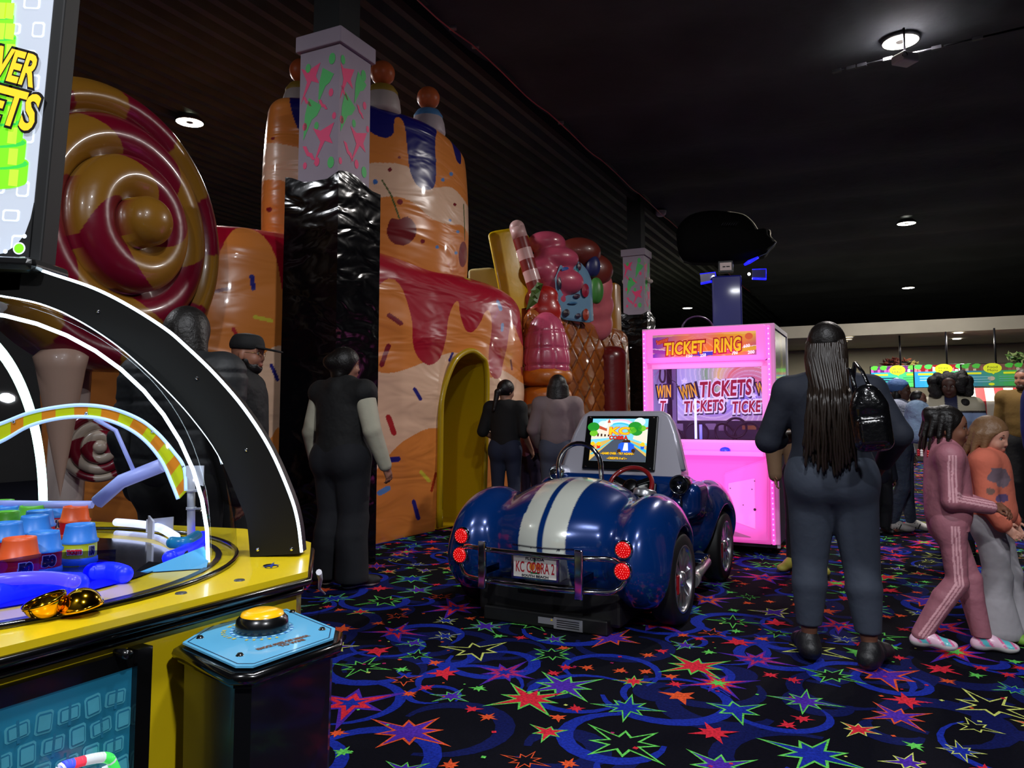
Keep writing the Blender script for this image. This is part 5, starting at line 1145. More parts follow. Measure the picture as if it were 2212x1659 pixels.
rt('WIN', rb3(398,522), rb3(505,495), yb, .135, WY, shear=.1); rt('TICKETS', rb3(530,498), rb3(876,478), yb, .16, WC, shear=.2); rt('TICKETS', rb3(425,612), rb3(688,598), yb, .115, WC, shear=.2); rt('TICKETS', rb3(745,614), rb3(1010,602), yb, .115, WC, shear=.2)
rt('W', rb3(905,488), rb3(955,480), yb, .10, WY)
for x, y, r in ((425,440,.035),(636,428,.025),(886,538,.035),(707,568,.025),(665,640,.025)):
    c = rb3(x,y); tx.poly([(p[0],yb-.001,p[1]) for p in star2(c[0],c[1],r,r*.45,5,.3)], 2)
tx.build('banner_lettering', TM, bn)
inn = MB(); inn.box((.06,.32,(wt+wb)/2+.05), (.012,.26,(wt-wb)/2+.05), m=0); inn.box((bx0-.05,BD+.1,(wt+wb)/2), (.022,.02,(wt-wb)/2+.1), m=1); inn.box((bx0-.12,BD+.02,(wt+wb)/2), (.012,.012,(wt-wb)/2+.1), m=1); inn.box((RW/2,BD+.16,(wt+wb)/2), (RW/2-.03,.01,(wt-wb)/2+.1), m=2)
inn.build('inner_frame', [mat('inner_lilac',(176,170,200),.3,emit=(150,140,200),es=.5), mat('inner_alu',(190,190,205),.25,.7), mat('inner_dark',(60,56,80),.4)], tr)  # glow in the lilac wall panel brightens the inside; it is no lamp
tx = MB(); rt('WIN', (.10,rp3(240,510)[1]), (.24,rp3(240,505)[1]), .1, .12, WY); rt('T', (.13,rp3(225,605)[1]), (.19,rp3(225,605)[1]), .1, .10, WC); tx.build('side_lettering', TM, tr)
cb = MB()
def cbl(pts, r, m, y=.12): cb.tube([Vector((rp3(x,yy,y)[0], y, rp3(x,yy,y)[1])) for x, yy in smooth_px(pts,4,False)], r, 8, m=m)
cbl([(265,365),(262,420),(275,445),(292,440),(298,400),(296,365)], .010, 0); cbl([(210,430),(240,390),(258,370)], .006, 1); cbl([(258,400),(240,470),(246,545),(262,550),(268,500),(275,440)], .006, 1, .2); cbl([(318,372),(340,430),(370,450),(388,490)], .003, 0, .25)
cb.build('cables', [blkp, mat('cable_white',(214,214,224),.4)], tr)
led = mat('led_lilac',(200,200,255),.4,emit=(170,170,255),es=3.0)
p1 = rp3(497,556,.2); p2 = rp3(497,830,.2); MB().tube([(p1[0],.2,p1[1]),(p1[0],.2,p2[1]+.01)], .012, 8).build('light_rod', led, tr)
p1 = rp3(533,728,.3); MB().tube([(p1[0],.3,p1[1]),(p1[0],.3,wb)], .014, 8).build('light_rod', mat('led_lilac2',(170,170,255),.4,emit=(130,130,240),es=1.0), tr)
for i, (x, y, r, rot) in enumerate(((505,785,.11,.2),(700,800,.12,.9),(835,800,.13,-.3),(360,810,.09,.7),(765,750,.10,.1))):
    c = rp3(x,y,.3+.03*i); n_r = Vector((math.sin(rot),-math.cos(rot),.45)).normalized(); xa = n_r.orthogonal().normalized(); ya = n_r.cross(xa); o = Vector((c[0],.3+.03*i,c[1]))
    MB().tube([o+xa*(r*math.cos(t))+ya*(r*math.sin(t)) for t in np.linspace(0,2*PI,28,endpoint=False)], .012, 8, closed=True).build('prize_ring', mat('ring_dark',(34,30,40),.15,.8), tr)
nt_ = MB(); 
for x, y, w_, h_ , m_ in ((380,745,.055,.035,0),(600,742,.05,.03,0),(680,745,.04,.035,0),(855,748,.065,.02,1)):
    c = rp3(x,y,.5); nt_.box((c[0],.5,c[1]), (w_,.003,h_), m=m_)
nt_.box((rp3(920,802)[0],.034,rp3(920,802)[1]), (.026,.004,.04), m=2); nt_.build('notices', [mat('paper_grey',(170,164,180),.6), mat('paper_yellow',(214,170,60),.6), mat('sticker_dark',(20,20,24),.4)], tr)
# lower front, glowing pink moulded panel with relief
lf = MB(); z1 = sh_z; zb = rp3(850,1530)[1]
L = [rp3(360,880),rp3(985,888),rp3(995,1525),rp3(690,1505)]
lf.box((RW/2-.005,.01,(z1+.10)/2), (RW/2-.045,.03,(z1-.10)/2), bev=.015); lf_o = lf.build('lower_panel', pk, tr)
sf = MB(); sf.box((RW/2-.01,-.055,z1-.055), (RW/2-.07,.07,.02), bev=.012); sf.box((RW/2-.01,-.02,z1+.0), (RW/2-.05,.02,.035), bev=.012); cs = sf.build('control_shelf', pk2, tr)
def rel(pts, y, d, m, name, bev=.008):
    bm = bmesh.new(); q = [rp3(*p) for p in pts]; a_ = [bm.verts.new((p[0],y,p[1])) for p in q]; f = bm.faces.new(a_); r = bmesh.ops.extrude_face_region(bm, geom=[f]); 
    for v in r['geom']:
        if isinstance(v, bmesh.types.BMVert): v.co.y -= d
    bmesh.ops.recalc_face_normals(bm, faces=bm.faces); 
    if bev: bmesh.ops.bevel(bm, geom=bm.edges[:], offset=bev, segments=3, affect='EDGES')
    me = bpy.data.meshes.new(name); bm.to_mesh(me); bm.free(); me.materials.append(m); return link(bpy.data.objects.new(name, me), lf_o)
rel([(690,1050),(980,950),(990,1000),(985,1505),(700,1495)], -.015, .03, mat('pink_lit_relief',(200,104,172),.4,emit=(255,92,200),es=.60), 'relief_panel', .014)
dr = rel([(724,1115),(900,1082),(904,1420),(726,1355)], -.042, .012, mat('pink_door',(226,160,210),.35,emit=(226,90,184),es=.36), 'service_door', .004)
vt = rel([(724,1418),(875,1470),(866,1474),(722,1462)], -.042, .006, mat('vent_pink',(170,110,150),.4,emit=(190,90,150),es=.3), 'vent', 0)
for x, y in ((737,1148),(880,1155),(735,1252),(822,1258),(897,1100)): MB().lathe([(0,.003),(.005,.002),(.006,0)], (rp3(x,y)[0],-.054,rp3(x,y)[1]), (0,-1,0), 10).build('screw', dch, dr)
MB().lathe([(0,.008),(.010,.006),(.012,0)], (rp3(899,1288)[0],-.054,rp3(899,1288)[1]), (0,-1,0), 12).build('lock', blkp, dr)
j = rp3(410,905,-.055); js = MB(); js.tube([(j[0],-.07,j[1]-.03),(j[0],-.07,j[1]+.035)], .007, 8); js.ball((j[0],-.07,j[1]+.06), .022); js.lathe([(.035,0),(.03,.008),(.0,.01)], (j[0],-.07,z1-.037), n=16); js.build('joystick', mat('joystick_pink',(230,170,210),.2,coat=.5), cs)
j = rp3(697,915,-.07); MB().lathe([(.05,0),(.047,.02),(.03,.034),(0,.04)], (j[0],-.075,z1-.036), n=24).build('push_button', mat('button_blue',(20,60,220),.2,coat=.5,emit=(10,40,220),es=.6), cs)
# led dots down both edges
dm = mat('led_pink',(255,210,240),.4,emit=(255,130,232),es=2.6); tm_ = mat('led_tube_pink',(255,170,230),.4,emit=(255,70,200),es=.9)
for x in (.012, RW-.035):
    o = MB().box((x,-.012,RH/2+.04), (.012,.008,RH/2-.06), bev=.003).build('led_strip', tm_, tr); d_ = MB()
    for k in range(42): d_.ball((x,-.022,.14+k*.0455), (.006,.004,.007), 8, 0, 5)
    o2_ = d_.build('led_dots', dm, o)
for x, y in ((.1,.12),(RW-.1,.12),(.1,RDp-.12),(RW-.1,RDp-.12)):
    c_ = MB(); c_.lathe([(.0,-.018),(.032,-.018),(.035,-.01),(.035,.01),(.032,.018),(0,.018)], (x,y,.036), (1,.3,0), 20); c_.box((x,y,.065),(.03,.025,.008)); c_.build('caster', blkp, tr)
pl_ = bpy.data.lights.new('cabinet_glow','AREA'); pl_.shape = 'RECTANGLE'; pl_.size = 1.0; pl_.size_y = 1.6; pl_.energy = 7; pl_.color = (1,.3,.85)
plo = bpy.data.objects.new('cabinet_glow', pl_); C.objects.link(plo); plo.parent = tr; plo.location = (RW/2,-.13,1.0); plo.rotation_euler = (PI/2,0,0)
# ------------------------------------------------------------ people
BASE = dict(pelvis=(0,0,.93), hl=(-.09,0,.90), hr=(.09,0,.90), kl=(-.10,.02,.49), kr=(.10,.02,.49), al=(-.10,-.03,.085), ar=(.10,-.03,.085),
            waist=(0,.0,1.08), chest=(0,.0,1.27), neck=(0,-.012,1.44), head=(0,.018,1.585), sl=(-.175,-.012,1.39), sr=(.175,-.012,1.39),
            el=(-.225,-.03,1.11), er=(.225,-.03,1.11), wl=(-.225,.05,.87), wr=(.225,.05,.87))
def vv(p): return np.array(p, float)
class Person:
    def __init__(s, label, loc, heading, H=1.65, W=1.0, pose=None, skin=(120,80,60), h=.009, face=True, headyaw=0, headpitch=0, feetdir=(0,0), hip=1.0, handcurl=(.5,.5), hd=None, headsize=1.0, name='person', cat='person'):
        s.k = H/1.70; s.W = W; s.hip = hip; s.h = h; s.J = {n: vv(p)*s.k for n, p in {**BASE, **(pose or {})}.items()}
        for n in ('sl','sr','el','er','wl','wr'):
            if not (pose and n in pose): s.J[n][0] *= (1+(W-1)*.75)
        s.root = thing(name, label, cat, (loc[0],loc[1],0), -heading)    # heading measured clockwise from +Y
        s.skin = skin; s.Rh = np.array(Matrix.Rotation(-math.radians(headyaw),3,'Z') @ Matrix.Rotation(math.radians(headpitch),3,'X')); s.hs = s.k**.55*headsize
        s.fd = feetdir; s.curl = handcurl; s.hdirs = hd or {}; s.face = face
        pts = np.array(list(s.J.values())); s.lo = pts.min(0)-.30*W; s.hi = pts.max(0)+.30*W; s.lo[2] = -.02; s.hi[2] = s.J['head'][2]+.24
    def hp(s, p): return s.J['head'] + s.Rh @ (vv(p)*s.hs)
    def sdf(s, h=None, lo=None, hi=None): return SDF(s.lo if lo is None else lo, s.hi if hi is None else hi, h or s.h)
    def torso(s, S_, g=0.0, z1=None):
        J, k, W = s.J, s.k, s.W; hw = s.hip
        S_.ell(J['chest'], (.150*k*W+g, .105*k*W+g, .19*k+g), .05); S_.ell(J['chest']+vv((0,0,.07*k)), (.155*k*(.5+.5*W)+g, .085*k*W+g, .09*k+g), .05)
        S_.ell((J['waist']+J['chest'])/2, (.135*k*W+g, .10*k*W+g, .16*k+g), .05); S_.ell(J['waist'], (.135*k*W+g, .105*k*W+g, .13*k+g), .06)
        for a in ('sl','sr'): S_.cap(J['neck']-vv((0,0,.05*k)), J[a], .062*k+g, .058*k*W**.5+g, .05)
    def pelvis(s, S_, g=0.0):
        J, k, W = s.J, s.k, s.W; hw = s.hip
        S_.ell(J['pelvis']+vv((0,0,.02*k)), (.148*k*W*hw+g, .108*k*W*hw+g, .17*k+g), .06)
        for a, b in (('hl','kl'),('hr','kr')):
            S_.ell(J[a]+vv((0,-.035*k*hw,.0)), (.092*k*W*hw+g, .095*k*W*hw+g, .13*k+g), .06)
    def legs(s, S_, g=0.0, gc=None, which=('l','r'), flare=0.0):
        J, k, W = s.J, s.k, s.W; gc = g if gc is None else gc; w = W**.8*s.hip**.7
        for q in which:
            S_.cap(J['h'+q], J['k'+q], .090*k*w+g, .058*k*w+g, .03); m = J['k'+q]+(J['a'+q]-J['k'+q])*.3; d = (J['a'+q]-J['k'+q]); bk = vv((0,-.015*k,0))
            S_.cap(J['k'+q], m+bk, .057*k*w+gc, .058*k*w+gc, .010); S_.cap(m+bk, J['a'+q], .058*k*w+gc, .036*k+gc+flare, .008)
    def arms(s, S_, g=0.0, upper=True, lower=True, which=('l','r'), end=1.0):
        J, k, W = s.J, s.k, s.W; w = W**.7
        for q in which:
            if upper: S_.cap(J['s'+q], J['e'+q], .052*k*w+g, .041*k*w+g, .03)
            if lower: S_.cap(J['e'+q], J['e'+q]+(J['w'+q]-J['e'+q])*end, .041*k*w+g, .027*k*w**.5+g, .008)
    def hand(s, S_, q, f=1.0):
        J, k = s.J, s.k*f; w = J['w'+q]; d = w-J['e'+q]; d /= np.linalg.norm(d); dd, pn = s.hdirs.get(q, (d, None)); d = vv(dd); d /= np.linalg.norm(d)
        sg = 1 if q == 'r' else -1
        pn = vv(pn) if pn is not None else vv((-sg,0,0)); pn = pn-d*(pn@d); pn /= np.linalg.norm(pn); sd = np.cross(d, pn); cl = s.curl[0 if q == 'l' else 1]
        R = np.stack([sd, pn, d], 1); S_.box(w+d*.048*k, (.036*k,.013*k,.046*k), .012*k, .012, R); S_.cap(w, w+d*.03*k, .025*k, .026*k, .01)
        fs = [(.029,.068),(.010,.078),(-.010,.073),(-.028,.056)]
        up = vv((0,1,0.3)); ts = 1 if (sd @ vv((0,1,0))) > 0 else -1
        for i, (o, L) in enumerate(fs):
            p = w+d*.088*k+sd*(o*ts)*k; a = cl*(.5+.08*i); dirn = d.copy()
            for j, f_ in enumerate((.45,.32,.25)):
                dirn = d*math.cos(a)+pn*math.sin(a)+sd*ts*(.12-.08*i)*.5; q2 = p+dirn*(L*f_*k); S_.cap(p, q2, (.0092-.0008*j)*k, (.0085-.0009*j)*k, .004); p = q2; a += cl*.75
        p = w+d*.025*k+sd*ts*.028*k; dt = d*.55+sd*ts*.75+pn*.35; dt /= np.linalg.norm(dt); q2 = p+dt*.036*k; S_.cap(p, q2, .0125*k, .0105*k, .008); dt = d*.9+sd*ts*.25+pn*.4; dt /= np.linalg.norm(dt); S_.cap(q2, q2+dt*.03*k, .0105*k, .0085*k, .004)
    def head(s, S_):
        f = s.hs; R = s.Rh; e = lambda p, r, k=.02, sub=False: S_.ell(s.hp(p), tuple(x*f for x in r), k, R, sub)
        e((0,-.008,.025),(.074,.090,.092)); e((0,.030,-.035),(.058,.060,.078),.03); e((0,.052,-.088),(.026,.024,.022),.025); e((0,.06,.035),(.055,.03,.045),.03)
        if s.face:
            e((.033,.083,.008),(.016,.014,.011),.008,True); e((-.033,.083,.008),(.016,.014,.011),.008,True)
            e((.034,.062,-.03),(.026,.024,.024),.02); e((-.034,.062,-.03),(.026,.024,.024),.02)
            S_.cap(s.hp((0,.086,.012)), s.hp((0,.099,-.024)), .007*f, .0095*f, .010); S_.ell(s.hp((.010,.091,-.028)), .0075*f, .006); S_.ell(s.hp((-.010,.091,-.028)), .0075*f, .006)
            e((0,.087,-.056),(.023,.0105,.0065),.004); e((0,.085,-.066),(.020,.0105,.007),.004)
        for x in (-1,1): e((.074*x,-.006,-.012),(.010,.019,.030),.006)
        S_.cap(s.J['neck'], s.hp((0,-.018,-.06)), .054*s.k*(.6+.4*s.W), .050*f, .03)
    def body(s, bare=()):
        S_ = s.sdf(); s.torso(S_, -.004); s.pelvis(S_, -.004); s.legs(S_, -.004); s.arms(S_)
        for q in 'lr':
            s.hand(S_, q); a = s.J['a'+q]; t = s.toe(q); S_.cap(a-vv((0,0,.03*s.k)), t, .032*s.k, .026*s.k, .03)
        s.head(S_); sk = np.array(lin(s.skin)); f = s.hs
        def col(v):
            c = np.tile(sk, (len(v),1)); L = (v-s.J['head'])@s.Rh/f
            lip = (np.abs(L[:,0]) < .025) & (L[:,1] > .082) & (L[:,2] < -.050) & (L[:,2] > -.073); c[lip] = sk*np.array((.85,.55,.55)); return c
        m = mat('skin', attr=True, rough=.5, spec=.4); o = S_.build('body', m, s.root, colf=col)
        if s.face:
            for x in (-.033,.033):
                eb = MB(); p = s.hp((x,.0695,.008)); eb.ball(p, .0118*f, 14, 0, 8); fw = s.Rh @ vv((0,1,0)); eb.ball(Vector(p)+Vector(fw)*.0060*f, .0068*f, 10, 1, 6); eb.build('eye', [mat('eye_white',(140,132,126),.4), mat('eye_dark',(24,16,12),.2)], o)
        return o
    def toe(s, q):
        a = s.J['a'+q]; an = math.radians(s.fd[0 if q == 'l' else 1]); return vv((a[0]+math.sin(an)*.15*s.k, a[1]+math.cos(an)*.15*s.k, max(.028, a[2]-.055*s.k)))
    def brows(s, m, o=None):
        b = MB(); f = s.hs
        for x in (-1,1): b.tube([s.hp((x*.016,.090,.027)), s.hp((x*.035,.088,.034)), s.hp((x*.052,.074,.028))], [.0025*f,.003*f,.0015*f], 6)
        b.build('eyebrows', m, s.root)
    def shoes(s, m, msole=None, hgt=.0, name='shoe', fat=1.1):
        k = s.k*fat
        for q in 'lr':
            a = s.J['a'+q]; t = s.toe(q); d = t-a; d[2] = 0; d /= np.linalg.norm(d); lo = np.minimum(a,t)-.1; hi = np.maximum(a,t)+.12; lo[2] = -.01; S_ = SDF(lo, hi, .006 if s.h < .01 else .009)
            gz = max(0, a[2]-.085*k)
            heel = vv((a[0]-d[0]*.03*k, a[1]-d[1]*.03*k, gz+.045*k)); ball_ = vv((a[0]+d[0]*.13*k, a[1]+d[1]*.13*k, gz+.036*k)); mid = (heel+ball_)/2+vv((0,0,.018*k))
            S_.cap(heel, mid, .042*k, .042*k, .02); S_.cap(mid, ball_, .042*k, .038*k, .02); S_.ell(ball_+d*.028*k, (.044*k,.048*k,.032*k), .02); S_.cap(vv((a[0],a[1],gz+.05*k)), a+vv((0,0,(.02+hgt)*k)), .045*k, .042*k, .02)
            S_.plane((0,0,max(.004,gz+.004)), (0,0,-1)); zz = gz+.022*k
            mi = (lambda v, zz=zz: (v[:,2] < zz).astype(int)) if msole else None
            o = S_.build(name, [m, msole] if msole else m, s.root, matf=mi)
            if hasattr(s,'shoe_extra'): s.shoe_extra(o, q, heel, ball_, d)
    def garment(s, name, m, fn, colf=None, h=None, matf=None, cuts=()):
        S_ = s.sdf(h); fn(S_)
        for p, n in cuts: S_.plane(vv(p)*s.k, n)
        return S_.build(name, m, s.root, colf=colf, matf=matf)
def cloth(name, rgb=(128,128,128), rough=.85, bump=.35, bscale=9, noise=.15, bdist=.02, **kw): return mat(name, rgb, rough, bump=bump, bscale=bscale, noise=noise, nscale=4, bdist=bdist, bdetail=3, **kw)
def hair_cap(p, S_, g=.012, back=True, low=-.02, front=.045):
    R = p.Rh; f = p.hs; S_.ell(p.hp((0,-.012,.030)), ((.078+g)*f,(.092+g)*f,(.092+g)*f), 0, R)
    S_.ell(p.hp((0,.075,-.03)), (.085*f,.078*f,.085*f), .015, R, sub=True)
def strands(name, m, curves, parent, r=.006, n=6, wob=0.0):
    mb = MB()
    for c in curves:
        rs = [r*(1+.22*(i % 2)) if wob == 0 else r for i in range(len(c))]; rs[-1] = r*.4; mb.tube(c, rs, n)
    return mb.build(name, m, parent)
def facing(yaw_deg): return math.radians(yaw_deg)
HB = mat('hair_black', (16,12,10), .45, bump=.6, bscale=60, bdist=.006, spec=.4); HBR = mat('hair_brown', (60,38,24), .5, bump=.6, bscale=60, bdist=.006)
rn = random.Random(21)
# 1 --- woman with long braids, back to the camera
f0 = (G(1745,1412)+G(1868,1448))/2
p = Person('person with waist-length dark braids, seen from behind in a dark navy top and leggings', (f0.x+.01,f0.y+.0), facing(22), 1.70, 1.20, skin=(108,70,52), h=.0085, face=True, hip=1.10, feetdir=(-12,20),
    pose=dict(al=(-.130,.0,.085), ar=(.150,-.06,.085), kl=(-.115,.03,.50), kr=(.125,.0,.50), el=(-.305,.03,1.10), wl=(-.13,.25,1.13), er=(.315,-.03,1.14), wr=(.25,.16,.98), sl=(-.195,-.01,1.36), sr=(.195,-.01,1.36)), headyaw=12, headpitch=-8)
p.body(); slate = cloth('slate_knit', (50,58,72), .8); slate2 = cloth('navy_knit', (24,30,44), .8)
p.garment('top', slate2, lambda S_: (p.torso(S_, .014), S_.ell(p.J['pelvis']+vv((0,0,.05)), (.212,.155,.12), .06), p.arms(S_, .016, lower=False), S_.cap(p.J['el'], p.J['el']+(p.J['wl']-p.J['el'])*.25, .062,.058,.02), S_.cap(p.J['er'], p.J['er']+(p.J['wr']-p.J['er'])*.9, .062,.045,.02), S_.cap(p.J['neck'], p.J['neck']+vv((0,0,.04)), .062, .058, .02)))
p.garment('leggings', slate, lambda S_: (p.pelvis(S_, .010), p.legs(S_, .018, .014)), cuts=(((0,0,.170),(0,0,-1)),))
p.shoes(mat('shoe_black',(20,20,22),.5,bump=.5,bscale=30), mat('sole_dark',(34,34,36),.6), -.012, fat=1.25)
S_ = p.sdf(.006, vv(p.hp((0,0,0)))-.16, vv(p.hp((0,0,0)))+.16); hair_cap(p, S_, .016); hc_ = S_.build('hair', HB, p.root); cv = []
bm_ = mat('braid_black', (34,25,19), .36, spec=.55)
for i in range(84):
    a = -1.5+3.0*i/83+rn.uniform(-.03,.03); row = i % 3; x = .085*math.sin(a); y = -.012-.085*math.cos(a)*(1 if row else .92)
    st0 = vv(p.hp((x*.8, y*.75, .09-.03*row))); st1 = vv(p.hp((x*1.12, y*1.12, .02-.02*row))); xe = .155*math.sin(a*.62)+rn.uniform(-.015,.015); ze = rn.uniform(.93,1.06)+.03*abs(a)
    c = [st0, st1, vv(p.hp((x*1.2, y*1.2, -.06)))]; yb_ = -.170-.012*row
    for t in np.linspace(.12,1,26): z = 1.42*(1-t)+ze*t; xx_ = x*1.0*(1-t)+xe*t*.95+.0025*math.sin(t*16+i*1.7); yy_ = (y*1.2)*(1-min(t*4,1))+yb_*min(t*4,1)-.02*math.sin(t*3)*(row-1)+(.0 if t < .6 else .02*(t-.6)); c.append(vv((xx_, yy_, z)))
    cv.append(c)
strands('braids', bm_, cv, hc_, .0068, 6)
# shoulder bag
bg = thing('backpack', 'small glossy black backpack hanging from the shoulder of the person with braids', 'bag'); bp0 = P(1880,905,3.50); bg.location = bp0; bg.rotation_euler = (0,math.radians(-6),-facing(20))
S_ = SDF((-.15,-.12,-.2),(.15,.12,.2), .008); S_.box((0,0,-.03),(.085,.05,.12),.045,.02); S_.ell((0,-.01,.09),(.065,.045,.07),.04); S_.box((0,-.05,-.06),(.06,.02,.06),.02,.015); S_.build('bag_body', mat('patent_black',(10,10,12),.18,coat=.6,bump=.6,bscale=14,bdist=.02), bg)
mb = MB(); mb.tube([(.02,0,.13),(.0,.03,.22),(-.02,.10,.27),(-.03,.22,.20),(-.03,.26,.02)], .011, 8, flat=.5); mb.tube([(-.04,-.0,.12),(-.05,.05,.24),(-.05,.15,.25)], .01, 8, flat=.5); mb.build('strap', mat('patent_black'), bg)
mb = MB(); 
for q in ((.01,-.045,.10),(.01,-.04,.14),(-.05,-.04,.02),(.05,-.045,.0)): mb.ball(q, .008, 8, 0, 5)
mb.build('buckles', chrome, bg)
# 2 --- person in a black vest with pale sleeves
f0 = (G(693,1272)+G(775,1262))/2
p = Person('person in a puffy black vest with pale sleeves and dark trousers beside the wrapped column', (f0.x,f0.y), facing(28), 1.71, 1.18, skin=(150,104,84), h=.0085, headyaw=38, hip=1.12, feetdir=(-35,25),
    pose=dict(al=(-.13,.0,.085), ar=(.12,-.02,.085), el=(-.275,-.03,1.10), wl=(-.28,.03,.88), er=(.285,-.02,1.12), wr=(.31,.10,.87)), handcurl=(.5,.55))
p.body(); vest = cloth('vest_black', (8,9,10), .8, bump=.5, bscale=7, bdist=.04); slv_ = cloth('sleeve_cream', (176,172,152), .9)
def vst(S_):
    p.torso(S_, .036); S_.ell(p.J['pelvis']+vv((0,0,.03)), (.225,.175,.15), .06); S_.cap(p.J['neck']+vv((-.05,.0,.0)), p.J['neck']+vv((.05,.0,.0)), .075,.075,.04); S_.cap(p.J['neck']+vv((0,-.06,-.02)), p.J['neck']+vv((0,-.05,-.09)), .07,.06,.03)
vo = p.garment('vest', vest, vst, cuts=(((0,0,.91),(0,0,-1)),)); p.garment('sleeves', slv_, lambda S_: (p.arms(S_, .020), ), cuts=())
p.garment('trousers', cloth('trousers_navy',(12,14,22)), lambda S_: (p.pelvis(S_, .020), p.legs(S_, .030, .040, flare=.045)), cuts=(((0,0,.05),(0,0,-1)),))
p.shoes(mat('canvas_black',(14,14,16),.7), mat('sole_white',(200,198,190),.6))
S_ = p.sdf(.006, vv(p.hp((0,0,0)))-.2, vv(p.hp((0,0,0)))+.2); hair_cap(p, S_, .024); S_.ell(p.hp((0,-.115,.03)), (.05,.05,.05), .04, p.Rh); S_.ell(p.hp((0,-.05,-.07)), (.075,.055,.06), .03, p.Rh); S_.build('hair', HB, p.root); p.brows(HB)
# 3 --- man in a cap
q = P(528,775,4.6)
p = Person('bearded person in a black cap, glasses and dark jacket, seen in profile behind the arch', (q.x,q.y), facing(88), 1.72, 1.05, skin=(150,100,78), h=.008, headyaw=4, headpitch=-4)
p.body(); p.garment('jacket', cloth('jacket_black',(14,15,16),.75,bump=.6,bscale=8,bdist=.04), lambda S_: (p.torso(S_, .028), S_.ell(p.J['pelvis']+vv((0,0,.08)), (.18,.15,.12), .05), p.arms(S_, .024), S_.cap(p.J['neck']+vv((0,.0,-.02)), p.J['neck']+vv((0,0,.02)), .085,.075,.03)))
p.garment('trousers', cloth('trousers_black',(12,12,14)), lambda S_: (p.pelvis(S_, .014), p.legs(S_, .014)), cuts=(((0,0,.07),(0,0,-1)),)); p.shoes(mat('shoe_black'), mat('sole_dark'))
S_ = p.sdf(.005, vv(p.hp((0,0,0)))-.2, vv(p.hp((0,0,0)))+.2); S_.ell(p.hp((0,.045,-.075)), (.054,.052,.048), .0, p.Rh); S_.ell(p.hp((0,.01,-.04)), (.068,.05,.05), .02, p.Rh); S_.ell(p.hp((0,.085,-.062)), (.03,.03,.012), .006, p.Rh, sub=True); S_.ell(p.hp((0,.09,.0)), (.06,.06,.045), .01, p.Rh, sub=True); S_.build('beard', HB, p.root)
S_ = p.sdf(.005, vv(p.hp((0,0,.05)))-.22, vv(p.hp((0,0,.05)))+.22); R = p.Rh
S_.ell(p.hp((0,-.008,.055)), (.092,.105,.072), 0, R); S_.cyl(p.hp((0,-.008,.075)), R@vv((0,0,1)), .088, .042, .03, .02); S_.plane(p.hp((0,0,.028)), R@vv((0,0,-1)))
S_.box(p.hp((0,.135,.036)), (.072,.060,.006), .006, .012, R@np.array(Matrix.Rotation(-.12,3,'X'))); S_.build('cap', cloth('cap_black',(12,12,13),.8), p.root)
gl_ = MB()
for x in (-.034,.034): gl_.tube([p.hp((x+.02*math.cos(t), .094-abs(x)*.1, .006+.015*math.sin(t))) for t in np.linspace(0,2*PI,16,endpoint=False)], .0012, 5, closed=True)
for x in (-.054,.054): gl_.tube([p.hp((x,.090,.010)), p.hp((x*1.42,.0,.008))], .0012, 5)
gl_.build('glasses', mat('glass_frame',(180,150,90),.3,.8), p.root)
# 4 --- long haired person in dark puffer jacket
q = P(402,700,3.6)
p = Person('person with long dark hair in a dark puffer jacket, seen from behind over the arch', (q.x,q.y), facing(15), 1.73, 1.25, skin=(140,96,76), h=.010, headyaw=-10)
p.body()
def puffer(S_):
    p.torso(S_, .05); S_.ell(p.J['pelvis']+vv((0,0,.04)), (.23,.19,.16), .08); p.arms(S_, .045)
    S_.cap(p.J['neck']+vv((-.06,-.05,-.02)), p.J['neck']+vv((.06,-.05,-.02)), .09,.09,.05)
pj = p.garment('puffer_jacket', cloth('puffer_black',(26,28,30),.6,bump=.5,bscale=6,bdist=.04), puffer)
me = pj.data; co = np.empty(len(me.vertices)*3, dtype=np.float32); me.vertices.foreach_get('co', co); co = co.reshape(-1,3); c0_ = p.J['chest']; rr = co[:,:2]-c0_[:2]; co[:,:2] = c0_[:2]+rr*(1-.035*np.exp(-(np.abs(np.sin(co[:,2]*PI/.13))/.25)**2))[:,None]; me.vertices.foreach_set('co', co.ravel()); me.update()
p.garment('trousers', cloth('trousers_black'), lambda S_: (p.pelvis(S_, .014), p.legs(S_, .014)), cuts=(((0,0,.07),(0,0,-1)),)); p.shoes(mat('shoe_black'), mat('sole_dark'))
S_ = p.sdf(.008, vv(p.hp((0,0,-.1)))-.26, vv(p.hp((0,0,0)))+.24); hair_cap(p, S_, .022); S_.ell(p.hp((0,-.05,-.09)), (.12,.085,.16), .05, p.Rh); S_.build('hair', HB, p.root)
# 5 --- black t-shirt with ponytail
q = P(1092,990,8.35)
p = Person('person with a dark ponytail in a black t-shirt and jeans beyond the toy roadster', (q.x,q.y), facing(18), 1.60, 1.04, skin=(150,108,88), h=.011, headyaw=28, headpitch=-8, pose=dict(el=(-.27,-.03,1.12), wl=(-.16,.17,1.02), wr=(.27,.12,.92)))
p.body(); p.garment('t_shirt', cloth('tee_black',(10,10,12)), lambda S_: (p.torso(S_, .022), S_.ell(p.J['pelvis']+vv((0,0,.05)), (.165,.125,.12), .05), p.arms(S_, .026, lower=False)), h=.011)
p.garment('jeans', cloth('jeans_navy',(26,34,56)), lambda S_: (p.pelvis(S_, .012), p.legs(S_, .012)), cuts=(((0,0,.07),(0,0,-1)),)); p.shoes(mat('shoe_black'), mat('sole_dark'))
S_ = p.sdf(.008, vv(p.hp((0,0,-.1)))-.3, vv(p.hp((0,0,0)))+.24); hair_cap(p, S_, .014); S_.ell(p.hp((0,-.115,-.02)), (.035,.035,.035), .02, p.Rh); S_.cap(p.hp((0,-.13,-.03)), p.hp((-.01,-.15,-.24)), .034, .016, .02); S_.build('hair', HB, p.root)
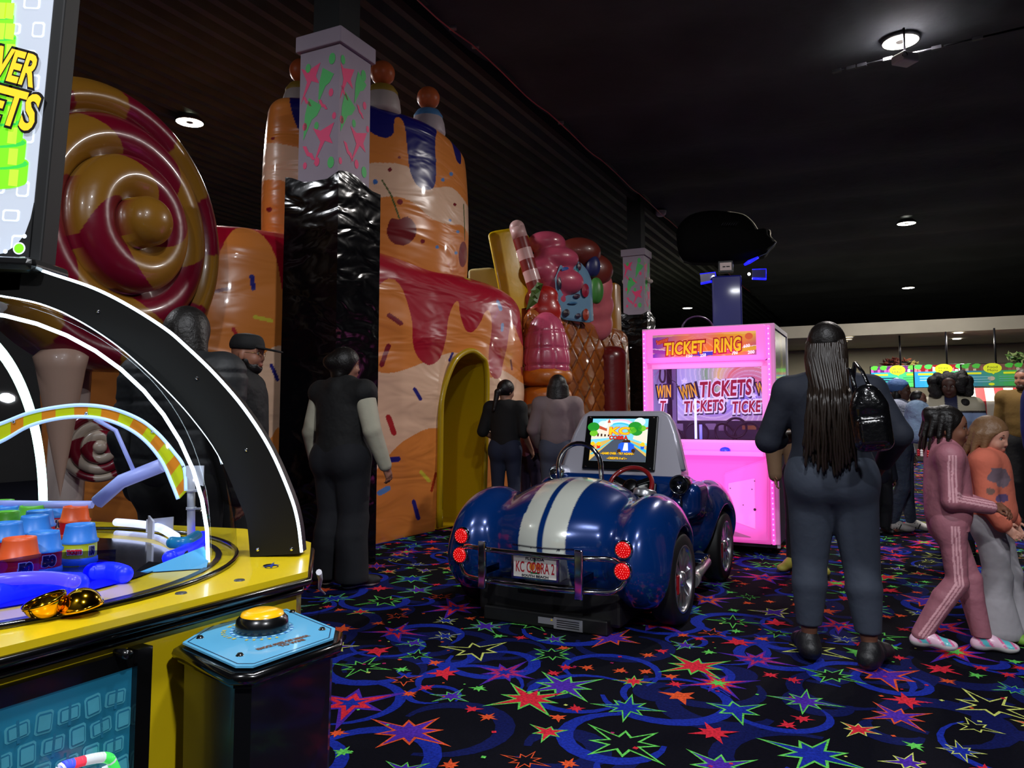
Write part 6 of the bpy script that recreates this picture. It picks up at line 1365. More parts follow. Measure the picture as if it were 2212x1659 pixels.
# 6 --- grey hoodie
q = P(1205,990,8.1)
p = Person('person with dark shoulder-length hair in a pale grey hoodie beyond the toy roadster', (q.x,q.y), facing(8), 1.64, 1.12, skin=(140,100,80), h=.011, headyaw=-12, pose=dict(el=(-.27,-.02,1.12), wl=(-.22,.14,.95), er=(.27,-.02,1.12), wr=(.22,.14,.95)))
p.body(); hd_ = cloth('hoodie_grey',(128,112,112))
p.garment('hoodie', hd_, lambda S_: (p.torso(S_, .032), S_.ell(p.J['pelvis']+vv((0,0,.07)), (.175,.14,.11), .05), p.arms(S_, .026), S_.cap(p.J['neck']+vv((-.06,-.06,-.03)), p.J['neck']+vv((.06,-.06,-.03)), .05,.05,.02), S_.ell(p.J['neck']+vv((0,-.11,-.09)), (.09,.05,.09), .03)))
p.garment('jeans', cloth('jeans_grey',(70,76,92)), lambda S_: (p.pelvis(S_, .012), p.legs(S_, .016)), cuts=(((0,0,.07),(0,0,-1)),)); p.shoes(mat('shoe_black'), mat('sole_dark'))
S_ = p.sdf(.009, vv(p.hp((0,0,-.1)))-.28, vv(p.hp((0,0,0)))+.24); hair_cap(p, S_, .02)
for i in range(16): a = -2.2+4.4*i/15; S_.cap(p.hp((.085*math.sin(a),-.01-.085*math.cos(a),.0)), p.hp((.105*math.sin(a),-.012-.105*math.cos(a),-.13+rn.uniform(-.02,.02))), .03, .026, .02)
S_.build('hair', HB, p.root)
# 7 --- child between them
q = P(1146,1000,8.8)
p = Person('child with dark hair in a pink shirt standing between two adults by the doorway', (q.x,q.y), facing(40), 1.32, 1.0, skin=(130,92,76), h=.012, face=False)
p.body(); p.garment('shirt', cloth('shirt_pink',(150,92,120)), lambda S_: (p.torso(S_, .018), S_.ell(p.J['pelvis']+vv((0,0,.04)), (.12,.1,.1), .05), p.arms(S_, .018, lower=False)))
p.garment('leggings', cloth('leggings_purple',(40,26,54)), lambda S_: (p.pelvis(S_, .01), p.legs(S_, .01)), cuts=(((0,0,.08),(0,0,-1)),)); p.shoes(mat('shoe_black'), mat('sole_dark'))
S_ = p.sdf(.009, vv(p.hp((0,0,-.1)))-.28, vv(p.hp((0,0,0)))+.24); hair_cap(p, S_, .03); S_.build('hair', HBR, p.root)
# 8 --- person beyond the braided one, tan top and yellow shoes
f0 = (G(1706,1240)+G(1776,1228))/2
p = Person('person mostly hidden behind the one with braids, tan top, black leggings and yellow shoes', (f0.x,f0.y), facing(-150), 1.42, 1.0, skin=(150,104,80), h=.011, face=True, pose=dict(al=(-.13,0,.085), ar=(.13,0,.085), er=(.27,.0,1.12), wr=(.24,.1,.9)), feetdir=(-20,20))
p.body(); p.garment('top', cloth('tan_cotton',(120,92,66)), lambda S_: (p.torso(S_, .022), S_.ell(p.J['pelvis']+vv((0,0,.05)), (.13,.11,.1), .05), p.arms(S_, .03)))
p.garment('leggings', cloth('trousers_black'), lambda S_: (p.pelvis(S_, .01), p.legs(S_, .01)), cuts=(((0,0,.1),(0,0,-1)),)); p.shoes(mat('shoe_yellow',(180,170,70),.6), mat('sole_yellow',(150,140,90),.6))
S_ = p.sdf(.009, vv(p.hp((0,0,-.1)))-.28, vv(p.hp((0,0,0)))+.24); hair_cap(p, S_, .015); S_.build('hair', HBR, p.root)
# 9 --- girl in pink tracksuit walking right
f0 = G(2062,1408)
p = Person('girl in a dusty pink tracksuit with side stripes walking right, rainbow shoes', (f0.x,f0.y), facing(108), 1.25, .98, skin=(122,80,60), h=.0058, headyaw=8, headpitch=-4, feetdir=(4,14), headsize=1.12, hip=.86,
    pose=dict(hl=(-.08,.0,.90), hr=(.08,0,.90), kr=(.075,.02,.50), ar=(.07,-.22,.125), kl=(-.08,.14,.50), al=(-.09,.20,.085), er=(.20,-.02,1.08), wr=(.06,.26,1.03), el=(-.21,.02,1.10), wl=(-.02,.28,1.02), chest=(0,.0,1.26)), handcurl=(1.0,1.0),
    hd={'r':((-.35,.9,.1),(-.6,0,-.8)), 'l':((.5,.8,-.1),(.3,0,-.9))})
p.body(); pinkt = mat('velour_pink', (176,116,128), .55, attr=True, bump=.5, bscale=11, bdist=.02, spec=.4, bdetail=3)
def stripes(base, pts):
    def f(v):
        c = np.tile(np.array(lin(base)), (len(v),1)); st = np.array(lin((226,170,178)))
        for a, b, out in pts:
            a = vv(a); b = vv(b); d = b-a; t = ((v-a)@d)/(d@d); r = v-a-np.clip(t,0,1)[:,None]*d; r = r-((r@d)/(d@d))[:,None]*d; n = vv(out); n = n-d*(n@d)/(d@d); n /= np.linalg.norm(n); sd = np.cross(d/np.linalg.norm(d), n); u = r@sd
            m = (t > -.02) & (t < 1.03) & ((r@n) > .006)
            for o in (-.016,0,.016): c[m & (np.abs(u-o) < .0048)] = st
        return c
    return f
J = p.J; k = p.k
jk = p.garment('track_jacket', pinkt, lambda S_: (p.torso(S_, .024), S_.ell(J['pelvis']+vv((0,0,.03)), (.128,.112,.12), .04), S_.cap(J['pelvis']+vv((-.04,0,-.06)), J['pelvis']+vv((.04,0,-.06)), .088,.088,.02), p.arms(S_, .016, end=.95), S_.cap(J['neck']+vv((0,.005,-.01)), J['neck']+vv((0,.012,.03)), .058,.062,.012)), h=.0048, cuts=(((0,0,.86),(0,0,-1)),), colf=stripes((168,106,118), [(J['sr'],J['er'],(1,0,.5)),(J['er'],J['wr'],(.8,0,.5))]))
p.garment('track_trousers', pinkt, lambda S_: (p.pelvis(S_, .012), p.legs(S_, .012, .020)), h=.0048, cuts=(((0,0,.10),(0,0,-1)),), colf=stripes((164,104,116), [(J['hr'],J['kr'],(1,0,0)),(J['kr'],J['ar'],(1,0,0))]))
rs = mat('rainbow_shoe', attr=True, rough=.35, coat=.4)
def shoecol(v):
    c = np.zeros((len(v),3)); t = (np.sin(v[:,1]*60+v[:,2]*40)+1)/2; c[:] = lin((226,110,160)); c[t > .55] = lin((240,200,220)); c[(t < .2)] = lin((90,190,200)); c[v[:,2] < .028+0*t] = lin((220,216,214)); return c
def girl_shoe(o, q, heel, ball_, d):
    v = np.empty(len(o.data.vertices)*3, dtype=np.float32); o.data.vertices.foreach_get('co', v); v = v.reshape(-1,3); c = np.ones((len(v),4), dtype=np.float32); w = v.copy(); w[:,2] -= w[:,2].min(); c[:,:3] = shoecol(w); ca = o.data.color_attributes.new('Col','FLOAT_COLOR','POINT'); ca.data.foreach_set('color', c.ravel())
p.shoe_extra = girl_shoe; p.shoes(rs, None, .01)
S_ = p.sdf(.005, vv(p.hp((0,0,0)))-.2, vv(p.hp((0,0,0)))+.2); hair_cap(p, S_, .010)
for i in range(9): a = -1.9+3.8*i/8; S_.cap(p.hp((.075*math.sin(a),-.02-.085*math.cos(a),.06)), p.hp((.09*math.sin(a),-.03-.10*math.cos(a),-.05)), .016,.014,.01)
S_.ell(p.hp((.01,-.09,.075)), (.05,.04,.04), .02, p.Rh); hr = S_.build('hair', HB, p.root); p.brows(HB)
bd_ = [mat('bead_red',(190,30,40),.3,coat=.4), mat('bead_white',(225,215,210),.3,coat=.4)]; cv = []
for i in range(9):
    a = -1.7+3.6*i/8; x = .085*math.sin(a); y = -.03-.10*math.cos(a); c = [vv(p.hp((x,y,-.03)))+vv((0,0,-.02*j))+vv((.004*math.sin(j),-.003*j,0)) for j in range(6)]; cv.append(c); bb = MB()
    for j in range(3): bb.ball(c[-1]+vv((0,-.002,-.012*j)), .0085, 8, 0, 5)
    bb.build('hair_bead', bd_[i % 2], hr)
strands('thin_braids', bm_, cv, hr, .0065, 6); MB().ball(vv(p.hp((-.06,-.06,.09))), .012, 10, 0, 6).build('hair_bead', bd_[0], hr); MB().ball(vv(p.hp((.03,-.11,.04))), .011, 10, 0, 6).build('hair_bead', bd_[0], hr)
# 10 --- girl in orange sweatshirt
f0 = G(2185,1392)
p = Person('small girl with light brown hair in a coral sweatshirt and wide pale trousers', (f0.x+.0,f0.y+.12), facing(128), 1.19, 1.02, skin=(196,142,120), h=.0065, headyaw=18, headpitch=-12, headsize=1.10, hip=.88, feetdir=(0,10),
    pose=dict(er=(.22,.0,1.10), wr=(.24,.10,.92), el=(-.24,.03,1.1), wl=(-.24,.12,.90), kr=(.09,.03,.50), ar=(.09,.02,.085), al=(-.11,.10,.085), kl=(-.10,.08,.50)), hd={'r':((.1,.75,-.65),(-.9,0,-.3))}, handcurl=(.5,.35))
p.body(); J = p.J
def swc(v):
    c = np.tile(np.array(lin((206,108,84))), (len(v),1)); R_ = random.Random(9)
    for cx, cy, cz, r, rgb in ((.10,.08,1.30,.05,(110,90,100)),(.04,.1,1.12,.03,(90,70,110)),(.13,.03,1.18,.022,(120,90,80)),(.0,.11,1.24,.03,(120,100,110)),(.16,-.02,1.05,.02,(100,70,90)),(.12,.07,1.06,.018,(90,80,130))):
        d = np.hypot(v[:,1]-cy*p.k, v[:,2]-cz*p.k)+.010*np.sin(v[:,2]*90)*np.sin(v[:,1]*70); c[(d < r*p.k*1.2) & (v[:,0] > -.06)] = lin(rgb)
    return c
p.garment('sweatshirt', mat('fleece_coral',(206,108,84),.9,attr=True,bump=.5,bscale=10,bdist=.02,bdetail=3), lambda S_: (p.torso(S_, .03), S_.ell(J['pelvis']+vv((0,0,.04)), (.145,.125,.10), .05), p.arms(S_, .028, end=.95), S_.cap(J['neck']+vv((0,0,-.01)), J['neck']+vv((0,0,.015)), .052,.05,.015)), colf=swc)
p.garment('trousers', cloth('trousers_pale',(160,156,160),.85,bump=.6,bscale=6,bdist=.03), lambda S_: (p.pelvis(S_, .022), p.legs(S_, .028, .040, flare=.05)), cuts=(((0,0,.035),(0,0,-1)),)); p.shoes(mat('shoe_lime',(120,170,60),.6), mat('sole_lime',(90,130,60),.6))
S_ = p.sdf(.006, vv(p.hp((0,0,-.05)))-.26, vv(p.hp((0,0,0)))+.2); hair_cap(p, S_, .016); S_.ell(p.hp((0,-.06,-.04)), (.085,.050,.08), .03, p.Rh)
for i in range(8): a = -2.0+4.0*i/7; S_.cap(p.hp((.09*math.sin(a),-.02-.08*math.cos(a),.02)), p.hp((.10*math.sin(a),-.03-.10*math.cos(a),-.13)), .02,.012,.02)
S_.build('hair', mat('hair_light_brown',(120,88,58),.5,bump=.6,bscale=50,bdist=.008), p.root); p.brows(HBR)
# 11 --- curly haired woman facing the camera, cream jacket
f0 = G(2068,1190)
p = Person('person with a big dark curly hairdo in a cream and blue jacket, facing the camera', (f0.x,f0.y), facing(208), 1.60, 1.1, skin=(74,46,36), h=.0095, headyaw=10, headpitch=-4, pose=dict(er=(.27,.05,1.16), wr=(.16,.26,1.12), el=(-.27,-.02,1.12), wl=(-.22,.12,.98)))
p.body(); J = p.J
def jcol(v):
    c = np.tile(np.array(lin((186,176,150))), (len(v),1)); b = (v[:,2] > 1.10) & (v[:,2] < 1.26) ; c[b] = lin((150,170,205)); c[np.abs(v[:,0]) < .02] = lin((30,30,60)); g = (np.abs(v[:,2]-1.26) < .008) | (np.abs(v[:,2]-1.10) < .008); c[g] = lin((26,22,26)); c[(np.abs(v[:,0]) < .05) & (v[:,2] > 1.2)] = lin((24,26,60)); return c
p.garment('jacket', mat('jacket_cream',(190,180,150),.6,attr=True,bump=.4,bscale=9,bdist=.02), lambda S_: (p.torso(S_, .035), S_.ell(J['pelvis']+vv((0,0,.09)), (.17,.14,.1), .05), p.arms(S_, .030)), colf=jcol)
p.garment('trousers', cloth('trousers_indigo',(22,24,58)), lambda S_: (p.pelvis(S_, .014), p.legs(S_, .016)), cuts=(((0,0,.08),(0,0,-1)),)); p.shoes(mat('canvas_black'), mat('sole_white'))
S_ = p.sdf(.009, vv(p.hp((0,0,-.05)))-.34, vv(p.hp((0,0,0)))+.28)
for i in range(70):
    a = rn.uniform(-2.45,2.45); z_ = rn.uniform(-.17,.12); r_ = .10+.05*math.cos(z_*4)-(.04 if z_ > .08 else 0); S_.ell(p.hp((r_*math.sin(a), -.02-r_*math.cos(a)*.85, z_)), rn.uniform(.032,.048), .012)
S_.ell(p.hp((0,-.03,.05)), (.10,.10,.09), .02, p.Rh); S_.build('hair', mat('hair_curly',(20,14,12),.7,bump=1,bscale=70,bdist=.01), p.root)
# 12 --- person in a blue bonnet, facing right, and the baby
f0 = G(1958,1146)
p = Person('person in a light blue bonnet and grey ripped jeans with white striped sneakers', (f0.x-.02,f0.y), facing(128), 1.60, 1.02, skin=(84,54,42), h=.0095, headyaw=-6, pose=dict(er=(.24,.06,1.13), wr=(.06,.28,1.14), ar=(.09,-.10,.085), al=(-.09,.06,.085)), feetdir=(-160,-170))
p.fd = (0,0); p.body(); J = p.J
p.garment('jacket', cloth('fleece_ice',(150,156,176),.9,bump=.8,bscale=24), lambda S_: (p.torso(S_, .032), S_.ell(J['pelvis']+vv((0,0,.12)), (.15,.13,.08), .05), p.arms(S_, .032)))
p.garment('jeans', cloth('denim_grey',(64,74,92),.85,bump=1.0,bscale=12,bdist=.03), lambda S_: (p.pelvis(S_, .014), p.legs(S_, .018)), cuts=(((0,0,.08),(0,0,-1)),))
def sstripe(o, q, heel, ball_, d):
    mb = MB(); n = vv((d[1],-d[0],0))
    for i in range(3):
        c = heel+(ball_-heel)*(.35+.16*i)+vv((0,0,.012))
        for s_ in (1,-1): mb.box(c+n*s_*.042, (.005,.003,.028), Matrix.Rotation(math.atan2(d[1],d[0]),3,'Z') @ Matrix.Rotation(.45,3,'Y'))
    mb.build('side_stripes', mat('ink_dark'), o)
p.shoe_extra = sstripe; p.shoes(mat('sneaker_white',(206,202,196),.5), mat('sole_white'))
S_ = p.sdf(.007, vv(p.hp((0,0,0)))-.24, vv(p.hp((0,0,0)))+.24); S_.ell(p.hp((0,-.03,.055)), (.098,.115,.085), 0, p.Rh); S_.ell(p.hp((0,.085,-.01)), (.10,.075,.07), .02, p.Rh, sub=True); S_.build('bonnet', cloth('bonnet_blue',(66,104,160),.7,bump=.6,bscale=16), p.root)
S_ = p.sdf(.008, vv(p.hp((0,0,-.1)))-.2, vv(p.hp((0,0,0)))+.2); S_.ell(p.hp((0,-.04,-.05)), (.085,.06,.10), 0, p.Rh); S_.build('hair', HB, p.root)
bq = P(1984,926,6.62)
p = Person('baby in a pale blue and pink snowsuit held between two adults', (bq.x,bq.y), facing(120), .70, 1.35, skin=(110,70,54), h=.006, headsize=1.0, pose=dict(kl=(-.16,.34,.86), kr=(.16,.34,.86), al=(-.18,.40,.56), ar=(.18,.40,.56), el=(-.26,.14,1.18), er=(.26,.14,1.18), wl=(-.18,.38,1.22), wr=(.18,.38,1.22)))
p.root.location.z = bq.z-.40; p.body(); J = p.J
p.garment('snowsuit', cloth('snow_ice',(150,176,206),.9,bump=.8,bscale=24), lambda S_: (p.torso(S_, .035), p.pelvis(S_, .03), p.arms(S_, .03), p.legs(S_, .03)), h=.007)
S_ = SDF(vv(p.hp((0,0,0)))-.2, vv(p.hp((0,0,0)))+.2, .006); hair_cap(p, S_, .006); S_.build('hair', HB, p.root)
# 13, 14 --- right edge
q = P(2216,900,8.4)
p = Person('bearded person in a mustard brown shirt at the right edge of the photo', (q.x,q.y), facing(222), 1.74, 1.15, skin=(170,116,92), h=.010, headyaw=20)
p.body(); J = p.J; p.garment('shirt', cloth('shirt_mustard',(112,84,30)), lambda S_: (p.torso(S_, .024), S_.ell(J['pelvis']+vv((0,0,.06)), (.175,.14,.11), .05), p.arms(S_, .022)))
p.garment('trousers', cloth('trousers_black'), lambda S_: (p.pelvis(S_, .014), p.legs(S_, .016)), cuts=(((0,0,.08),(0,0,-1)),)); p.shoes(mat('shoe_black'), mat('sole_dark'))
S_ = p.sdf(.007, vv(p.hp((0,0,0)))-.2, vv(p.hp((0,0,0)))+.2); hair_cap(p, S_, .008); S_.ell(p.hp((0,.05,-.08)), (.052,.050,.045), .0, p.Rh); S_.build('hair', HBR, p.root)
q = P(2262,900,5.6)
p = Person('person in a bright blue long-sleeved shirt cut off by the right edge of the photo', (q.x,q.y), facing(-60), 1.72, 1.22, skin=(150,104,84), h=.010)
p.body(); J = p.J; p.garment('shirt', cloth('shirt_royal',(24,40,130)), lambda S_: (p.torso(S_, .03), S_.ell(J['pelvis']+vv((0,0,.06)), (.18,.15,.11), .05), p.arms(S_, .03)))
p.garment('trousers', cloth('trousers_black'), lambda S_: (p.pelvis(S_, .014), p.legs(S_, .016)), cuts=(((0,0,.08),(0,0,-1)),)); p.shoes(mat('shoe_black'), mat('sole_dark'))
S_ = p.sdf(.009, vv(p.hp((0,0,0)))-.2, vv(p.hp((0,0,0)))+.2); hair_cap(p, S_, .01); S_.build('hair', HB, p.root)
# 15 --- dark clothed child beyond
q = G(1902,1152)
p = Person('child in dark clothes standing far back, just right of the person with braids', (q.x,q.y), facing(170), 1.12, 1.0, skin=(110,74,58), h=.012, face=False)
p.body(); J = p.J; p.garment('coat', cloth('coat_navy',(20,24,40)), lambda S_: (p.torso(S_, .03), S_.ell(J['pelvis'], (.13,.12,.12), .05), p.arms(S_, .03)))
p.garment('trousers', cloth('trousers_navy'), lambda S_: (p.pelvis(S_, .014), p.legs(S_, .03)), cuts=(((0,0,.08),(0,0,-1)),)); p.shoes(mat('shoe_black'), mat('sole_dark'))
S_ = p.sdf(.009, vv(p.hp((0,0,0)))-.2, vv(p.hp((0,0,0)))+.2); hair_cap(p, S_, .015); S_.build('hair', HB, p.root)
# ------------------------------------------------------------ menu screens, exit sign and cafe front
def menu(px0, px1, Y, py0, py1, title, label, pal, es, seed):
    ctr = P((px0+px1)/2, (py0+py1)/2, Y); t = thing('menu_screen', label, 'menu screen', ctr, -ANG*.95, 'menu screens hanging over the cafe counter')
    w_ = (px1-px0)/F*Y/2*1.12; h_ = (py1-py0)/F*Y/2; MB().box((0,.03,0), (w_*1.05,.03,h_*1.06), bev=.008).build('screen_case', blkp, t)
    s = MB(); N_s = ['teal','green','yellow','pic1','pic2','ink','white','pale']; ms = [mat('menu_%s_%d' % (n_, seed), c, .4, emit=c, es=es) for n_, c in zip(N_s, pal)]
    def q(pl, m, k): s.poly([(p[0]*w_, -.0015*k, p[1]*h_) for p in pl], m)
    for i in range(12):
        x0 = -1+i/6; s.poly([(x0*w_,-.001,-h_),((x0+1/6)*w_,-.001,-h_),((x0+1/6)*w_,-.001,h_),(x0*w_,-.001,h_)], len(ms)); f = i/11
        a, b = pal[0], pal[1]; c = tuple(a[j]*(1-f)+b[j]*f for j in range(3)); ms.append(mat('menu_grad%d_%d' % (seed,i), c, .4, emit=c, es=es))
        s.m[-1] = len(ms)-1
    q([(-1,.42),(1,.42),(1,1),(-1,1)], 3, 1); r = random.Random(seed)
    for i in range(16): x = -1+i/8; q([(x,.42),(x+.1,.42),(x+.1,.5+r.random()*.45),(x,.5+r.random()*.45)], r.choice([4,3,6]), 2)
    for x in (-.85,-.5,.55,.85): q([(x+.16*math.cos(a)*(1 if int(a*3)%2 else .6), .85+.22*math.sin(a)) for a in np.linspace(0,2*PI,10,endpoint=False)], 1, 3)
    q([(p[0], p[1]) for p in circ(0,.62,.30,20,.46)], 2, 4); q([(-.1,.3),(.1,.3),(.03,.05)], 2, 4)
    q(rrect(-.62,.18,.26,.09), 2, 4); q(rrect(.58,.18,.24,.09), 2, 4)
    for k in range(3 if seed != 2 else 2):
        q(rrect(-.45,-.15-.22*k,.38,.05), 5 if seed == 1 else 7, 4); q([(.2,-.12-.2*k),(.75,-.12-.2*k),(.75,-.16-.2*k),(.2,-.16-.2*k)], 5 if seed == 1 else 7, 4)
    q(circ(-.05,-.3,.12,12,.2), 6, 4); q(circ(-.05,-.82,.1,12,.12), 2, 4)
    for i, ln in enumerate(title): text_mesh(s, ln, (0,-.008,(.72-.28*i)*h_), (1,0,0), (0,0,1), .1, 5, bold=.0, fit=(w_*(.40 if len(ln) > 5 else .32), h_*.2))
    s.build('screen', ms, t)
    MB().tube([(.08,.04,h_), (.08,.04,3.28-ctr.z)], .022, 8).build('ceiling_pole', mat('dark_metal'), t)
    MB().box((.08,.045,h_*.6), (.12,.02,.1)).build('mount', mat('dark_metal'), t); return t
CM = [(40,170,220),(90,226,60),(230,236,40),(110,30,120),(200,90,180),(20,40,80),(235,235,240),(170,220,240)]
menu(1893,1985,19.6,791,836,('SPECIAL','DEALS!'),'bright menu screen reading special deals, leftmost of the three over the counter', CM, .85, 1)
menu(1989,2089,18.7,788,836,('Drink','Menu'),'bright menu screen reading drink menu, middle of the three over the counter', [(40,150,226),(80,226,90),(230,236,40),(150,20,30),(240,120,140),(20,60,30),(235,235,240),(150,200,230)], .85, 2)
menu(2093,2196,17.9,786,834,('Food','Menu'),'dimmer blue and green menu screen, rightmost of the three over the counter', [(36,96,140),(60,150,50),(180,190,30),(90,60,50),(110,70,60),(60,60,20),(150,140,120),(90,140,150)], .55, 3)
ex_ = P(1921,844,20.5); t = thing('exit_sign', 'small red lit exit sign below the leftmost menu screen', 'exit sign', ex_, -ANG)
MB().box((0,.02,0), (.13,.02,.075), bev=.005).build('sign_box', mat('exit_case',(120,20,20),.4,emit=(150,10,14),es=.5), t)
s = MB(); text_mesh(s, 'EXIT', (0,-.003,0), (1,0,0), (0,0,1), .12, 0, bold=.004, fit=(.22,.10)); s.build('letters', mat('exit_red',(255,60,60),.4,emit=(255,50,50),es=1.6), t)
# striped awning and counter
def awn():
    t = thing('awning', 'red and white striped round awning behind the menu screens', 'awning', P(2150,862,18.6), -ANG); mb = MB(); N = 12; R_ = .75
    for i in range(N):
        x0 = -1.2+2.4*i/N; x1 = x0+2.4/N
        d = lambda x: -.30-.18*math.cos(x/1.2*PI/2)
        mb.add([(x0,.25,.28),(x1,.25,.28),(x1,-.1,-.05),(x0,-.1,-.05),(x0,-.12,d(x0)),(x1,-.12,d(x1)),(x0,.27,.26),(x1,.27,.26),(x0,-.09,d(x0)),(x1,-.09,d(x1))], [(0,3,2,1),(3,4,5,2),(6,7,9,8)], i % 2)
    mb.build('canopy', [mat('awning_red',(150,28,36),.7), mat('awning_white',(196,190,176),.7)], t)
    MB().tube([(-1.2,-.1,-.3)]+[(-1.2+2.4*i/12,-.115,-.31-.18*math.cos((-1.2+2.4*i/12)/1.2*PI/2)) for i in range(13)], .02, 6).build('trim', mat('dark_metal'), t)
awn()
ct = P(2030,980,20.3); t = thing('counter', 'dark cafe counter along the far wall beneath the menu screens', 'counter', (ct.x,ct.y,0), -ANG)
MB().box((0,0,.5), (4.0,.3,.5), bev=.02).build('counter_base', mat('counter_grey',(70,68,64),.6,noise=.2), t); MB().box((0,-.03,1.02), (4.05,.38,.025), bev=.01).build('counter_top', mat('counter_dark',(30,30,32),.3), t)
bk = P(1930,870,21.6); t = thing('shelf_unit', 'dark wall shelf with small boxes under the exit sign', 'shelf', bk, -ANG); 
MB().box((0,0,0), (.45,.12,.02)).box((0,.08,-.18),(.45,.02,.22)).build('shelf_board', mat('dark_metal'), t)
for i in range(4): MB().box((-.3+.19*i,-.02,.09), (.06,.05,.07), bev=.006).build('shelf_box', mat('box_%d' % i, ((110,50,40),(150,140,120),(60,80,60),(120,90,50))[i], .6), t)
# decorations above the screens
def bouquet(px_, py_, Y, n, cols, label, R_):
    c = P(px_, py_, Y); t = thing('hanging_decoration', label, 'decoration', c); r = random.Random(px_)
    for k, col in enumerate(cols):
        mb = MB()
        for i in range(n):
            a = r.uniform(0,6.28); q = Vector((r.uniform(-R_,R_), r.uniform(-.15,.15), r.uniform(-R_*.35,R_*.35))); d = Vector((math.cos(a),.3,math.sin(a)*.7))*r.uniform(.06,.14); s_ = d.cross(Vector((0,1,0))).normalized()*.035
            mb.add([q-d, q+s_, q+d, q-s_, q+Vector((0,-.03,0)), q+Vector((0,.02,0))], [(0,1,4),(1,2,4),(2,3,4),(3,0,4),(0,5,1),(1,5,2),(2,5,3),(3,5,0)])
        mb.build('leaves', mat('deco_%d_%d' % (px_,k), col, .7), t)
    MB().tube([(-R_,0,0),(0,0,.03),(R_,0,0)], .02, 6).build('stem', mat('dark_metal'), t)
bouquet(1935,783,20.2,22,[(84,26,22),(120,60,40)],'cluster of dark red leaves above the leftmost menu screen',.32)
bouquet(1972,785,20.0,12,[(120,110,50)],'small tuft of olive leaves above the leftmost menu screen, right of the red cluster',.12)
bouquet(2205,772,17.4,26,[(80,120,50),(130,150,90)],'tuft of green leaves above the rightmost menu screen at the photo edge',.25)
for i, (x, y) in enumerate(((2070,719),(2067,732),(1832,733),(1822,738),(1834,728))):
    c = G(x, y, 3.27); t = thing('downlight', ('small recessed light in the cafe soffit, %s' % ('farther of the pair over the middle menu screen' if i == 0 else 'nearer of the pair over the middle menu screen' if i == 1 else 'one of three just right of the long-braided head')), 'downlight', c, 0, 'downlights in the cafe soffit' if i < 2 else 'downlights near the long-braided head')
    MB().lathe([(.0,-.004),(.11,-.004)], n=20).build('lens', lit if i < 2 else mat('lamp_dim',(255,255,255),.5,emit=(255,240,210),es=3), t); MB().lathe([(.11,-.01),(.14,-.01),(.14,.0)], n=20).build('ring', rim, t)
    if i in (0,3):
        ld = bpy.data.lights.new('soffit_light','AREA'); ld.shape = 'DISK'; ld.size = .3; ld.energy = 120; ld.color = (1,.93,.8); lo = bpy.data.objects.new('soffit_light', ld); C.objects.link(lo); lo.location = c+Vector((0,0,-.06))
# ------------------------------------------------------------ blue post ride behind the cabinet
TY = 13.6; b0 = P(1576,895,TY); t = thing('light_tower_game', 'dark game with a tall blue post, blue lit arms and a huge dark outlined head', 'arcade game', (b0.x,b0.y,0), -ANG*.6)
zt_ = P(1576,598,TY).z; wv = 62/F*TY/2
MB().box((0,0,zt_/2+.1), (wv,.16,zt_/2-.1), bev=.03).build('post', mat('post_blue',(18,22,120),.4,coat=.3), t)
MB().box((0,.0,.2), (.45,.4,.2), bev=.04).build('base', blkp, t)
zb_ = P(1576,578,TY).z; mb = MB(); mb.box((-.01,-.06,zb_), (.13,.05,.11), bev=.01, m=0); mb.box((-.01,-.115,zb_), (.10,.004,.07), m=1); mb.box((-.04,-.1195,zb_-.005),(.024,.001,.011),m=2); mb.box((.03,-.1195,zb_-.005),(.03,.001,.011),m=2); mb.build('top_plate', [blkp, mat('plate_pale',(206,190,190),.5), mat('ink_dark')], t)
bs_ = mat('blue_neon',(30,40,255),.4,emit=(20,20,255),es=2.5); bdim = mat('arm_blue',(16,18,90),.3,coat=.5); lp_ = mat('arm_lamp',(255,255,255),.4,emit=(230,236,255),es=6)
def loc(px_, py_, dy=0): v = P(px_, py_, TY+dy)-Vector((b0.x,b0.y,0)); return rotz(ANG*.6) @ v
for pts, lmp in (([(1625,582),(1655,581),(1655,603),(1625,602)],(1618,593)), ([(1512,592),(1545,588),(1548,606),(1514,613)],(1541,599))):
    mb = MB(); q = [loc(*a) for a in pts]; bm2 = MB(); bm2.add(q+[v+Vector((0,.1,0)) for v in q], [(0,1,2,3),(7,6,5,4),(0,4,5,1),(1,5,6,2),(2,6,7,3),(3,7,4,0)]); ao = bm2.build('side_arm', bdim, t)
    MB().tube([q[2]+Vector((0,-.01,0)), q[3]+Vector((0,-.01,0))], .02, 8).build('neon_tube', bs_, ao); MB().tube([q[0]+Vector((0,-.01,0)), q[1]+Vector((0,-.01,0)), q[2]+Vector((0,-.01,0))], .006, 6).build('neon_edge', bs_, ao); MB().ball(loc(*lmp)+Vector((0,-.05,0)), .028).build('lamp', lp_, ao)
MB().tube([loc(1608,572), loc(1618,566), loc(1638,556)], [.02,.035,.02], 8).build('neon_tube', bs_, t)
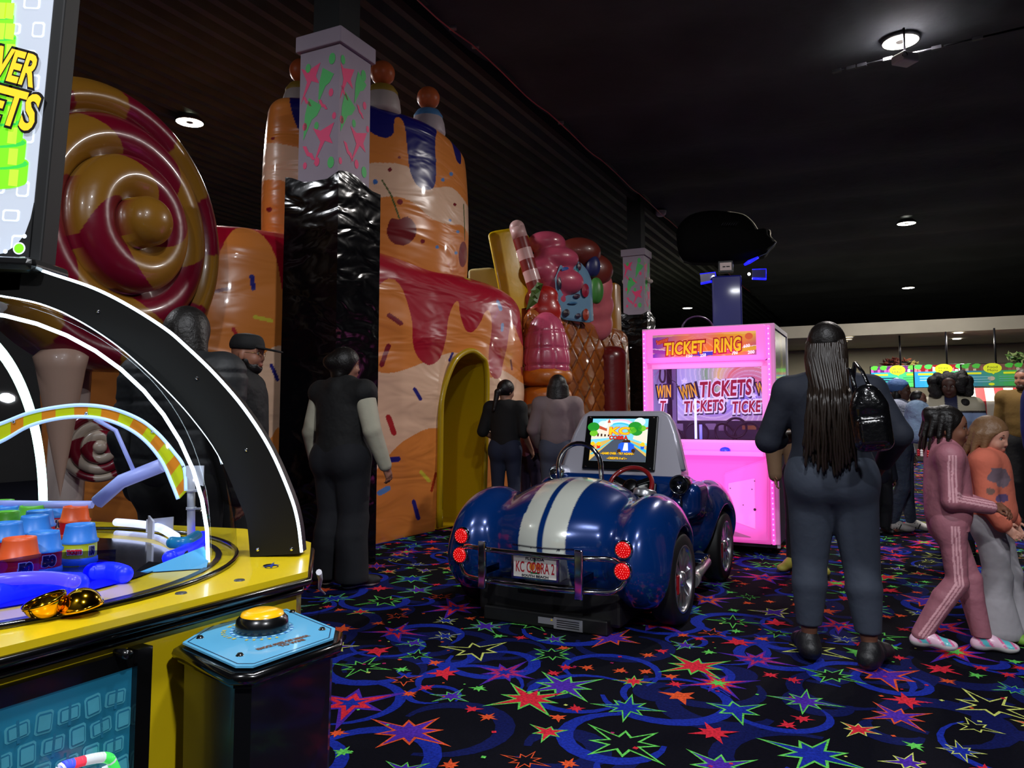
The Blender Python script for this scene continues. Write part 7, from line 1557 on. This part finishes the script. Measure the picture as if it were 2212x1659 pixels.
# big dark head shape with a pale rim
hd2 = [(1475,560),(1462,520),(1465,490),(1490,465),(1530,455),(1572,457),(1605,463),(1625,478),(1636,494),(1641,503),(1650,501),(1663,497),(1665,511),(1677,522),(1664,536),(1656,548),(1640,553),(1600,562),(1540,566)]
hv = [loc(x, y, .1) for x, y in smooth_px(hd2, 3)]; mb = MB(); n = len(hv); c = sum(hv, Vector())/n
ring_f = [c+(v-c)*.80+Vector((0,-.22,0)) for v in hv]; ring_b = [v+Vector((0,.35,0)) for v in hv]
mb.add(hv+ring_f+[c+Vector((0,-.3,0))]+ring_b, [(i,(i+1)%n,n+(i+1)%n,n+i) for i in range(n)]+[(n+i,n+(i+1)%n,2*n) for i in range(n)]+[(2*n+1+i,2*n+1+(i+1)%n,(i+1)%n,i) for i in range(n)]+[tuple(2*n+1+i for i in range(n))[::-1]], 0, True)
ho = mb.build('dark_head', mat('head_black',(4,4,5),.85,spec=.1), t)
rimp = [(1572,457),(1605,463),(1625,478),(1636,494),(1641,503),(1650,501),(1663,497),(1665,511),(1677,523)]
MB().tube([loc(x,y,.07) for x, y in smooth_px(rimp,4,False)], .011, 6).build('rim_trim', mat('rim_pale',(206,200,180),.3,.6), ho)
MB().tube([loc(x,y,.07) for x, y in ((1677,523),(1664,537),(1655,548),(1640,554))], .009, 6).build('rim_trim', mat('rim_grey',(70,76,100),.4), ho)
g_ = MB()
for i in range(7): a = loc(1558+5*i,487,-.25); b = loc(1565+5*i,478,-.25); g_.tube([a,b], .006, 5)
g_.build('vent_slits', mat('dark_metal'), ho)
# round hoop showing over the cabinet top
c = P(1507,712,9.2); t = thing('hoop', 'thin dark round hoop showing just above the pink cabinet at left', 'hoop', c)
MB().tube([(.19*math.cos(a),0,.16*math.sin(a)) for a in np.linspace(0,2*PI,40,endpoint=False)], .012, 8, closed=True).build('hoop_ring', mat('hoop_violet',(70,40,80),.3,coat=.4), t); MB().tube([(0,0,-.16),(0,0,-c.z)], .02, 8).build('hoop_stand', blkp, t)
# white cable at the table corner
tag(MB().tube([G(667,1236,.93)+Vector((.02,0,0)),G(676,1252,.80)+Vector((.02,0,0)),G(690,1272,.45),G(702,1283,.02)], .006, 8).build('cable', mat('cable_white')), 'white cable hanging from the yellow table corner', 'cable')
